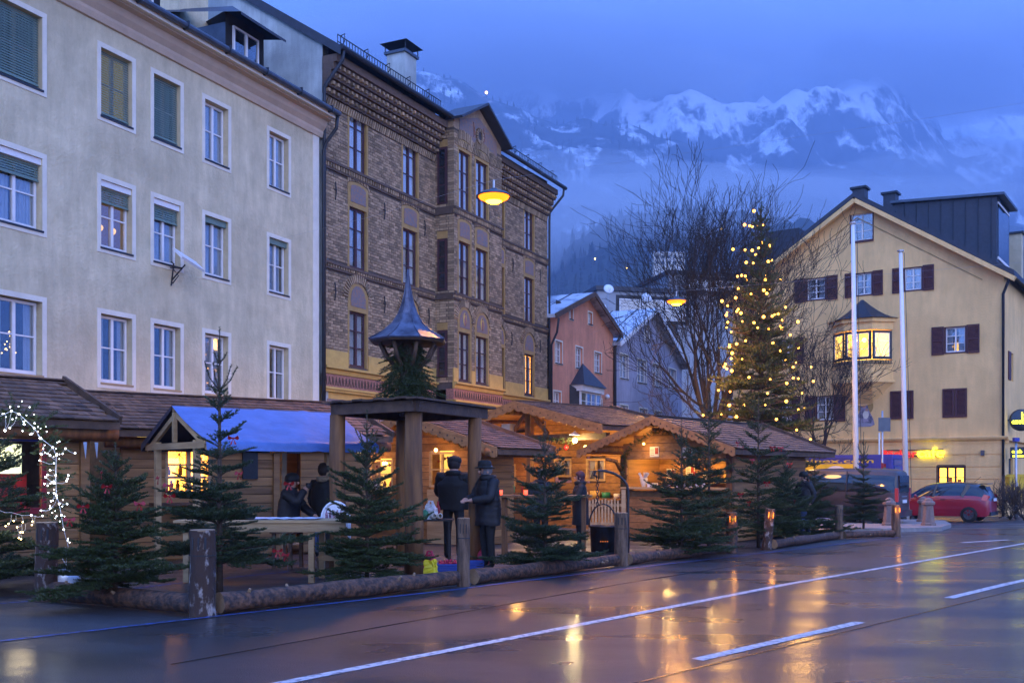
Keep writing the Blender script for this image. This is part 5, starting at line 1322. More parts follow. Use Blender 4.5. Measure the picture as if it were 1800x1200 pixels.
for k in range(12):
    x = wa + .12 + k * .085; hh = rg.uniform(.06, .24)
    gm.lathe([(.012, 0), (.035, .01), (.04, hh * .5), (.02, hh * .7), (.028, hh * .85), (.005, hh)], 8, (x, .16 + .1 * (k % 2), zA + (.08 if k % 3 else .36)))
gm.build('shelf_goods', M['dark_wood'], w, True)
B('shelf', M['dark_wood'], w, (wa + .06, wb_ - .06, .1, .3, zA + .33, zA + .35))
B('counter', M['dark_wood'], h2.t, (wa - .3, wb_ + .5, -.35, -.04, .98, 1.03)); B('post', M['plank'], h2.t, (F2.u(478), F2.u(496), -.09, -.035, 0, 2.15))
pn = MB(); uu = F2.u(437); pn.box(uu - .15, uu + .15, -.09, -.04, 1.45, 2.02); pn.build('dark_speaker', M['black_iron'], h2.t)
# --- hut behind the pavilion, gable to the front
t3_ = R(56); O3 = (-.71, 23.05)
h3 = Hut('market_hut', 'gabled hut with scalloped bargeboard behind the pavilion posts', O3, t3_, 1.3, 3.4, 2.1, 2.86, 2.03, ovf=.95, ovb=.95, ovl=.7, seed=8, slopes='fb', limit=120)
F3 = Frame(O3[0] + math.cos(t3_ + math.pi / 2) * 3.4, O3[1] + math.sin(t3_ + math.pi / 2) * 3.4, t3_ - math.pi / 2)   # gable plane, left to right
def y3(x): return 3.4 - F3.u(x)
def z3(x, y): return F3.z(x, y) - h3.gz
ya, yb = y3(800), y3(756); za, zb_ = z3(780, 856), z3(780, 794)
plank_wall(h3.t, 'y', 0, 0, 3.4, 0, 3.1, [(ya, yb, za, zb_), (y3(690), y3(618), 1.25, 1.95)], top=h3.top, seed=9)
bargeboard(h3.t, -.70, [(-.95, h3.rz(-.95)), (h3.yr, h3.ridge), (4.35, h3.rz(4.35))])
h3.log(-.74, 1.5, -.7, h3.rz(-.7) - .15, .10); h3.log(-.74, 1.5, 4.1, h3.rz(4.1) - .15, .10)
plank_wall(h3.t, 'x', 0, 0, 1.3, 0, 2.2, seed=31); B('side_boarding', M['plank'], h3.t, (0, 1.3, 3.4, 3.43, 0, 2.1)); B('back_wall', M['plank'], h3.t, (1.27, 1.3, 0, 3.4, 0, 2.1))
def gable_window(par, ya, yb, z0, z1, room='room_warm', goods=True):
    """window in a plane x=0 facing -x"""
    mb = MB(); f = .05
    mb.box(-.04, .03, ya, ya + f, z0, z1); mb.box(-.04, .03, yb - f, yb, z0, z1); mb.box(-.04, .03, ya + f, yb - f, z0, z0 + f); mb.box(-.04, .03, ya + f, yb - f, z1 - f, z1)
    ym = (ya + yb) / 2; mb.box(-.04, .03, ym - .025, ym + .025, z0 + f, z1 - f); zm_ = z0 + (z1 - z0) * .5; mb.box(-.03, .02, ya + f, yb - f, zm_ - .015, zm_ + .015)
    w = mb.build('window', M['pale_wood'], par)
    MB().box(0, .006, ya + f, yb - f, z0 + f, z1 - f).build('pane', M['glass_clear'], w)
    rb = MB(); rb.add([(.5, ya - .1, z0 - .1), (.5, yb + .1, z0 - .1), (.5, yb + .1, z1 + .1), (.5, ya - .1, z1 + .1)], [(0, 1, 2, 3)]); rb.build('lit_room', M[room], w)
    rg = random.Random(int(ya * 100) + 3); gm = MB()
    for k in range(7):
        y = ya + .1 + (yb - ya - .2) * k / 6; gm.sphere((.2, y, z1 - .12 - .1 * rg.random()), .035, 8, 6); gm.lathe([(.03, 0), (.05, .05), (.015, .14)], 8, (.25, y, z0 + .05))
    gm.build('ornaments', M['ribbon'], w, True)
    return w
gable_window(h3.t, ya, yb, za, zb_); gable_window(h3.t, y3(692), y3(616), 1.25, 1.95)
B('door', M['pale_wood'], h3.t, (-.05, -.035, ya - .05, yb + .05, 0, za - .05)); B('shelf', M['pale_wood'], h3.t, (-.4, -.035, y3(690), y3(612), 1.15, 1.2))
mb = MB(); mb.lathe([(.08, 0), (.12, .02), (.14, .22), (.12, .24)], 14, (-.25, y3(672), 1.21)); mb.build('zinc_pot', M['steel'], h3.t, True)
mb = MB(); rg = random.Random(4)
for k in range(70):
    a = rg.uniform(0, 6.28); r_ = rg.uniform(.02, .16); mb.bar((-.25, y3(672), 1.42), (-.25 + r_ * math.cos(a), y3(672) + r_ * math.sin(a), 1.62 + rg.uniform(-.08, .1)), .006, .012)
mb.build('dried_grass', M['pale_wood'], h3.t)
bulb_light(h3.t, (-.45, y3(655), 2.0), 14, (1, .5, .15), .05); bulb_light(h3.t, (-.5, y3(790), 2.15), 8, (1, .5, .15), .04)
# --- big open hut in the middle
t4_ = R(45); O4 = (2.62, 27.88)
h4 = Hut('market_hut', 'large open-fronted hut glowing orange under a wide low gable', O4, t4_, 3.4, 6.0, 2.6, 3.57, 2.78, ovf=.3, ovb=.3, ovl=.6, seed=11, slopes='f', limit=150)
F4 = Frame(O4[0] + math.cos(t4_ + math.pi / 2) * 6, O4[1] + math.sin(t4_ + math.pi / 2) * 6, t4_ - math.pi / 2)
def y4(x, off=0.0): return 6 - F4.u(x, off)
def z4(x, y, off=0.0): return F4.z(x, y, off) - h4.gz
bargeboard(h4.t, -.6, [(-.3, h4.rz(-.3)), (3, h4.ridge), (6.3, h4.rz(6.3))], drop=.2, scal=.3)
bw = 2.0                                                                 # back wall of the porch
wins = [(y4(908, bw), y4(866, bw), z4(887, 855, bw), z4(887, 815, bw)), (y4(1006, bw), y4(976, bw), z4(990, 838, bw), z4(990, 806, bw)), (y4(1066, bw), y4(1032, bw), z4(1050, 845, bw), z4(1050, 806, bw))]
plank_wall(h4.t, 'y', bw, 0, 6, 0, 3.4, [(a, b, c, d) for a, b, c, d in wins], top=h4.top, seed=12, h=.2)
for a, b, c, d in wins:
    f = .06; mb = MB(); x = bw
    mb.box(x - .06, x + .02, a, a + f, c, d); mb.box(x - .06, x + .02, b - f, b, c, d); mb.box(x - .06, x + .02, a + f, b - f, c, c + f); mb.box(x - .06, x + .02, a + f, b - f, d - f, d)
    mb.box(x - .05, x + .02, (a + b) / 2 - .03, (a + b) / 2 + .03, c + f, d - f); mb.box(x - .04, x + .02, a + f, b - f, (c + d) / 2 - .012, (c + d) / 2 + .012)
    w = mb.build('window', M['pale_wood'], h4.t); MB().box(x + .03, x + .036, a, b, c, d).build('pane', M['glass_clear'], w)
    MB().box(x + .25, x + .27, a - .1, b + .1, c - .1, d + .1).build('room', M['panel_grey'], w)
    cm = MB(); cm.add([(x + .06, a + f, d - f), (x + .06, (a + b) / 2 - .05, d - f), (x + .06, a + f, c + f)], [(0, 1, 2)]); cm.add([(x + .06, b - f, d - f), (x + .06, (a + b) / 2 + .05, d - f), (x + .06, b - f, c + f)], [(0, 1, 2)]); cm.build('curtain', M['cloth_white'], w)
for y in (5.88, 2.95):
    B('post', M['log_wood'], h4.t, (-.08, .08, y - .08, y + .08, 0, h4.rz(y) - .06))
B('tie_beam', M['dark_wood'], h4.t, (-.09, .07, 0, 6, 2.62, 2.80))
mb = MB(); mb.bar((0, 3, 2.8), (0, 3, h4.ridge - .08), .16, .16); mb.build('king_post', M['log_wood'], h4.t)
for sgn in (-1, 1): MB().bar((0, 3 + sgn * .12, 3.45), (0, 3 + sgn * .75, 2.82), .09, .1).build('brace', M['log_wood'], h4.t)
for y in (0.4, 1.4, 2.4, 3.6, 4.6, 5.6): h4.log(-.62, 3.3, y, h4.rz(y) - .13, .06, 'rafter')
B('side_boarding', M['plank'], h4.t, (0, 2, 5.97, 6.0, 0, 2.7)); B('side_boarding', M['plank'], h4.t, (1.2, 2, 0, .03, 0, 2.7)); B('serving_bar', M['log_wood'], h4.t, (-.2, .25, 3.1, 5.8, 1.05, 1.12), (-.1, -.06, 3.1, 5.8, .1, 1.05)); B('bench', M['log_wood'], h4.t, (1.5, 1.95, .4, 2.6, .9, .96))
bulb_light(h4.t, (.9, 1.6, 2.45), 30, (1, .45, .10), .05); bulb_light(h4.t, (.9, 4.4, 2.45), 34, (1, .45, .10), .05)
wl = B('poster', M['paper'], h4.t, (bw - .06, bw - .04, y4(857, bw), y4(847, bw), z4(852, 828, bw), z4(852, 812, bw)))
mb = MB(); mb.lathe([(.15, 0), (.16, .02), (.05, .08), (.02, .12)], 14, (-.25, y4(1021), z4(1021, 765))); sp = mb.build('spotlight_shade', M['white_plastic'], h4.t, True)
bulb_light(h4.t, (-.25, y4(1021), z4(1021, 774)), 86, (1, .72, .3), .075, mname='led_warm')
B('loudspeaker', M['steel'], h4.t, (-.2, .05, y4(905), y4(890), z4(897, 765), z4(897, 745)))
# --- right-hand hut with counter in its gable
t5_ = R(52); O5 = (5.24, 24.5)
h5 = Hut('market_hut', 'lit counter hut with scalloped gable behind the right-hand fir row', O5, t5_, 4.5, 3.0, 2.0, 2.88, 2.06, yr=1.7, ovf=.5, ovb=.9, ovl=.8, ovr=.9, seed=14, slopes='f', limit=300)
F5 = Frame(O5[0] + math.cos(t5_ + math.pi / 2) * 3, O5[1] + math.sin(t5_ + math.pi / 2) * 3, t5_ - math.pi / 2)
def y5(x, off=0.0): return 3 - F5.u(x, off)
gz5 = h5.gz; ctop = 1.16 - gz5; htop = 1.87 - gz5
plank_wall(h5.t, 'y', 0, 0, 3.0, 0, 2.9, [(.12, 2.88, ctop, htop)], top=h5.top, seed=15, h=.2)
plank_wall(h5.t, 'x', 0, 0, 4.5, 0, 2.1, (), seed=16, h=.2)
bargeboard(h5.t, -.8, [(-.5, h5.rz(-.5)), (1.7, h5.ridge), (3.9, h5.rz(3.9))], drop=.14, scal=.17)
h5.log(-.6, 5.2, -.3, h5.rz(-.3) - .13, .085); h5.log(-.82, 4.6, 3.35, h5.rz(3.35) - .14, .09); h5.log(-.75, 4.6, 1.7, h5.ridge - .16, .08)
B('counter', M['pale_wood'], h5.t, (-.22, .45, .04, 2.96, ctop - .05, ctop)); B('back_wall', M['plank'], h5.t, (4.45, 4.5, 0, 3, 0, 2.1)); B('side_boarding', M['plank'], h5.t, (0, 4.5, 2.97, 3.0, 0, 2.1)); B('floor', M['plank'], h5.t, (0, 4.5, 0, 3, .05, .1))
plank_wall(h5.t, 'y', 1.8, 0, 3.0, .1, 2.2, (), seed=18, h=.2)
B('corner_post', M['log_wood'], h5.t, (-.07, .06, -.06, .1, 0, 2.1)); B('corner_post', M['log_wood'], h5.t, (-.07, .06, 2.9, 3.06, 0, 2.1))
for (yy, zz, x, hh) in ((y5(1152), 2.05, -.05, .26), (y5(1155), 1.58, 1.74, .3), (y5(1120), 1.5, 1.74, .26), (y5(1118), 1.2, 1.74, .15), (y5(1210), 2.02, -.05, .25)):
    p = B('poster', M['paper'], h5.t, (x, x + .01, yy - .13, yy + .13, zz - gz5 - hh / 2, zz - gz5 + hh / 2)); B('poster_print', M['ribbon'], p, (x - .004, x, yy - .11, yy - .02, zz - gz5 - .06, zz - gz5 + .1)); B('poster_lines', M['print_black'], p, *[(x - .003, x, yy + .01, yy + .11, zz - gz5 - .09 + .045 * k, zz - gz5 - .08 + .045 * k) for k in range(4)])
mb = MB(); mb.lathe([(.05, 0), (.06, .02), (.11, .22), (.10, .23)], 12, (.1, y5(1128), ctop)); nb_ = mb.build('napkin_holder', M['paper'], h5.t, True)
mb = MB(); rg = random.Random(2)
for k in range(10): a = rg.uniform(0, 6.28); mb.bar((.1, y5(1128), ctop + .15), (.1 + .12 * math.cos(a), y5(1128) + .12 * math.sin(a), ctop + .36), .01, .06)
mb.build('napkins', M['cloth_white'], nb_)
for k in range(5): MB().lathe([(.03, 0), (.04, .02), (.045, .1), (.04, .11)], 10, (.05 + .03 * k, y5(1190) - .16 * k, ctop)).build('bowl', M['white_plastic'], h5.t, True)
B('box', M['white_plastic'], h5.t, (.05, .25, y5(1148), y5(1136), ctop, ctop + .1))
bulb_light(h5.t, (.9, 1.0, 2.12), 26, (1, .58, .16), .05); bulb_light(h5.t, (.9, 2.2, 2.12), 26, (1, .58, .16), .05); bulb_light(h5.t, (-.35, 2.2, 2.38), 5, (1, .55, .15), .03)
for sgn, y in ((1, -.05), (-1, 3.05)):
    mb = MB(); mb.tube([(-.05, y, 1.7), (-.3, y, 1.95), (-.72, y, 2.0)], .05, 8); mb.build('bracket', M['log_wood'], h5.t, True)

# ================================================================== pavilion with witch-hat cupola
A, C, Dp = Vector((-1.44, 15.0)), Vector((-.60, 16.6)), Vector((-2.69, 15.8)); Bp = C + Dp - A
ctr = (A + C + Dp + Bp) / 4
pv = thing('pavilion', 'log pavilion with flat roof and dark witch-hat metal cupola', 'pavilion', (ctr.x, ctr.y, g(ctr.y)))
gz = g(ctr.y)
RZ = 2.40 - gz
for P, r0 in ((A, .135), (C, .115), (Dp, .125), (Bp, .12)):
    p = P - ctr; mb = MB(); mb.tube([(p.x, p.y, -.02), (p.x + .01, p.y, .8), (p.x - .01, p.y, 1.7), (p.x, p.y, RZ)], [r0 * 1.05, r0, r0 * .97, r0 * .95], 14); mb.build('log_post', M['log_wood'], pv, True)
q = [(-1.35, 14.55), (-.26, 17.0), (-1.84, 18.2), (-2.93, 15.75)]; q = [Vector(v) - ctr for v in q]
n = 9
for k in range(n):                                                        # roof boards
    f0, f1 = k / n, (k + .985) / n
    a = q[0].lerp(q[3], f0); b = q[0].lerp(q[3], f1); c = q[1].lerp(q[2], f1); d = q[1].lerp(q[2], f0); zz = RZ + .17 + .012 * (k % 2)
    mb = MB(); mb.add([(v.x, v.y, z) for z in (zz, zz + .03) for v in (a, b, c, d)], [(3, 2, 1, 0), (4, 5, 6, 7), (0, 1, 5, 4), (1, 2, 6, 5), (2, 3, 7, 6), (3, 0, 4, 7)]); mb.build('roof_board', M['dark_wood'], pv)
for i in range(4):
    a, b = q[i], q[(i + 1) % 4]; a2 = a * .86; b2 = b * .86
    MB().bar((a2.x, a2.y, RZ + .08), (b2.x, b2.y, RZ + .08), .12, .16).build('roof_beam', M['dark_wood'], pv)
mb = MB(); mb.tube([(0, 0, RZ), (0, 0, 3.5 - gz)], .13, 12); mb.build('mast', M['dark_wood'], pv)
zr_ = 3.60 - gz
cp = MB(); prof = [(.63, -.02), (.64, .0), (.40, .14), (.26, .26), (.16, .42), (.10, .58), (.06, .74), (.03, .92), (.006, 1.12)]
cp.lathe(prof, 8, (0, 0, zr_)); cup = cp.build('cupola', M['copper_dark'], pv)
sm = MB()
for k in range(8):
    a = 2 * math.pi * (k + .5) / 8; sm.tube([(r_ * math.cos(a), r_ * math.sin(a), zr_ + z_ + .006) for r_, z_ in prof[1:]], .009, 5)
sm.build('cupola_seams', M['copper_dark'], cup, True)
mb = MB(); mb.lathe([(.60, -.05), (.62, -.02), (.1, .02)], 8, (0, 0, zr_)); mb.build('cupola_soffit', M['dark_wood'], cup)
for k in range(8):
    a = 2 * math.pi * (k + .5) / 8; c_, s_ = math.cos(a), math.sin(a)
    mb = MB(); mb.tube([(.1 * c_, .1 * s_, zr_ - .50), (.22 * c_, .22 * s_, zr_ - .40), (.36 * c_, .36 * s_, zr_ - .26), (.46 * c_, .46 * s_, zr_ - .06)], .032, 6); mb.build('bracket', M['dark_wood'], pv, True)

# ================================================================== blue awning stall
tb_ = R(40); S0 = Vector((-5.3, 16.0))
bs = thing('awning_stall', 'small wooden stall under a pitched blue tarpaulin', 'stall', (S0.x, S0.y, g(16)), tb_)
g16 = -g(16); zR, zEv, Ls, wS = 2.56 + g16, 1.99 + g16, 2.93, 1.3
nx, ny = 26, 14; vs = []; rg = np.random.default_rng(3)
for i in range(nx + 1):
    for j in range(ny + 1):
        f = j / ny; x = -.02 + (Ls + .04) * i / nx
        if f < .84: t_ = f / .84; y = -wS * t_; z = zR + (zEv - zR) * t_ - .05 * math.sin(math.pi * t_)
        else: t_ = (f - .84) / .16; y = -wS - .03 * t_; z = zEv - .15 * t_
        z += .012 * math.sin(x * 7.1 + 3 * f) * math.sin(math.pi * min(f, 1)) + (.02 * max(0, 1 - abs(x - 1.45 - .35 * f) / .05)) + .016 * max(0, 1 - abs(x - 2.25 - .2 * f) / .05) + .012 * max(0, 1 - abs(f - .45) / .05)
        vs.append((x, y, z))
fs = [(i * (ny + 1) + j, (i + 1) * (ny + 1) + j, (i + 1) * (ny + 1) + j + 1, i * (ny + 1) + j + 1) for i in range(nx) for j in range(ny)]
MB().add(vs, fs).build('tarpaulin', M['tarp'], bs, True)
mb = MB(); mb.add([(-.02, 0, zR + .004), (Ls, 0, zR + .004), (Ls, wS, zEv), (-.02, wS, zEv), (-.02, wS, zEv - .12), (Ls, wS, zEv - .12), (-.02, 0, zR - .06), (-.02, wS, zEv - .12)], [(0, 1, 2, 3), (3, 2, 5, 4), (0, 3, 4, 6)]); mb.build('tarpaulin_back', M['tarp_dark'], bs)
for x in (.06, 2.3):
    for sg_ in (-1, 1):
        MB().bar((x, sg_ * .02, zR - .14), (x, sg_ * 1.20, zEv - .11), .05, .08).build('rafter', M['pale_wood'], bs)
        MB().bar((x, sg_ * .78, .0), (x, sg_ * .78, zEv + .02), .09, .09).build('post', M['pale_wood'], bs)
    MB().bar((x - .03, -1.18, zEv - .06), (x - .03, 1.18, zEv - .06), .05, .10).build('tie_beam', M['pale_wood'], bs); MB().bar((x - .03, 0, zEv), (x - .03, 0, zR - .1), .06, .07).build('king_post', M['pale_wood'], bs)
MB().bar((0, 0, zR - .05), (Ls, 0, zR - .05), .05, .08).build('ridge_beam', M['pale_wood'], bs)
for sg_ in (-1, 1): MB().bar((0, sg_ * 1.2, zEv - .02), (Ls, sg_ * 1.2, zEv - .02), .05, .06).build('eave_beam', M['pale_wood'], bs)
# trestle table
tY = 14.1; X0, X1 = (305 - 900) / F * tY, (622 - 900) / F * tY
tt = thing('trestle_table', 'pale wooden trestle table in front of the blue awning stall', 'table', (X0, tY, g(tY)), R(-2))
Lt = X1 - X0; zt_ = .86
for k in range(4): B('table_board', M['pale_wood'], tt, (0, Lt, -.02 + k * .19, .165 + k * .19, zt_ - .035, zt_))
B('apron', M['pale_wood'], tt, (.1, Lt - .1, .0, .03, zt_ - .16, zt_ - .036)); 
for x in (.12, Lt - .62):
    for y in (.03, .68): B('leg', M['pale_wood'], tt, (x, x + .075, y, y + .075, 0, zt_ - .165 if y < .1 else zt_ - .036))
    B('leg', M['pale_wood'], tt, (x + .3, x + .375, .3, .375, 0, zt_ - .036)); B('stretcher', M['pale_wood'], tt, (x + .076, x + .3, .31, .36, .28, .36))
mb = MB(); n_ = 18; vs = []
for i in range(n_ + 1):
    for j in range(5): vs.append((.35 + 1.6 * i / n_, .08 + .14 * j, zt_ + .008 + .012 * abs(math.sin(i * 1.7 + j * 2.3))))
mb.add(vs, [(i * 5 + j, (i + 1) * 5 + j, (i + 1) * 5 + j + 1, i * 5 + j + 1) for i in range(n_) for j in range(4)])
tag(mb.build('tablecloth', M['cloth_white'], None, True, (X0, tY, g(tY))), 'crumpled white cloth lying on the trestle table', 'cloth')
# pavement board with bottles
bP = gx(590, 14.9)
sb = thing('advertising_board', 'round-topped white board with printed bottles beside the awning stall', 'sign', bP, R(6))
mb = MB(); path = [(-.2, 0, 0), (-.2, 0, .85)] + [(-.2 * math.cos(math.pi * k / 10), 0, .85 + .25 * math.sin(math.pi * k / 10)) for k in range(11)] + [(.2, 0, .85), (.2, 0, 0)]
mb.tube(path, .02, 8); mb.tube([(-.2, .35, 0), (-.17, .05, .8)], .016, 6); mb.tube([(.2, .35, 0), (.17, .05, .8)], .016, 6); mb.build('frame', M['white_plastic'], sb, True)
MB().prism([(-.18, .74), (.18, .74)] + [(.18 * math.cos(math.pi * k / 10), .87 + .2 * math.sin(math.pi * k / 10)) for k in range(11)], -.006, .01).build('panel', M['white_plastic'], sb)
for i in range(6):
    for k in range(2):
        x = -.13 + i * .052; z = .765 + k * .10; MB().prism([(x - .02, z), (x + .02, z), (x + .02, z + .07), (x + .008, z + .09), (x + .008, z + .12), (x - .008, z + .12), (x - .008, z + .09), (x - .02, z + .07)], -.011 - .002 * (1 - k), -.0065).build('printed_bottle', M['pink_print'], sb)

# goods set out in the open hut and on the counter
def item(name, label, cat, mbx, m, P, group): return tag(mbx.build(name, M[m], None, True, P), label, cat, group)
bpy.context.view_layer.update()
rg = random.Random(17); ORD = ('first', 'second', 'third', 'fourth', 'fifth', 'sixth', 'seventh', 'eighth')
for k in range(7):
    y = 3.3 + k * .36; P = h4.t.matrix_world @ Vector((.02, y, 1.12)); hh = rg.uniform(.16, .3)
    item('bottle', ORD[6 - k] + ' small bottle from the left on the serving bar of the open hut', 'bottle', MB().lathe([(.035, 0), (.04, .02), (.04, hh * .6), (.015, hh * .8), (.015, hh)], 10), ('ribbon', 'bag_green', 'paper', 'dark_wood')[k % 4], P, 'bottles on the serving bar')
for k in range(5):
    y = .7 + k * .42; P = h4.t.matrix_world @ Vector((1.75, y, .96)); s_ = rg.uniform(.09, .16)
    item('gift_box', ('red', 'cream', 'green', 'ochre', 'white')[k] + ' gift box on the bench inside the open hut', 'box', MB().box(-s_, s_, -s_, s_, 0, s_ * 1.5), ('ribbon', 'paper', 'bag_green', 'ochre', 'cloth_white')[k], P, 'gift boxes in the open hut')
for k in range(6):
    y = .6 + k * .95; P = h4.t.matrix_world @ Vector((.0, y, 2.42)); mb = MB(); mb.sphere((0, 0, 0), .075, 12, 8); mb.bar((0, 0, .07), (0, 0, .22), .006, .006)
    item('bauble', ORD[5 - k] + ' red bauble from the left under the tie beam of the open hut', 'bauble', mb, 'ribbon', P, 'baubles under the tie beam')
for k in range(8):
    P = h5.t.matrix_world @ Vector((1.66, .35 + k * .3, 1.42)); hh = rg.uniform(.14, .26)
    item('jar', ORD[7 - k] + ' jar from the left on the back shelf of the counter hut', 'jar', MB().lathe([(.05, 0), (.055, .02), (.055, hh * .7), (.04, hh * .8), (.045, hh)], 10), ('paper', 'ribbon', 'ochre', 'dark_wood')[k % 4], P, 'jars on the back shelf')
B('back_shelf', M['pale_wood'], h5.t, (1.55, 1.76, .2, 2.8, 1.38, 1.415))
# ================================================================== fir trees
def needles(segs, dens, ln, wd, rg, up=.25):
    """segs: array (n,6) start,end -> triangles around every twig"""
    S = np.asarray(segs, float); P0, P1 = S[:, :3], S[:, 3:]; D = P1 - P0; L = np.linalg.norm(D, axis=1)
    cnt = np.maximum(1, (L * dens).astype(int)); idx = np.repeat(np.arange(len(S)), cnt); n = len(idx)
    t = rg.random(n); base = P0[idx] + D[idx] * t[:, None]; d = D[idx] / np.maximum(L[idx], 1e-6)[:, None]
    r = rg.normal(size=(n, 3)); r[:, 2] = np.abs(r[:, 2]) * .7 + up
    r -= (r * d).sum(1)[:, None] * d; r /= np.maximum(np.linalg.norm(r, axis=1), 1e-6)[:, None]
    nd = d * .55 + r * .85; nd /= np.linalg.norm(nd, axis=1)[:, None]
    l = ln * rg.uniform(.65, 1.2, n); side = np.cross(nd, rg.normal(size=(n, 3))); side /= np.maximum(np.linalg.norm(side, axis=1), 1e-6)[:, None]
    V = np.empty((n, 3, 3)); V[:, 0] = base - side * wd / 2; V[:, 1] = base + side * wd / 2; V[:, 2] = base + nd * l[:, None]
    return V.reshape(-1, 3), np.arange(3 * n).reshape(-1, 3)
def fir(H, Rb, z0, leader, seed, whorl=.2, nb=(5, 7), dens=300, ln=.026, wd=.0055, m='needle', droop=0.0, sub=.085, subl=.5, crown_pow=.8, stem=.012):
    rg = np.random.default_rng(seed); segs = []; sm = MB(); z = z0; ph = rg.uniform(0, 6.28, 3)
    zt = H - leader
    while z < zt:
        f = (z - z0) / (zt - z0); k = rg.integers(nb[0], nb[1] + 1); a0 = rg.uniform(0, 6.28)
        for i in range(k):
            a = a0 + 6.283 * i / k + rg.uniform(-.3, .3)
            bl = float((Rb * (1 - f) ** crown_pow + .16 * Rb) * rg.choice([rg.uniform(.45, .8), rg.uniform(.8, 1.2), rg.uniform(.85, 1.25)]) * (1 + .20 * math.sin(a - ph[0]) * math.sin(z * 5 + ph[1]) + .12 * math.sin(2 * a + ph[2])))
            el = R(-droop * 22 * (1 - f) + 8 + 46 * f ** 1.6 + rg.uniform(-11, 11))
            p = np.array([0, 0, z + rg.uniform(-.05, .05) * whorl / .2]); n = max(3, int(bl / .12)); pts = [p]
            for s in range(n):
                e = el + R(10) * (s / n) ** 2 * (1 + droop); aa = a + rg.uniform(-.16, .16); e += rg.uniform(-.10, .10) - .16 * math.sin(math.pi * s / n)
                p = p + bl / n * np.array([math.cos(e) * math.cos(aa), math.cos(e) * math.sin(aa), math.sin(e)]); pts.append(p)
                segs.append((*pts[-2], *pts[-1]))
            sm.tube(pts, [stem * (1 - .8 * q / n) * (.5 + bl / Rb * .5) for q in range(n + 1)], 4, cap=False)
            q = sub * 1.2; sd = 1
            while q < bl * .97:
                w = q / bl * n; j = min(int(w), n - 1); b = pts[j] + (pts[j + 1] - pts[j]) * (w - j); dv = pts[j + 1] - pts[j]; dv /= np.linalg.norm(dv)
                perp = np.cross(dv, [0, 0, 1.0]); perp /= max(np.linalg.norm(perp), 1e-6)
                for s_ in (1, -1):
                    tl = min(subl * (bl - q) + .04, .42 * Rb + .03) * rg.uniform(.6, 1.1)
                    td = dv * .72 + perp * s_ * .75 + np.array([0, 0, rg.uniform(-.12, .2)]); td /= np.linalg.norm(td)
                    e2 = b + td * tl; segs.append((*b, *e2))
                    if tl > .16 * max(1, ln / .026 * .45):
                        for fq in (.4, .7):
                            m2 = b + td * tl * fq
                            for s2 in (1, -1):
                                t2 = td * .7 + np.cross(td, [0, 0, 1.0]) * s2 * .7 + np.array([0, 0, rg.uniform(-.1, .15)]); segs.append((*m2, *(m2 + t2 * tl * .4)))
                q += sub * rg.uniform(.8, 1.2)
        z += whorl * rg.uniform(.75, 1.25) * (1 + .5 * f)
    # leader and its crown of upright shoots
    segs.append((0, 0, zt - .1, 0, 0, H))
    for zz, kk in ((zt + leader * .02, 5), (zt + leader * .45, 3)) if leader > .25 else ((zt, 4),):
        a0 = rg.uniform(0, 6)
        for i in range(kk):
            a = a0 + 6.283 * i / kk; l = leader * rg.uniform(.42, .62) if zz < zt + .1 else leader * .2; e = R(rg.uniform(38, 58))
            c = np.array([0, 0, zz]); mid = c + l * .5 * np.array([math.cos(e) * math.cos(a), math.cos(e) * math.sin(a), math.sin(e)])
            tip = mid + l * .5 * np.array([math.cos(e + .35) * math.cos(a), math.cos(e + .35) * math.sin(a), math.sin(e + .35)])
            segs += [(*c, *mid), (*mid, *tip)]; sm.tube([c, mid, tip], [stem * .7, stem * .5, stem * .3], 4)
    V, Q = needles(segs, dens, ln, wd, rg)
    me = np_mesh('crown', V, Q, M[m])
    tr = MB(); tr.tube([(0, 0, -.02), (0, 0, H * .3), (0, 0, H * .7), (0, 0, H - .02)], [.009 * H + .012, .008 * H + .006, .004 * H + .003, .004], 8)
    return me, sm.mesh('branches', M['fir_bark']), tr.mesh('trunk', M['fir_bark'], True)
def plant_fir(parts, label, P, scale=1.0, rz=0.0, group='small fir trees along the log fence', lean=(0, 0)):
    t = thing('fir_tree', label, 'fir tree', P, rz, group); t.rotation_euler = (lean[0], lean[1], rz)
    if scale != 1.0: t.scale = (scale,) * 3
    link('crown', parts[0], t); link('branches', parts[1], t); link('trunk', parts[2], t); return t
V1 = fir(1.85, .70, .24, .2, 1, whorl=.078, nb=(5, 8), dens=400, sub=.07, subl=.55, wd=.0085, ln=.031)
V2 = fir(3.30, 1.0, .42, .80, 2, whorl=.145, nb=(5, 7), dens=400, m='needle_blue', crown_pow=1.55, sub=.075, subl=.55, wd=.0085, ln=.031)
V3 = fir(2.35, .72, .22, .50, 3, whorl=.098, nb=(5, 8), dens=390, sub=.075, subl=.55, wd=.0085, ln=.031)
V4 = fir(2.35, .92, .12, .50, 4, whorl=.15, nb=(4, 7), dens=390, m='needle_blue', sub=.075, subl=.55, wd=.0085, ln=.031)
V5 = fir(2.60, 1.0, .10, .50, 5, whorl=.135, nb=(5, 8), dens=240, ln=.035, wd=.0105, crown_pow=.95, sub=.09, subl=.55)
V6 = fir(3.10, .88, .30, .45, 6, whorl=.18, nb=(5, 7), dens=230, ln=.035, wd=.0105, crown_pow=.9, sub=.09, subl=.55)
for _v in (V1, V2, V3, V4, V5, V6): print('fir tris', len(_v[0].polygons))
plant_fir(V1, 'dense bushy fir with red bows between the two left bark posts', gp(203, 1064))
plant_fir(V2, 'tall slender fir with long bare leader behind the whitish bark post', gp(386, 1046), 1.0, 1.0)
plant_fir(V3, 'compact dark fir in front of the pavilion posts', gp(645, 1030), 1.0, 2.0)
plant_fir(V4, 'open loose fir in front of the two men and the glowing hut', gp(958, 1003), 1.0, .5)
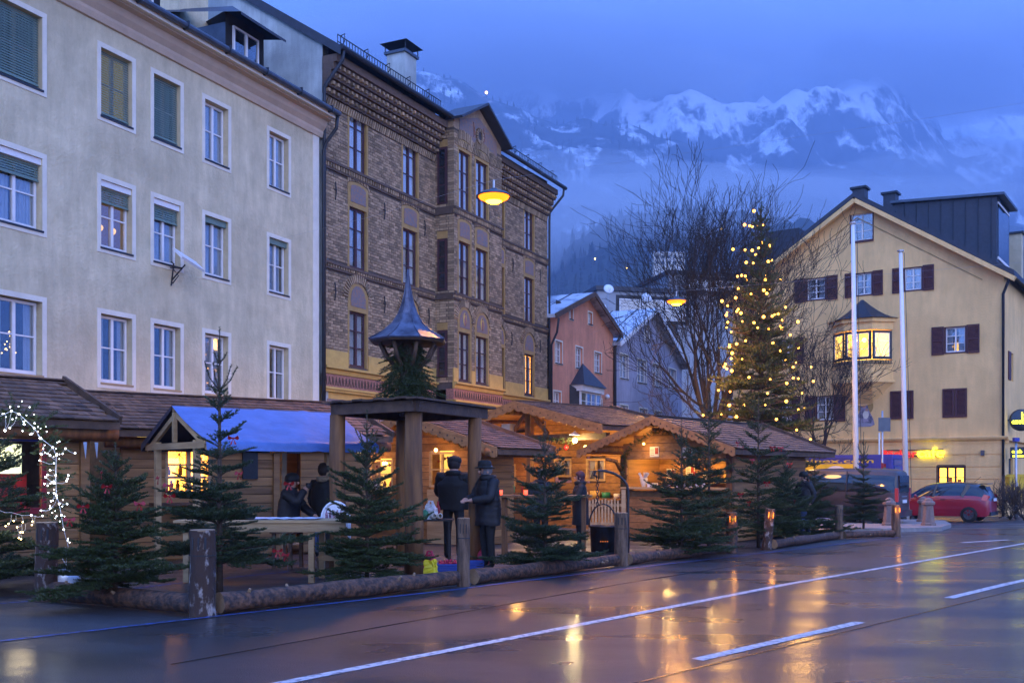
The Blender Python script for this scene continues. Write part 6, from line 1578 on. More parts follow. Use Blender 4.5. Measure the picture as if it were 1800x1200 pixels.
plant_fir(V5, 'broad dense fir in front of the counter hut', gp(1198, 978), 1.0, .3)
plant_fir(V6, 'tall dark fir in the middle of the counter hut view', gx(1246, 20.9), 1.06, 1.2)
plant_fir(V6, 'fir dotted with red bows right of the counter', gx(1333, 22.5), 1.08, 3.4)
plant_fir(V3, 'small fir beside the leaning lantern post', gx(1384, 25.2), .95, 2.2)
plant_fir(V5, 'dark fir beside the blurred person at the hut corner', gx(1432, 26.6), .88, 4.0)
plant_fir(V2, 'lone slender fir in front of the parked van', gx(1518, 29.6), .88, 2.5)
plant_fir(V4, 'fir at the left picture edge beside the hut', gx(-12, 13.2), 1.05, 1.0)
def bow(P, label, s=1.0):
    t = thing('red_bow', label, 'bow', P, rnd.uniform(0, 6), 'red bows on the firs'); mb = MB(); s *= .042
    for sg_ in (-1, 1):
        mb.add([(0, 0, 0), (sg_ * s * 1.3, -.3 * s, .8 * s), (sg_ * s * 1.6, .2 * s, 0), (sg_ * s * 1.2, .3 * s, -.5 * s)], [(0, 1, 2), (0, 2, 3)])
        mb.add([(0, 0, 0), (sg_ * s * .4, -.2 * s, -1.8 * s), (sg_ * s * .9, 0, -1.6 * s)], [(0, 1, 2)])
    mb.sphere((0, 0, 0), s * .35, 6, 4); o = mb.build('ribbon', M['ribbon'], t)
for (x, y, Y, lb) in ((178, 830, 11.3, 'red bow high on the bushy left fir'), (188, 855, 11.25, 'red bow left of centre on the bushy left fir'), (245, 885, 11.1, 'red bow in the middle of the bushy left fir'), (146, 890, 11.2, 'large red bow on the left flank of the bushy fir'), (122, 913, 11.2, 'red bow at the lower left of the bushy fir'), (278, 840, 11.5, 'red bow between the two left firs'), (298, 872, 11.6, 'dark red bow low between the two left firs'), (296, 853, 11.7, 'small red bow beside the golden window'),
                      (410, 770, 12.1, 'orange red bow high on the slender fir'), (420, 832, 12.0, 'red bow right of the slender fir stem'), (508, 850, 12.3, 'large orange bow at the right tip of the slender fir'), (488, 968, 12.2, 'orange bow low near the table'), (502, 975, 12.2, 'small orange bow under the table'),
                      (860, 862, 16.4, 'dark red bow on the open fir'), (1297, 778, 22.0, 'red bow topmost on the dotted fir'), (1306, 785, 21.9, 'red bow just below the topmost one'), (1322, 808, 21.8, 'red bow high at centre of the dotted fir'), (1358, 786, 22.1, 'red bow at upper right of the dotted fir'), (1372, 787, 22.1, 'red bow at far upper right of the dotted fir'), (1388, 815, 22.0, 'red bow right of the dotted fir'), (1348, 848, 21.7, 'red bow in the middle right of the dotted fir'), (1302, 868, 21.7, 'red bow at the left of the dotted fir'), (1316, 882, 21.7, 'red bow low on the dotted fir'), (1397, 880, 24.9, 'red bow beside the hut corner')):
    bow(px(x, y, Y), lb, 1.0 if Y < 14 else 1.1)

# ------------------------------------------------------------------ the big Christmas tree
YT = 36.5
PT = gx(1338, YT)
big = fir(11.6, 2.15, 1.2, .9, 21, whorl=.22, nb=(9, 11), dens=66, ln=.11, wd=.034, m='needle_big', droop=.55, sub=.30, subl=.42, crown_pow=.92, stem=.035)
bt = thing('christmas_tree', 'tall lit Christmas tree behind the counter hut', 'fir tree', PT); link('crown', big[0], bt); link('branches', big[1], bt); link('trunk', big[2], bt)
LC = [(520, 256), (482, 312), (503, 316), (514, 320), (557, 313), (435, 411), (484, 414), (513, 416), (539, 406), (584, 397), (517, 467), (489, 465), (578, 461), (453, 521), (470, 517), (566, 534), (628, 534), (456, 571), (446, 608), (508, 592), (560, 577), (572, 590), (390, 621), (413, 640), (411, 667), (408, 678), (467, 670), (414, 707), (409, 728), (428, 746), (520, 709), (535, 729), (559, 685), (594, 682), (604, 676), (617, 673), (648, 646), (634, 732), (698, 705), (667, 758), (422, 798), (450, 795), (421, 806), (432, 832), (472, 856), (486, 782), (597, 791), (627, 822), (700, 809), (690, 870), (430, 904), (500, 930), (586, 938), (653, 954), (700, 935), (752, 888), (761, 946), (715, 994), (423, 988), (420, 1043), (480, 1042), (388, 1080), (449, 1090), (566, 1042), (575, 995), (651, 1027), (611, 1100), (700, 1061), (693, 1143), (314, 1084)]
lcn = thing('light_chain', 'warm glowing light chain wound over the tall Christmas tree', 'light chain', PT)
bpts = []; bme = MB(); bme.sphere((0, 0, 0), .043, 8, 6); bme = bme.mesh('bulb', M['tree_bulb'], True)
rg = random.Random(6)
for zx, zy in LC:
    x, y = 1100 + .4333 * zx, 260 + .4333 * zy
    zc = CAMZ + (HOR - y) / F * YT; rad = max(0.05, 2.25 * (1 - (zc - PT.z - 1.2) / 10.2) ** .92); dx = (x - 1338) / F * YT
    dy = -math.sqrt(max(0, rad * rad - dx * dx)) * .98
    P = px(x, y, YT + dy) - PT; bpts.append(P); link('bulb', bme, lcn, P, None, (rg.uniform(.65, 1.35),) * 3)
for k in range(46):                                                       # and round the far side
    f = rg.random(); zz = 1.4 + 9.4 * f; rad = 2.2 * (1 - f) + .1; a = rg.uniform(.15, math.pi - .15); link('bulb', bme, lcn, (rad * math.cos(a), rad * math.sin(a), zz))
mb = MB(); bs_ = sorted(bpts, key=lambda p: -p.z)
for a, b in zip(bs_, bs_[1:]):
    if (a - b).length < 2.2:
        m_ = (a + b) / 2 - Vector((0, 0, .12)); mb.tube([a, m_, b], .008, 4, cap=False)
mb.build('wire', M['dark_wood'], lcn)
for zz, rr_, e in ((2.5, 2.4, 50), (5.0, 1.9, 42), (7.5, 1.3, 30)):
    for a in (0.6, 2.2, 3.7, 5.3):
        L = bpy.data.lights.new('chain_light', 'POINT'); L.energy = e; L.color = (1, .5, .12); L.shadow_soft_size = .3
        lo = bpy.data.objects.new('chain_light', L); COL.objects.link(lo); lo.parent = lcn; lo.location = (rr_ * math.cos(a), rr_ * math.sin(a), zz)

# ------------------------------------------------------------------ bare deciduous tree
def bare_tree(seed, P, label, H, spread, levels=6, nstem=4, r0=.19, name='bare_tree', low=2.0, cat='tree', m='twig'):
    rg = np.random.default_rng(seed); tr = MB(); cr = MB(); cnt = [0]
    def grow(p, d, L, r, lev, upb):
        upb *= 1.6
        n = 4 if lev < 3 else 3; pts = [p]; q = p.copy(); dd = d.copy()
        for i in range(n):
            dd = dd + rg.normal(0, .10 + .02 * lev, 3) + np.array([0, 0, upb]); dd /= np.linalg.norm(dd); q = q + dd * L / n; pts.append(q)
        rad = [max(r * (1 - .62 * i / n), .0075) for i in range(n + 1)]
        (tr if lev < 2 else cr).tube([Vector(v) for v in pts], rad, 8 if lev < 2 else (5 if lev < 4 else 3), cap=False); cnt[0] += 1
        if lev >= levels: return
        k = {0: 5, 1: 5, 2: 4, 3: 4, 4: 3}.get(lev, 2)
        for i in range(k):
            f = rg.uniform(.25, 1.0) if i < k - 1 else 1.0; w = f * n; j = min(int(w), n - 1); b = pts[j] + (pts[j + 1] - pts[j]) * (w - j)
            bd = pts[j + 1] - pts[j]; bd /= np.linalg.norm(bd); v = rg.normal(size=3); v -= v.dot(bd) * bd; v /= np.linalg.norm(v)
            sp = rg.uniform(.3, .65) if i < k - 1 else rg.uniform(.05, .25)
            nd = bd * math.cos(sp) + v * math.sin(sp); nd[2] += .06; nd /= np.linalg.norm(nd)
            grow(b, nd, L * rg.uniform(.52, .78), max(rad[j] * rg.uniform(.45, .62), .009), lev + 1, .05 if nd[2] > .1 else -.01)
    base = np.array([0, 0, 0.]); tr.tube([(0, 0, -.05), (0, .02, low * .5), (.03, 0, low)], [r0 * 1.4, r0 * 1.05, r0], 10)
    for i in range(nstem):
        a = 6.283 * i / nstem + rg.uniform(-.4, .4); s = spread * rg.uniform(.35, 1.0) * (.25 if i == 0 else 1)
        d = np.array([math.cos(a) * s, math.sin(a) * s, 1.0]); d /= np.linalg.norm(d)
        grow(np.array([.03, 0, low - .1]), d, H * .36, r0 * (.8 if i == 0 else .6), 1, .05)
    for i in range(6):                                                    # low spreading limbs
        a = rg.uniform(0, 6.283); d = np.array([math.cos(a), math.sin(a), .25]); grow(np.array([0, 0, low * rg.uniform(.9, 1.6)]), d / np.linalg.norm(d), H * .15, r0 * .3, 2, .0)
    t = thing(name, label, cat, P); tr.build('trunk', M['twig'], t, True); cr.build('crown', M[m], t); return t
bare_tree(33, gx(1256, 41.5), 'tall leafless tree left of the Christmas tree', 12.6, .26, 6, 8, .2, low=2.6)
bare_tree(41, gx(1440, 44.2), 'smaller leafless tree in front of the yellow house', 7.5, .6, 5, 4, .10, low=2.2)
bare_tree(52, gx(1775, 41.8), 'brown twiggy bush beside the red car', 2.1, 1.5, 4, 9, .03, 'bare_shrub', .1, 'shrub', 'fir_bark')
bare_tree(53, gx(1800, 40.8), 'brown twiggy bush at the right picture edge', 1.9, 1.6, 4, 9, .03, 'bare_shrub', .1, 'shrub', 'fir_bark')
# fir boughs tied round the pavilion mast
rg = np.random.default_rng(9); segs = []
for k in range(240):
    zz = rg.uniform(2.62, 3.45) - gz; f = (3.45 - gz - zz) / .85; a = rg.uniform(0, 6.28); l = (.22 + .38 * f) * rg.uniform(.7, 1.2); e = R(rg.uniform(-55, -15))
    d = np.array([math.cos(e) * math.cos(a), math.cos(e) * math.sin(a), math.sin(e)]); p = np.array([.1 * math.cos(a), .1 * math.sin(a), zz + .15]); q_ = p + d * l; q_[2] = max(q_[2], 2.6 - gz); segs.append((*p, *q_))
    for s_ in (1, -1):
        for fq in (.35, .6, .8):
            b = p + (q_ - p) * fq; pr = np.cross(d, [0, 0, 1.0]); segs.append((*b, *(b + (d * .6 + pr * s_ * .6) * l * .35)))
V_, Q_ = needles(segs, 300, .03, .007, rg)
o = link('fir_bough_bunch', np_mesh('fir_bough_bunch', V_, Q_, M['needle']), None, (ctr.x, ctr.y, g(ctr.y))); tag(o, 'bunch of fir boughs tied round the pavilion mast under the cupola', 'boughs')
def garland(name, pts, label, rad=.10, dens=2600, m='needle', ln=.05, wd=.009, seed=1, tip=None):
    rg = np.random.default_rng(seed); segs = []
    for a, b in zip(pts, pts[1:]):
        a, b = np.array(a), np.array(b); L = np.linalg.norm(b - a); d = (b - a) / L
        for k in range(int(L * 60)):
            p = a + (b - a) * rg.random(); v = rg.normal(size=3); v -= v.dot(d) * d * .7; v /= np.linalg.norm(v); segs.append((*p, *(p + v * rad * rg.uniform(.6, 1.2))))
    V_, Q_ = needles(segs, dens / 10, ln, wd, rg, 0)
    o = link(name, np_mesh(name, V_, Q_, M[m])); tag(o, label, 'garland'); return o
def wpt(h, x, y, z): return h.t.matrix_world @ Vector((x, y, z))
bpy.context.view_layer.update()
garland('fir_garland', [wpt(h4, -.15, y4(892), z4(892, 768)), wpt(h4, -.15, y4(930), z4(930, 772)), wpt(h4, -.15, y4(975), z4(975, 772)), wpt(h4, -.15, y4(1018), z4(1018, 776))], 'fir garland along the tie beam of the open hut', .09, m='needle_big', seed=2)
garland('fir_garland', [wpt(h5, -.12, 2.95, .9), wpt(h5, -.12, 2.95, 2.0), wpt(h5, -.3, 2.6, 2.35), wpt(h5, -.4, 1.75, 2.72), wpt(h5, -.4, .9, 2.5)], 'fir garland framing the counter of the right hut', .09, m='needle_big', seed=3)
garland('fir_garland', [wpt(h3, -.3, .2, 2.25), wpt(h3, -.3, 1.7, 2.75), wpt(h3, -.3, 3.2, 2.25)], 'dark garland under the gable behind the pavilion', .08, seed=4)
garland('fir_garland', [wpt(h3, -.15, 3.5, .6), wpt(h3, -.15, 3.5, 2.1)], 'garland hanging at the left corner of the gabled hut', .09, seed=5)
# arch of boughs at far left
garland('fir_bough_arch', [px(-40, 745, 13.0), px(30, 725, 12.8), px(75, 745, 12.8), px(100, 800, 12.9), px(100, 870, 12.9), px(92, 930, 13)], 'thick fir-bough arch at far left hung with white lights', .24, 3600, ln=.04, wd=.008, seed=6)
# white light string over it
ls = thing('light_string', 'cold white light string draped over the fir-bough arch', 'light string', (0, 0, 0))
main = [(-15, 738), (20, 722), (33, 727), (60, 752), (72, 770), (93, 786), (99, 800), (98, 835), (99, 870), (104, 885), (108, 905), (112, 930), (120, 960), (116, 990), (122, 1005)]
YL = 12.6
mb = MB(); mb.tube([px(x, y, YL) for x, y in main], .0025, 5)
drops = [(9, 728, 8, 756), (20, 723, 9, 757), (30, 728, 17, 752), (36, 733, 42, 745), (60, 752, 56, 762), (66, 763, 70, 770), (76, 780, 72, 797), (93, 786, 73, 798), (99, 800, 115, 788), (115, 788, 132, 796), (98, 808, 88, 800), (98, 815, 70, 809), (99, 820, 88, 826), (97, 832, 84, 834), (98, 850, 80, 838), (98, 842, 78, 850), (99, 848, 117, 845), (117, 845, 120, 835), (100, 862, 90, 880), (90, 880, 95, 866), (104, 882, 118, 885), (101, 872, 88, 893), (95, 890, 72, 897), (72, 897, 88, 893), (20, 900, -5, 895), (20, 900, 55, 905), (55, 905, 75, 906), (28, 905, 24, 915), (38, 905, 40, 917), (40, 917, 30, 926), (38, 920, 36, 935), (55, 906, 57, 916), (62, 905, 56, 922), (20, 904, 15, 920), (15, 920, 10, 924), (30, 926, 33, 945), (36, 935, 37, 947), (45, 920, 40, 935)]
for x0, y0, x1, y1 in drops: mb.tube([px(x0, y0, YL), px((x0 + x1) / 2 + 2, (y0 + y1) / 2 + 3, YL + .02), px(x1, y1, YL)], .0014, 4)
mb.build('wire', M['white_plastic'], ls)
lme = MB(); lme.sphere((0, 0, 0), .009, 8, 6); lme = lme.mesh('bulb', M['led'], True); lmw = MB(); lmw.sphere((0, 0, 0), .009, 8, 6); lmw = lmw.mesh('bulb', M['led_warm'], True)
for i, (x0, y0, x1, y1) in enumerate(drops): link('bulb', lme if y1 < 910 else lmw, ls, px(x1, y1, YL - .02)); 
for i, (x, y) in enumerate(main[:12]): link('bulb', lme, ls, px(x, y, YL - .02))
rg = random.Random(12)
for k in range(70):
    x, y = rg.choice(main[:13]); link('bulb', lme, ls, px(x + rg.gauss(0, 12), y + rg.gauss(0, 12), YL + rg.uniform(-.1, .12)), None, (rg.uniform(.4, .8),) * 3)
link('bulb', lme, ls, px(94, 847, YL - .05), None, (1.8,) * 3)
for (x, y) in ((30, 745), (95, 830), (35, 930)):
    L = bpy.data.lights.new('string_light', 'POINT'); L.energy = 2.5; L.color = (.9, .95, 1) if y < 900 else (1, .8, .5); L.shadow_soft_size = .15; lo = bpy.data.objects.new('string_light', L); COL.objects.link(lo); lo.parent = ls; lo.location = px(x, y, YL - .25)
# ================================================================== log fence
def bark_post(P, h, r, label, slots=True, lit=False, lean=(0, 0), m='bark_pale', seed=1):
    t = thing('log_post', label, 'post', P, rnd.uniform(-.2, .2), 'upright bark posts of the log fence'); t.rotation_euler = (lean[0], lean[1], 0)
    rg = random.Random(seed); mb = MB(); n = 18; K = 10
    vs = []
    for k in range(K + 1):
        for i in range(n):
            a = 2 * math.pi * i / n; rr = r * (1 + .05 * math.sin(a * 3 + k * .7 + seed) + rg.uniform(-.03, .03)) * (1.06 if k == 0 else 1); vs.append((rr * math.cos(a), rr * math.sin(a), -.03 + (h + .03) * k / K))
    fs = [(k * n + i, k * n + (i + 1) % n, (k + 1) * n + (i + 1) % n, (k + 1) * n + i) for k in range(K) for i in range(n)]
    mb.add(vs, fs); mb.build('stem', M[m], t, True)
    mb = MB(); mb.lathe([(r * .97, -.01), (r * .97, .006)], 18, (0, 0, h)); mb.build('cut_top', M['cut_wood'], t)
    if slots:
        for k in range(-1, 2):
            x = k * r * .48; y = -math.sqrt(r * r - x * x) - .014
            MB().box(x - r * .06, x + r * .06, y, y + .05, h * .78, h * .92).build('lantern_slot', M['candle'] if lit and k != 0 else M['room_dark'], t)
        mb = MB(); mb.lathe([(r * 1.055, 0), (r * 1.055, .012)], 18, (0, 0, h * .70), cap=False); mb.build('saw_cut', M['room_dark'], t)
        if lit:
            L = bpy.data.lights.new('candle_light', 'POINT'); L.energy = 1.2; L.color = (1, .4, .06); L.shadow_soft_size = .03; lo = bpy.data.objects.new('candle_light', L); COL.objects.link(lo); lo.parent = t; lo.location = (0, -r - .08, h * .84)
    return t
PP = {82: gp(82, 1054), 355: gp(356, 1080), 815: gp(815, 1028), 1092: gp(1092, 993), 1286: gx(1286, 20.6), 1348: gx(1347, 21.6), 1475: gp(1475, 946), 1575: gp(1575, 943)}
bark_post(PP[82], .92, .125, 'peeling bark post at far left below the white lights', seed=1)
bark_post(PP[355], .90, .135, 'whitish bark post at the front corner of the log fence', seed=2)
bark_post(PP[815], .90, .085, 'weathered grey post in front of the pavilion', m='post_grey', seed=3)
bark_post(PP[1092], .88, .115, 'brown post below the fire-bowl crane', m='post_grey', seed=4)
bark_post(PP[1286], .80, .115, 'dark post hidden in the firs before the counter hut', lit=True, m='bark', seed=5)
bark_post(PP[1348], .86, .10, 'leaning lantern post glowing through its slots beside the hut corner', lit=True, lean=(0, R(6)), seed=6)
bark_post(PP[1475], .84, .10, 'brown post left of the lone slender fir', m='post_grey', seed=7)
bark_post(PP[1575], .84, .115, 'last lantern post of the fence beside the flagpole', lit=True, m='post_grey', seed=8)
def ground_log(a, b, r, label, seed, m='bark'):
    rg = random.Random(seed); a = Vector(a); b = Vector(b); L = (b - a).length; d = (b - a).normalized(); mb = MB(); n = 14; K = max(8, int(L / .18)); ax = Vector((-d.y, d.x, 0)).normalized(); ay = d.cross(ax)
    vs = []
    for k in range(K + 1):
        p = a + d * (L * k / K) + Vector((0, 0, r * .97))
        for i in range(n):
            an = 2 * math.pi * i / n; rr = r * (1 - .12 * k / K) * (1 + .07 * math.sin(an * 2 + k * .5) + rg.uniform(-.07, .06)); q = p + ax * (rr * math.cos(an)) + ay * (rr * math.sin(an)); vs.append(q)
    fs = [(k * n + i, k * n + (i + 1) % n, (k + 1) * n + (i + 1) % n, (k + 1) * n + i) for k in range(K) for i in range(n)]
    t = thing('ground_log', label, 'log', (0, 0, 0), 0, 'logs lying between the fence posts')
    mb.add(vs, fs); mb.build('bark_stem', M[m], t, True)
    mb = MB(); mb.add(vs[:n], [tuple(range(n))]); mb.add(vs[-n:], [tuple(range(n))]); mb.build('cut_ends', M['cut_wood'], t)
    kn = MB()
    for k in range(int(L * 1.2)):
        f = rg.random(); an = rg.uniform(-.4, 2.4); p = a + d * (L * f) + Vector((0, 0, r)); dr = -ax * math.cos(an) * (1 if ax.y > 0 else -1) + Vector((0, 0, math.sin(an))); kn.tube([p + dr * r * .85, p + dr * (r + rg.uniform(.01, .04))], [.022, .014], 6)
    kn.build('knots', M['cut_wood'], t)
def between(p, q, f0, f1): return p.lerp(q, f0), p.lerp(q, f1)
def lg(p, q, r, lb, sd, m='bark'):
    a, b = between(PP[p], PP[q], .05 if q - p > 150 else .08, .96); b = Vector((b.x, b.y, g(b.y))); ground_log(a, b, r, lb, sd, m)
lg(82, 355, .115, 'dark bark log lying between the two left posts', 1)
lg(355, 815, .115, 'long log along the road in front of the table', 2)
lg(815, 1092, .105, 'log along the road in front of the open loose fir', 3)
lg(1092, 1286, .10, 'log along the road in front of the broad fir', 4)
lg(1348, 1475, .10, 'wet shining log right of the leaning lantern post', 5)
lg(1475, 1575, .095, 'last short wet log before the flagpole', 6)
# cable drum lamp by the left post
t = thing('cable_reel', 'round grey cable reel leaning beside the left bark post', 'cable reel', gp(118, 1038) + Vector((0, 0, .16)), R(20))
mb = MB(); mb.lathe([(.02, -.03), (.15, -.03), (.165, 0), (.15, .03), (.05, .035), (.02, .045)], 24); mb.build('drum', M['steel'], t, True, None, (R(60), R(25), 0))
mb = MB(); mb.tube([(0, 0, .15), (-.05, -.02, .25), (-.02, 0, .4)], .006, 5); mb.build('lead', M['white_plastic'], t)

# ================================================================== street lamps on span wires
def span_lamp(P, L_at, R_at, watts, label):
    t = thing('street_lamp', label, 'street lamp', P, 0, 'street lamps hung on span wires')
    sh = MB(); sh.lathe([(.02, .17), (.07, .16), (.10, .10), (.30, .06), (.38, .0), (.36, -.012), (.05, .05)], 24, cap=False); sh.build('shade', M['zinc'], t, True)
    gl = MB(); gl.lathe([(.33, .0), (.30, -.05), (.2, -.10), (.08, -.13), (.005, -.135)], 24); gl.build('glowing_lens', M['lamp_glow'], t, True); co = MB(); co.sphere((0, 0, -.08), .15, 14, 8, sc=(1.25, 1.25, .50)); co.build('lamp_core', M['lamp_core'], t, True)
    mb = MB(); mb.tube([(0, 0, .15), (0, 0, .34)], .025, 8)
    for E in (L_at, R_at):
        v = Vector(E) - Vector(P); mb.tube([(0, 0, .34), v * .5 + Vector((0, 0, .1)), v], .002, 4)
    mb.build('span_wire', M['steel'], t)
    L = bpy.data.lights.new('lamp_light', 'SPOT'); L.energy = watts; L.spot_size = R(168); L.spot_blend = .5; L.color = (1, .42, .07); L.shadow_soft_size = .2
    lo = bpy.data.objects.new('lamp_light', L); COL.objects.link(lo); lo.parent = t; lo.location = (0, 0, -.35); return t
l1 = px(868, 345, 21.6); l2 = px(1189, 529, 36)
def onf(fr, u, z): return (fr.X + fr.xl[0] * u, fr.Y + fr.xl[1] * u, z)
span_lamp(l1, onf(FL, -2.0, 8.4), (14.5, 17.0, 8.6), 600, 'glowing orange span-wire lamp in front of the brick house')
span_lamp(l2, onf(FO, 4.4, 8.4), (24.5, 30.0, 8.6), 1500, 'glowing orange span-wire lamp left of the bare tree')
for (x, y, lb) in ((14.5, 17.0, 'grey span-wire mast across the road outside the right edge'), (24.5, 30.0, 'grey span-wire mast further along the road')):
    t = thing('wire_mast', lb, 'mast', (x, y, g(y)), 0, 'span-wire masts'); MB().tube([(0, 0, 0), (0, 0, 9)], [.11, .07], 10).build('pole', M['zinc'], t, True); MB().lathe([(.16, 0), (.16, .3), (.12, .35)], 10).build('base', M['zinc'], t)

# ================================================================== flagpoles, bollards, signs
for (xb, Y, xt, yt, lb) in ((1506, 36.0, 1499, 393, 'taller white flagpole left, in front of the oriel'), (1594, 38.5, 1583, 442, 'shorter white flagpole right, beside the red car')):
    b = gx(xb, Y); tp = px(xt, yt, Y); t = thing('flagpole', lb, 'flagpole', b, 0, 'white flagpoles'); v = tp - b
    MB().tube([(0, 0, 0), v * .5, v], [.105, .09, .065], 12).build('pole', M['white_paint'], t, True)
    MB().lathe([(.09, -.02), (.12, 0), (.12, .04), (.02, .06)], 10, tuple(v)).build('cap', M['steel'], t)
    MB().tube([(.16, -.05, .9), v * .5 + Vector((.16, -.05, 0)), v + Vector((.13, -.03, -.05))], .01, 4).build('halyard', M['dark_metal'], t)
    MB().box(-.2, -.08, -.2, .2, 0, .2).build('base_block', M['black_iron'], t); MB().box(.1, .22, -.2, .2, 0, .2).build('base_block', M['black_iron'], t)
for (x, y, lb) in ((1563, 929, 'stone bollard nearest the last lantern post'), (1552, 922, 'stone bollard half hidden behind its left twin'), (1632, 929, 'front stone bollard in front of the red car'), (1623, 922, 'rear stone bollard in front of the red car')):
    P = gp(x, y); P.z += .1; t = thing('bollard', lb, 'bollard', P, R(20), 'stone bollards on the kerb')
    MB().lathe([(.24, -.1), (.24, .08), (.20, .10), (.15, .62), (.15, .64)], 8).build('shaft', M['stone'], t); MB().lathe([(.17, .64), (.21, .67), (.21, .74), (.14, .79), (.13, .83), (.06, .88), (.01, .89)], 8).build('cap', M['stone'], t)
P = gx(1551, 37.5); t = thing('sign_post', 'thin sign post with the grey back of a sign, red and white bands', 'sign post', P)
MB().tube([(0, 0, 0), (0, 0, 4.1)], .035, 8).build('pole', M['steel'], t, True); B('sign_back', M['zinc'], t, (-.16, .28, -.05, -.03, 3.35, 3.85)); B('bracket', M['steel'], t, (-.16, -.1, -.06, -.03, 2.5, 3.3))
for k, m_ in enumerate(('red', 'white_paint', 'red')): MB().tube([(0, 0, 1.55 + .22 * k), (0, 0, 1.76 + .22 * k)], .045, 8).build('colour_band', M[m_], t)
mb = MB(); mb.lathe([(.24, -.01), (.24, .01)], 20); s = mb.build('round_sign', M['red'], t, False, (.14, -.08, 1.2), (R(90), 0, 0)); mb = MB(); mb.lathe([(.17, -.016), (.17, .016)], 20); mb.build('sign_face', M['container_blue'], s)
t = thing('barrier', 'red and white barrier board behind the bollards', 'barrier', gx(1557, 37.8)); B('board', M['red'], t, (0, .32, 0, .05, .2, 1.2)); B('notice', M['white_plastic'], t, (-.12, .1, -.06, -.04, .45, .85)); B('foot', M['black_iron'], t, (-.1, .4, -.2, .25, 0, .1))
t = thing('mailbox', 'yellow mailbox on a post beside the right corner of the house', 'mailbox', gx(1786, 44.5)); B('box', M['mail_yellow'], t, (-.38, .38, -.2, .2, .75, 1.75)); MB().prism([(-.4, 1.75), (.4, 1.75), (.3, 1.87), (-.3, 1.87)], -.22, .22).build('lid', M['mail_yellow'], t); B('post', M['dark_metal'], t, (-.06, .06, -.06, .06, 0, .75)); B('emblem', M['white_plastic'], t, (-.16, -.02, -.215, -.2, 1.3, 1.5))
t = thing('signal_pole', 'slim grey pole with small box at the right corner', 'pole', gx(1786, 42.5)); MB().tube([(0, 0, 0), (0, 0, 3.2)], .05, 8).build('pole', M['steel'], t, True); B('box', M['container_blue'], t, (-.1, .1, -.1, .1, 3.2, 3.36))

# ================================================================== blue site container
P = gx(1567, 41.0); ct = thing('site_container', 'blue site container with yellow banner behind the van', 'container', P, TY); H = 2.62
B('body', M['container_blue'], ct, (-6, 0, 0, 2.4, .05, H - .16)); B('roof_rim', M['container_blue'], ct, (-6.03, .03, -.03, 2.43, H - .16, H)); B('floor_rim', M['container_blue'], ct, (-6.03, .03, -.03, 2.43, -.05, .08))
for x in (-6.03, -.09): B('corner_post', M['container_blue'], ct, (x, x + .12, -.035, .09, .08, H - .165))
cr = MB()
for k in range(28): cr.box(-5.85 + k * .205, -5.75 + k * .205, -.02, .0, .12, H - .2)
cr.build('corrugation', M['container_blue'], ct)
bn = B('banner', M['banner_yellow'], ct, (-5.7, -1.35, -.06, -.045, 1.45, 2.25))
text('er kommt!', .2, M['print_black'], bn, (-3.7, -.065, 1.55), (R(90), 0, 0), .001, 'banner_lettering'); text('... da wo I', .2, M['print_black'], bn, (-4.9, -.065, 1.95), (R(90), 0, 0), .001, 'banner_lettering')
MB().prism(ell(-2.2, 1.93, .42, .24), -.068, -.062).build('speech_bubble', M['white_plastic'], bn); MB().prism([(-2.0, 1.75), (-1.85, 1.78), (-1.72, 1.55)], -.0675, -.0625).build('bubble_tail', M['white_plastic'], bn)
text('o mei?', .16, M['print_black'], bn, (-2.5, -.072, 1.95), (R(90), 0, 0), .001, 'banner_lettering'); text('Dort!', .16, M['print_black'], bn, (-2.35, -.072, 1.8), (R(90), 0, 0), .001, 'banner_lettering')
o = text('containex.com', .24, M['print_yellow'], ct, (-4.9, -.05, H - .33), (R(90), 0, 0), .003, 'yellow_lettering', .003); bpy.context.view_layer.update(); o.scale.x = 4.2 / max(o.dimensions.x, .1)
dr = B('door', M['container_door'], ct, (.005, .04, .35, 1.25, .1, 2.15)); B('poster', M['white_plastic'], dr, (.042, .05, .5, .85, 1.25, 1.85)); B('poster_print', M['ribbon'], dr, (.051, .054, .53, .8, 1.6, 1.78)); B('handle', M['steel'], dr, (.04, .09, .42, .5, 1.0, 1.1)); B('door_hood', M['container_door'], ct, (.005, .03, .3, 1.9, 2.2, 2.42)); B('label_plate', M['bag_green'], ct, (-.32, -.2, -.05, -.036, 1.95, 2.1)); B('label_plate', M['red'], ct, (-.32, -.2, -.05, -.036, 2.1, 2.25))

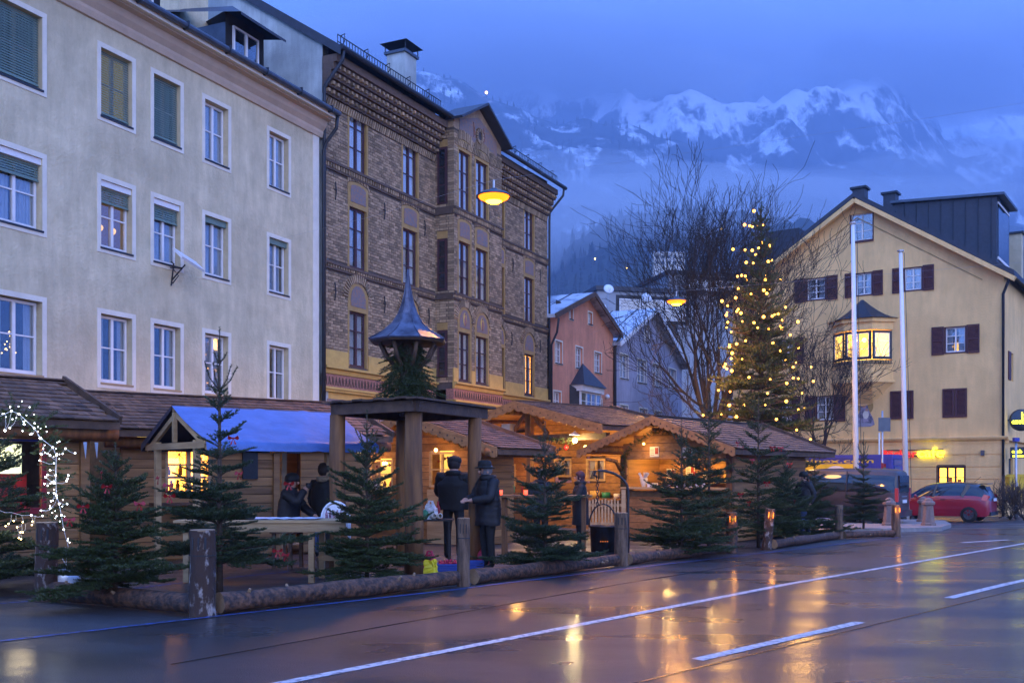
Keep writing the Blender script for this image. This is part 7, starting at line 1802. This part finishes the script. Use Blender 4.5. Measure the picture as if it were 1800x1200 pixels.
# ================================================================== vehicles (local: x forward, y left, z up)
def wheel(par, x, y, r, w, side):
    mb = MB(); mb.lathe([(r * .62, -w / 2), (r * .94, -w / 2), (r, -w / 3), (r, w / 3), (r * .94, w / 2), (r * .62, w / 2)], 24, cap=False)
    wh = mb.build('wheel', M['tyre'], par, True, (x, y, r), (R(90), 0, 0))
    rm = MB(); rm.lathe([(.04, w * .2), (r * .60, w * .3), (r * .64, w * .46), (r * .64, -w * .4)], 20, cap=False)
    for k in range(7):
        a = 2 * math.pi * k / 7; rm.bar((0.05 * math.cos(a), .05 * math.sin(a), w * .42), (r * .6 * math.cos(a), r * .6 * math.sin(a), w * .42), .05, .02)
    o = rm.build('rim', M['rim'], wh, False, None, None if side < 0 else (R(180), 0, 0)); o.rotation_euler = (0, 0, 0) if side < 0 else (R(180), 0, 0)
    return wh
def loft_body(par, st, mats, glass_rows, name='body'):
    """st: stations (x, [(halfwidth, z) ... from sill to roof centre]); rows between points carry material by callback"""
    n = len(st[0][1]); mb = MB(); idx = []
    for x, prof in st:
        row = []
        for hw, z in prof: row.append(len(mb.v)); mb.v.append((x, hw, z))
        for hw, z in reversed(prof[:-1]) if prof[-1][0] < 1e-3 else reversed(prof): row.append(len(mb.v)); mb.v.append((x, -hw, z))
        idx.append(row)
    m = len(idx[0])
    for i in range(len(st) - 1):
        for k in range(m - 1):
            kk = k if k < n - 1 else (m - 2 - k)
            mb.f.append((idx[i][k], idx[i + 1][k], idx[i + 1][k + 1], idx[i][k + 1])); mb.m.append(glass_rows(i, kk))
    mb.f.append(tuple(idx[0])); mb.m.append(glass_rows(-1, 0)); mb.f.append(tuple(reversed(idx[-1]))); mb.m.append(glass_rows(-2, 0))
    o = mb.build(name, mats, par, True)
    md = o.modifiers.new('sub', 'SUBSURF'); md.levels = 1; md.render_levels = 2; return o
# red hatchback
P = gx(1654, 39.9); car = thing('red_car', 'parked red hatchback with black roof and tailgate seen from the rear left', 'car', P, R(180 - 36))
def prof(hs, zs): return list(zip(hs, zs))
st = []
for x, wS_, zb_, zl, zt, wt in ((-1.92, .62, .42, .80, .86, .50), (-1.86, .76, .25, .86, 1.0, .6), (-1.70, .81, .22, .90, 1.28, .58), (-1.45, .83, .22, .93, 1.46, .60), (-1.0, .84, .22, .93, 1.51, .62), (-.3, .84, .22, .91, 1.52, .63), (.25, .84, .22, .90, 1.47, .61), (.62, .84, .22, .90, 1.32, .58), (1.02, .83, .22, .90, 1.03, .62), (1.35, .80, .22, .86, .93, .60), (1.72, .72, .25, .72, .78, .52), (1.92, .52, .40, .60, .64, .35)):
    st.append((x, prof([wS_ * .93, wS_, wS_ * .985, wS_ * .97, wt + (wS_ - wt) * .18, wt * .55, 0], [zb_, (zb_ + zl) / 2, zl - .06, zl, max(zt - .06, zl + .01), zt, zt + .015])))
def cg(i, k):
    if i < 0: return 0
    if k == 3 and 2 <= i <= 6: return 1
    if k >= 4 and i >= 1 and i <= 6: return 2
    if k >= 3 and i in (0, 1): return 2
    if k >= 3 and i == 7: return 1
    return 0
loft_body(car, st, [M['car_red'], M['car_glass'], M['car_black']], cg)
for x in (-1.18, 1.2):
    for s in (-1, 1): wheel(car, x, s * .74, .30, .2, s)
B('rear_window', M['car_glass'], car, (-1.80, -1.79, -.42, .42, 0, .4)); rw = bpy.data.objects[-1] if False else [c for c in car.children if c.name.startswith('rear_window')][-1]; rw.location = (1.79 - 1.755, 0, 0); rw.data.transform(Matrix.Translation((1.795, 0, 0))); rw.location = (-1.845, 0, .98); rw.rotation_euler = (0, R(26), 0)
for s in (-1, 1):
    mb = MB(); mb.add([(-1.90, s * .60, .98), (-1.80, s * .80, .80), (-1.62, s * .845, .86), (-1.70, s * .80, 1.06), (-1.86, s * .74, 1.02)], [(0, 1, 2, 3, 4)]); mb.build('tail_light', M['tail_red'], car)
    mb = MB(); mb.sphere((1.66, s * .62, .70), .14, 10, 6, sc=(1.2, .5, .5)); mb.build('headlight', M['steel'], car, True); mb = MB(); mb.sphere((.72, s * .92, .98), .1, 10, 6, sc=(.6, .9, .7)); mb.build('mirror', M['car_red'], car, True)
    mb = MB(); mb.box(-.35, -.17, s * .845 - .01, s * .845 + .01, .84, .87); mb.box(.42, .60, s * .845 - .01, s * .845 + .01, .82, .85); mb.build('door_handles', M['car_black'], car)
    mb = MB(); mb.bar((.1, s * .825, .95), (-.02, s * .70, 1.42), .02, .09); mb.bar((-.95, s * .825, .96), (-1.15, s * .68, 1.42), .02, .16); mb.build('pillar', M['car_black'], car)
B('number_plate', M['white_plastic'], car, (-1.955, -1.94, -.26, .26, .80, .91)); B('rear_bumper', M['car_black'], car, (-1.93, -1.7, -.66, .66, .26, .40)); MB().bar((-1.2, 0, 1.5), (-1.45, .0, 1.72), .012, .012).build('aerial', M['black_iron'], car); B('spoiler', M['car_black'], car, (-1.78, -1.5, -.52, .52, 1.44, 1.47))
# brown van
P = gx(1462, 35.8); van = thing('brown_van', 'dark brown van parked behind the lone fir, seen from the rear left', 'van', P, R(180 - 34))
st = []
for x, wS_, zb_, zl, zt, wt in ((-2.42, .86, .40, 1.02, 1.80, .70), (-2.38, .93, .30, 1.05, 1.90, .76), (-2.0, .95, .28, 1.06, 1.95, .80), (-.8, .95, .28, 1.06, 1.96, .80), (.6, .95, .28, 1.06, 1.95, .80), (1.1, .95, .28, 1.06, 1.86, .77), (1.75, .94, .28, 1.06, 1.25, .74), (2.1, .90, .30, .98, 1.08, .70), (2.42, .78, .38, .78, .84, .55)):
    st.append((x, prof([wS_ * .95, wS_, wS_ * .985, wS_ * .97, wt + (wS_ - wt) * .25, wt * .6, 0], [zb_, (zb_ + zl) / 2, zl - .06, zl, max(zt - .10, zl + .02), zt, zt + .02])))
def vg(i, k):
    if i < 0: return 0
    if k == 3 and 1 <= i <= 4: return 1
    if k >= 3 and i == 5: return 1
    return 0
loft_body(van, st, [M['van_brown'], M['car_glass']], vg)
for x in (-1.5, 1.5):
    for s in (-1, 1): wheel(van, x, s * .84, .33, .22, s)
B('rear_window', M['car_glass'], van, (-2.44, -2.41, -.66, .66, 1.15, 1.72)); B('number_plate', M['white_plastic'], van, (-2.46, -2.43, -.26, .26, .8, .91)); B('bumper', M['car_black'], van, (-2.50, -2.3, -.85, .85, .34, .55)); B('chrome_strip', M['steel'], van, (-2.45, -2.42, -.3, .3, 1.0, 1.03))
for s in (-1, 1):
    B('tail_light', M['tail_red'], van, (-2.44, -2.34, s * .82 - .08, s * .82 + .08, .85, 1.3)); B('side_trim', M['car_black'], van, (-2.2, 1.7, s * .945 - .015, s * .945 + .015, .62, .70)); mb = MB(); mb.bar((-.75, s * .93, 1.06), (-.78, s * .84, 1.86), .02, .1); mb.bar((.55, s * .93, 1.06), (.5, s * .84, 1.86), .02, .1); mb.build('pillar', M['van_brown'], van)

# ================================================================== fire bowl on its crane
P = gx(1104, 18.2); t = thing('crane_post', 'black iron crane hook with hanging chain over the fire bowl', 'crane', P)
h0 = 1.5 - P.z + .07; dx = (1048 - 1104) / F * 18.2
arc = [(0, 0, 0), (0, 0, .9), (0, 0, 1.25)] + [(-.5 * (1 - math.cos(math.pi / 2 * k / 6)) * 1.05, 0, 1.25 + .36 * math.sin(math.pi / 2 * k / 6)) for k in range(1, 7)]
arc += [(-.58, 0, 1.60), (-.60, 0, 1.53), (-.55, 0, 1.50)]
MB().tube(arc, .024, 8).build('hook_arm', M['black_iron'], t, True)
for k in range(9):
    mb = MB(); a = R(90) if k % 2 else 0; zz = 1.46 - k * .055
    mb.tube([(-.545 + .022 * math.cos(q) * math.cos(a), .022 * math.cos(q) * math.sin(a), zz + .034 * math.sin(q)) for q in [2 * math.pi * i / 10 for i in range(11)]], .008, 5, cap=False); mb.build('chain_link', M['black_iron'], t)
P = gx(1060, 20.4); fbw = thing('fire_bowl', 'black iron fire bowl with bail handle under the crane', 'fire bowl', P); k_ = F / 20.4
MB().lathe([(.20, .0), (.24, .02), (.26, .5), (.285, .52), (.285, .55), (.25, .55), (.23, .1)], 24, cap=False).build('bowl', M['black_iron'], fbw, True)
MB().tube([(-.28 * math.cos(math.pi * i / 12), 0, .52 + .46 * math.sin(math.pi * i / 12)) for i in range(13)], .016, 8).build('bail_handle', M['black_iron'], fbw, True)
MB().lathe([(.01, .42), (.24, .44), (.24, .40)], 16).build('embers', emat('embers', (1, .2, .03), .25), fbw); MB().lathe([(.22, 0), (.30, .0), (.30, .03), (.2, .03)], 20).build('foot_plate', M['black_iron'], fbw)
for k in range(4): mb = MB(); mb.sphere((-.07 + k * .045, -.262, .25), .008, 6, 4); mb.build('vent_hole', M['candle'], fbw)
# slatted fence behind the bowl
t = thing('picket_fence', 'low picket fence between the open hut and the counter hut', 'fence', gx(1035, 24.6), R(-8))
for k in range(10): MB().box(k * .075, k * .075 + .045, 0, .025, .25, 1.0 + .02 * (k % 3)).build('picket', M['pale_wood'], t)
B('rail', M['pale_wood'], t, (-.02, .78, .026, .06, .4, .47)); B('rail', M['pale_wood'], t, (-.02, .78, .026, .06, .85, .92)); B('post', M['pale_wood'], t, (.78, .88, -.03, .07, 0, 1.25))
# standing table between the people
t = thing('standing_table', 'high wooden table with red candle glasses between the people', 'table', gx(955, 20.0), R(-6))
for k in range(4): B('top_board', M['log_wood'], t, (-.95, .95, -.3 + k * .15, -.155 + k * .15, 1.12, 1.16))
for x in (-.8, .75): B('leg', M['log_wood'], t, (x, x + .08, -.2, .2, 0, 1.115))
for (x, lb) in ((880, 'red candle glass left on the standing table'), (924, 'red candle glass right on the standing table')):
    tag(MB().lathe([(.035, 0), (.04, .02), (.042, .09), (.036, .09), (.03, .02)], 12).build('candle_glass', emat('red_glass', (1, .08, .03), 1.6), None, True, px(x, 0, 20).to_2d().to_3d() + Vector((0, 0, 1.165 + g(20)))), lb, 'candle', 'candle glasses')
# goods by the pavilion
t = thing('folding_table', 'small dark folding table holding bags beside the pavilion', 'table', gx(762, 17.6), 0)
B('top', M['black_iron'], t, (-.32, .34, -.25, .25, .74, .77))
for x in (-.26, .26):
    for y in (-.2, .2): B('leg', M['black_iron'], t, (x, x + .03, y, y + .03, 0, .74))
def blob(P, sx, sy, sz, m, seed, name, label, cat, amp=.22):
    bm = bmesh.new(); bmesh.ops.create_icosphere(bm, subdivisions=3, radius=1)
    for v in bm.verts:
        p = v.co; n = float(fbm(np.array([p.x * 2 + seed]), np.array([p.y * 2 + p.z * 1.6 + seed]), 3, seed)[0]); k = 1 - amp + amp * 2.2 * n
        v.co = Vector((p.x * sx * k, p.y * sy * k, max(p.z * sz * k, -sz * .8)))
    me = bpy.data.meshes.new(name); bm.to_mesh(me); bm.free(); me.materials.append(M[m]); me.shade_smooth(); o = link(name, me, None, P); tag(o, label, cat); return o
def carrier_bag(P, w, d, h, m, m2, seed, name, label):
    rg = random.Random(seed); mb = MB(); n = 24; K = 9; t = thing(name, label, 'bag', P, rg.uniform(-.4, .4))
    for k in range(K + 1):
        f = k / K; sq = (1 - .25 * f - .35 * max(0, f - .7) / .3)
        for i in range(n):
            a = 2 * math.pi * i / n; ca, sa = math.cos(a), math.sin(a); e = .55
            x = w / 2 * math.copysign(abs(ca) ** e, ca) * sq; y = d / 2 * math.copysign(abs(sa) ** e, sa) * sq * (1 - .3 * f)
            j = .010 + .016 * f; mb.v.append((x + rg.uniform(-j, j), y + rg.uniform(-j, j), h * f + rg.uniform(-j, j) * .8 * (k > 0)))
    for k in range(K):
        for i in range(n): mb.f.append((k * n + i, k * n + (i + 1) % n, (k + 1) * n + (i + 1) % n, (k + 1) * n + i)); mb.m.append(1 if m2 and (i * 3 // n == 1 or k > K - 3) else 0)
    mb.build('bag_body', [M[m], M[m2 or m]], t)
    for s in (-1, 1): MB().tube([(-w * .18, s * d * .15, h * .97), (-w * .1, s * d * .2, h * 1.2), (w * .1, s * d * .2, h * 1.18), (w * .18, s * d * .15, h * .97)], .012, 5).build('handle', M[m2 or m], t)
zt7 = .77 + g(17.6)
b1 = gx(757, 17.5); carrier_bag((b1.x, b1.y, zt7), .25, .18, .26, 'bag_white', 'bag_white', 3, 'shopping_bag', 'white plastic bag with green print on the folding table'); b2 = gx(747, 17.45); blob((b2.x, b2.y, zt7 + .08), .07, .07, .09, 'bag_green', 5, 'green_bag', 'small green bag end beside the white bag', 'bag')
for k, xx in enumerate((761, 771)):
    q = gx(xx, 17.38); o = MB().lathe([(.03, -.1), (.045, -.1), (.045, .1), (.03, .1)], 14, cap=False).build('paper_roll', M['paper'], None, True, (q.x, q.y, zt7 + .05), (R(80), 0, R(20))); tag(o, ('left' if k == 0 else 'right') + ' rolled paper tube lying on the folding table', 'paper roll')
q = gx(770, 17.7); o = MB().lathe([(.04, 0), (.042, .02), (.042, .18), (.016, .24), (.016, .30)], 12).build('bottle', M['ribbon'], None, True, (q.x, q.y, zt7)); tag(o, 'bottle with red neck standing behind the white bag', 'bottle')
q = gp(755, 1010); carrier_bag(q, .26, .18, .30, 'bag_yellow', 'bag_red', 7, 'yellow_bag', 'yellow and red plastic bag on the ground by the pavilion post'); q2 = gp(741, 1008); carrier_bag(q2, .15, .12, .26, 'bag_red', None, 9, 'red_bag', 'dark red bag squeezed beside the yellow bag')
q = gp(849, 1000); blob(q + Vector((0, 0, .15)), .10, .09, .19, 'bag_red', 11, 'net_bag', 'red net bag tied with ribbon right of the pavilion post', 'bag', .12)
for (x, y, lb, fill) in ((787, 1007, 'blue plastic crate heaped with red fruit beside the yellow bag', True), (832, 1002, 'blue plastic crate behind the right pavilion post', False)):
    t = thing('plastic_crate', lb, 'crate', gp(x, y), R(5), 'blue crates by the pavilion'); w2, d2, h2_ = .16, .12, .16
    for sy in (-1, 1):
        for k in range(4): B('side_slat', M['crate_blue'], t, (-w2, w2, sy * d2 - .006, sy * d2 + .006, .005 + k * .04, .032 + k * .04))
    for sx in (-1, 1): B('end_panel', M['crate_blue'], t, (sx * w2 - .006, sx * w2 + .006, -d2, d2, 0, h2_))
    B('bottom', M['crate_blue'], t, (-w2, w2, -d2, d2, 0, .012))
    if fill:
        rg = random.Random(4); mb = MB()
        for k in range(40): mb.sphere((rg.uniform(-.13, .13), rg.uniform(-.09, .09), h2_ + rg.uniform(-.02, .035)), .022, 6, 4)
        o = mb.build('chestnuts', M['bag_red'], None, True, gp(x, y)); tag(o, 'heap of reddish fruit in the blue crate', 'fruit', kind='stuff')
# lanterns and lamp by hut windows, small picture
t = thing('hanging_lantern', 'pale lantern hanging right of the blue awning', 'lantern', px(637, 790, 19.0)); B('glass_case', emat('lantern_glow', (1, .7, .25), .9), t, (-.09, .09, -.09, .09, -.06, .06)); B('cap', M['black_iron'], t, (-.1, .1, -.1, .1, .06, .08)); MB().tube([(0, 0, .08), (0, 0, .35)], .006, 5).build('hanger', M['black_iron'], t)
# ================================================================== people: one continuous skinned body each; local -y is the way they face
def person(label, P, rz, pose, mats, height=1.75, extras=(), group='visitors at the market'):
    """pose: dict joint -> (x,y,z) in metres for a 1.75 m body; mats: (jacket, trousers, shoe, skin)"""
    J = {'pelvis': (0, 0, .95), 'waist': (0, 0, 1.08), 'chest': (0, -.01, 1.28), 'neck': (0, 0, 1.47), 'head': (0, -.02, 1.60), 'crown': (0, -.01, 1.72),
         'hipL': (.10, 0, .90), 'kneeL': (.11, -.02, .50), 'ankL': (.11, .02, .09), 'toeL': (.12, -.15, .04), 'hipR': (-.10, 0, .90), 'kneeR': (-.11, -.02, .50), 'ankR': (-.11, .02, .09), 'toeR': (-.12, -.15, .04),
         'shL': (.19, 0, 1.40), 'elL': (.26, .02, 1.12), 'wrL': (.24, -.12, .90), 'shR': (-.19, 0, 1.40), 'elR': (-.26, .02, 1.12), 'wrR': (-.24, -.12, .90)}
    J.update(pose)
    RAD = {'pelvis': .165, 'waist': .165, 'chest': .175, 'neck': .062, 'head': .092, 'crown': .070, 'hipL': .105, 'kneeL': .068, 'ankL': .052, 'toeL': .042, 'shL': .085, 'elL': .06, 'wrL': .042}
    for k in list(RAD):
        if k.endswith('L'): RAD[k[:-1] + 'R'] = RAD[k]
    def hand(s):
        w = Vector(J['wr' + s]); e = Vector(J['el' + s]); d = (w - e).normalized(); side = d.cross(Vector((0, 0, 1)));
        side = side.normalized() if side.length > .1 else Vector((1, 0, 0)); up = side.cross(d)
        J['palm' + s] = tuple(w + d * .07); RAD['palm' + s] = .032; ed = [('wr' + s, 'palm' + s)]
        for i, (o, l) in enumerate(((-.027, .062), (-.009, .072), (.009, .068), (.027, .052))):
            a = w + d * .095 + side * o; b = a + d * l * .55 - up * .008; c = b + d * l * .35 - up * .022
            for nm, p_, r_ in (('a', a, .0105), ('b', b, .0095), ('c', c, .008)): J['f%d%s%s' % (i, nm, s)] = tuple(p_); RAD['f%d%s%s' % (i, nm, s)] = r_
            ed += [('palm' + s, 'f%da%s' % (i, s)), ('f%da%s' % (i, s), 'f%db%s' % (i, s)), ('f%db%s' % (i, s), 'f%dc%s' % (i, s))]
        ta = w + d * .05 + side * .04; tb = ta + d * .045 + side * .02 - up * .01
        J['ta' + s] = tuple(ta); J['tb' + s] = tuple(tb); RAD['ta' + s] = .012; RAD['tb' + s] = .0095; ed += [('palm' + s, 'ta' + s), ('ta' + s, 'tb' + s)]
        return ed
    E = [('pelvis', 'waist'), ('waist', 'chest'), ('chest', 'neck'), ('neck', 'head'), ('head', 'crown')]
    for s in 'LR': E += [('pelvis', 'hip' + s), ('hip' + s, 'knee' + s), ('knee' + s, 'ank' + s), ('ank' + s, 'toe' + s), ('chest', 'sh' + s), ('sh' + s, 'el' + s), ('el' + s, 'wr' + s)] + hand(s)
    names = list(J); ix = {n_: i for i, n_ in enumerate(names)}; sc = height / 1.75
    me = bpy.data.meshes.new('skeleton'); me.from_pydata([tuple(c * sc for c in J[n_]) for n_ in names], [(ix[a], ix[b]) for a, b in E], [])
    ob = bpy.data.objects.new('tmp', me); COL.objects.link(ob); ob.modifiers.new('skin', 'SKIN')
    for n_, sv in zip(names, me.skin_vertices[0].data):
        r_ = RAD[n_] * sc; sv.radius = (r_ * (1.18 if n_ in ('pelvis', 'waist', 'chest') else 1), r_ * (.78 if n_ in ('pelvis', 'waist', 'chest') else 1)); sv.use_root = n_ == 'pelvis'
    sb_ = ob.modifiers.new('sub', 'SUBSURF'); sb_.levels = 2; sb_.render_levels = 2
    dg = bpy.context.evaluated_depsgraph_get(); body = bpy.data.meshes.new_from_object(ob.evaluated_get(dg)); bpy.data.objects.remove(ob)
    body.materials.clear()
    for m_ in mats: body.materials.append(M[m_])
    pts = {n_: Vector(J[n_]) * sc for n_ in names}
    region = lambda a, b: 3 if (b in ('head', 'crown') or b.startswith(('palm', 'f', 't')) and not b.startswith('toe')) else (2 if b.startswith('toe') else (1 if b.startswith(('hip', 'knee', 'ank')) else 0))
    segs = [(pts[a], pts[b], region(a, b)) for a, b in E]
    for f in body.polygons:
        c = f.center; best = (9, 0)
        for a, b, r_ in segs:
            ab = b - a; tt_ = max(0, min(1, (c - a).dot(ab) / ab.length_squared)); d = (c - a - ab * tt_).length
            if d < best[0]: best = (d, r_)
        f.material_index = best[1]
    body.shade_smooth(); body.name = 'body'
    t = thing('person', label, 'person', P, rz, group); link('body', body, t)
    hd = pts['head']; fwd = Vector((0, -1, 0))
    fm = MB(); fm.sphere(hd + Vector((0, -.098 * sc, -.015)), .018 * sc, 8, 6, sc=(.8, 1.3, 1.4)); fm.build('nose', M[mats[3]], t, True)
    em = MB()
    for s in (-1, 1): em.sphere(hd + Vector((s * .033 * sc, -.082 * sc, .018)), .010 * sc, 8, 6)
    em.build('eyes', M['print_black'], t, True)
    er = MB()
    for s in (-1, 1): er.sphere(hd + Vector((s * .095 * sc, 0, -.01)), .025 * sc, 8, 6, sc=(.4, .8, 1.3))
    er.build('ears', M[mats[3]], t, True); MB().sphere(hd + Vector((0, -.086 * sc, -.052)), .02 * sc, 8, 5, sc=(1.2, .4, .35)).build('mouth', M['red'], t, True)
    for ex in extras: ex(t, pts, sc)
    return t
def hair(m='hair_dark', long=False):
    def f(t, p, s):
        h = p['head']; mb = MB(); mb.sphere(h + Vector((0, .018, .03)) * s, .112 * s, 14, 10, sc=(1.0, 1.02, 1.08))
        if long: mb.sphere(h + Vector((0, .05, -.08)) * s, .10 * s, 12, 8, sc=(1.05, .7, 1.3))
        vs = mb.v
        for i, v in enumerate(vs):                                        # keep the face free
            if v[1] < h.y - .05 * s and v[2] < h.z + .06 * s: vs[i] = (v[0], h.y - .05 * s, v[2])
        mb.build('hair', M[m], t, True)
    return f
def cap(m='jacket_black', brim=0.0, crown_h=.1, z=.06):
    def f(t, p, s):
        h = p['head'] + Vector((0, .0, z * s)); prof_ = [(.118 * s, -.02), (.124 * s, .02), (.118 * s, .06), (.08 * s, crown_h), (.01, crown_h + .015)]
        if brim: prof_ = [(.11 * s, .0), (.11 * s + brim, -.012), (.11 * s + brim, .0), (.112 * s, .012)] + [(.112 * s, .03), (.105 * s, crown_h - .02), (.06 * s, crown_h), (.01, crown_h - .01)]
        MB().lathe(prof_, 18, h).build('hat', M[m], t, True)
    return f
def coat(m, hem=.62, flare=.23, top=1.46, w=.245, quilt=False):
    """coat shell: lofted rings from collar to hem"""
    def f(t, p, s):
        c, pe, nk = p['chest'], p['pelvis'], p['neck']; mb = MB(); n = 30; fr_ = random.Random(int(hem * 1000 + c.x * 77)); ph = [fr_.uniform(0, 6.28) for _ in range(6)]
        rings = [(nk + Vector((0, .0, .03)), .085, .085), (nk + Vector((0, 0, -.02)), .10, .10), (c.lerp(nk, .6), .20, .135), (c, w, .165), (p['waist'], w * .97, .17), (pe, w * .98, .175), (Vector((pe.x, pe.y, hem * s)), flare, flare * .78)]
        out = []
        for q in range(len(rings) - 1):
            for k in range(6):
                ff = k / 6; a, b = rings[q], rings[q + 1]; bul = (1 + (.03 * math.sin(math.pi * ((ff * 2) % 1)) if quilt else 0)); out.append((a[0].lerp(b[0], ff), (a[1] + (b[1] - a[1]) * ff) * s * bul, (a[2] + (b[2] - a[2]) * ff) * s * bul))
        out.append((rings[-1][0], rings[-1][1] * s, rings[-1][2] * s))
        for (o, rx, ry) in out:
            for i in range(n):
                a = 2 * math.pi * i / n; lowz = max(0, min(1, (nk.z - o.z) / .9)); kf = 1 + .05 * lowz * math.sin(5 * a + ph[0] + 3 * o.z) + .035 * math.sin(3 * a + ph[1] - 9 * o.z) * lowz + .03 * math.sin(14 * o.z + 2 * a + ph[2]) * (lowz > .15)
                mb.v.append((o.x + rx * kf * math.cos(a), o.y + ry * kf * math.sin(a), o.z + .008 * math.sin(4 * a + ph[3])))
        for q in range(len(out) - 1):
            for i in range(n): mb.f.append((q * n + i, q * n + (i + 1) % n, (q + 1) * n + (i + 1) % n, (q + 1) * n + i)); mb.m.append(0)
        for sd in 'LR':
            a, b, d = p['sh' + sd], p['el' + sd], p['wr' + sd]; pts_ = []; rr_ = []
            for q in range(19):
                f = q / 18; P_ = (a.lerp(c, .25 * (1 - f * 6)) if f < 1 / 6 else (a.lerp(b, (f - 1 / 6) / .42) if f < .587 else b.lerp(d, min(1, (f - .587) / .413)))); pts_.append(P_); rr_.append((.10 - .042 * f) * s * (1 + .06 * math.sin(q * 2.3 + ph[4]) * (f > .2)))
            mb.tube(pts_, rr_, 14)
        mb.build('coat', M[m], t, True)
    return f
def collar(m):
    def f(t, p, s): MB().lathe([(.09 * s, -.05), (.125 * s, -.04), (.14 * s, .02), (.11 * s, .05), (.08 * s, .03)], 16, p['neck']).build('collar', M[m], t, True)
    return f
def cup(s_='R', m='steel'):
    def f(t, p, s): q = p['palm' + s_] + Vector((0, -.035, .02)); MB().lathe([(.03, -.04), (.036, -.03), (.04, .05), (.035, .05), (.03, -.02)], 14, q).build('mug', M[m], t, True)
    return f
def bare(t, p, s): pass
P = gp(797, 985); person('tall man in black jacket and cap seen from behind at the pavilion', (P.x, P.y, P.z), R(165), {'shR': (-.22, 0, 1.42), 'shL': (.22, 0, 1.42), 'elL': (.30, -.08, 1.15), 'wrL': (.22, -.26, 1.05), 'elR': (-.30, -.05, 1.14), 'wrR': (-.22, -.22, 1.02), 'head': (0, -.05, 1.60), 'crown': (0, -.05, 1.72), 'chest': (0, .02, 1.28)}, ('jacket_black', 'trousers_dark', 'black_iron', 'skin'), 1.86, (coat('jacket_black', .86, .235, w=.275), hair(), cap('jacket_black'), collar('jacket_black')))
P = gp(858, 1002); person('man in dark quilted coat and brimmed hat beside the right pavilion post', (P.x, P.y, P.z), R(-60), {'elL': (.27, -.12, 1.15), 'wrL': (.12, -.34, 1.12), 'elR': (-.27, -.12, 1.15), 'wrR': (-.10, -.34, 1.12), 'head': (0, -.06, 1.58), 'crown': (0, -.06, 1.70)}, ('jacket_navy', 'trousers_dark', 'black_iron', 'skin'), 1.74, (coat('jacket_navy', .72, .25, w=.27, quilt=True), hair('wool_grey'), cap('jacket_black', .055, .115, .055), collar('jacket_navy')))
P = gx(1020, 21.6); person('woman with dark reddish hair in long dark coat at the standing table', (P.x, P.y, P.z), R(-85), {'elL': (.25, -.1, 1.15), 'wrL': (.15, -.33, 1.17), 'elR': (-.25, -.1, 1.15), 'wrR': (-.1, -.33, 1.17)}, ('jacket_black', 'trousers_dark', 'black_iron', 'skin'), 1.66, (coat('jacket_navy', .55, .25, w=.255), hair('hair_red', True), collar('jacket_black')))
P = gx(950, 21.4); person('person in grey knitted hat and hooded coat behind the open fir', (P.x, P.y, P.z), R(35), {'elL': (.25, -.1, 1.15), 'wrL': (.15, -.3, 1.1), 'head': (0, -.06, 1.58), 'crown': (0, -.06, 1.70)}, ('jacket_navy', 'trousers_dark', 'black_iron', 'skin'), 1.70, (coat('jacket_navy', .75, .25, w=.26), hair(), cap('wool_grey', 0, .12, .03), collar('jacket_navy')))
P = gx(570, 16.9); person('person in long black coat with fur collar seen from behind at the stall', (P.x, P.y, P.z), R(150), {'elR': (-.27, -.05, 1.14), 'wrR': (-.18, -.25, 1.1)}, ('jacket_black', 'trousers_dark', 'black_iron', 'skin'), 1.72, (coat('jacket_black', .35, .28, w=.265), hair(), collar('fur'), cap('hair_dark', 0, .11, .03)))
P = gx(512, 16.6); person('seated person in dark coat and jeans drinking from a mug', (P.x, P.y, P.z + .14), R(80), {'pelvis': (0, .05, .62), 'waist': (0, .05, .76), 'chest': (0, .03, .97), 'neck': (0, 0, 1.16), 'head': (0, -.02, 1.28), 'crown': (0, -.01, 1.40), 'hipL': (.1, 0, .60), 'hipR': (-.1, 0, .60), 'kneeL': (.13, -.42, .58), 'kneeR': (-.11, -.42, .58), 'ankL': (.13, -.46, .16), 'ankR': (-.11, -.44, .16), 'toeL': (.13, -.62, .11), 'toeR': (-.11, -.6, .11), 'shL': (.19, .02, 1.09), 'shR': (-.19, .02, 1.09), 'elL': (.24, -.12, .86), 'wrL': (.12, -.36, .72), 'elR': (-.26, -.2, .95), 'wrR': (-.12, -.27, 1.14)}, ('jacket_navy', 'jeans', 'black_iron', 'skin'), 1.72, (coat('jacket_navy', .56, .24, w=.25), hair('hair_dark', True), cap('jacket_black', 0, .11, .03), cup('R', 'black_iron')))
P = gx(512, 16.6); t = thing('wooden_bench', 'short wooden bench under the seated person', 'bench', (P.x, P.y + .02, P.z), R(80)); B('seat', M['dark_wood'], t, (-.3, .3, -.15, .25, .58, .625))
for sx in (-.26, .2):
    for sy in (-.1, .18): B('leg', M['dark_wood'], t, (sx, sx + .06, sy, sy + .05, 0, .58))
B('footrest', M['dark_wood'], t, (-.3, .3, -.72, -.4, .17, .20)); B('footrest_leg', M['dark_wood'], t, (-.3, .3, -.58, -.54, 0, .17))
P = gx(1414, 26.2); person('person in dark jacket and jeans walking past the right hut corner', (P.x, P.y, P.z), R(-70), {'kneeL': (.1, -.16, .5), 'ankL': (.1, -.12, .1), 'toeL': (.1, -.28, .05), 'kneeR': (-.1, .08, .5), 'ankR': (-.1, .24, .12), 'toeR': (-.1, .10, .05), 'elL': (.25, .12, 1.14), 'wrL': (.22, .02, .92), 'elR': (-.25, -.1, 1.14), 'wrR': (-.2, -.3, 1.0)}, ('jacket_navy', 'jeans', 'black_iron', 'skin'), 1.72, (coat('jacket_navy', .80, .23, w=.25), hair(), cap('jacket_black', 0, .11, .03)))
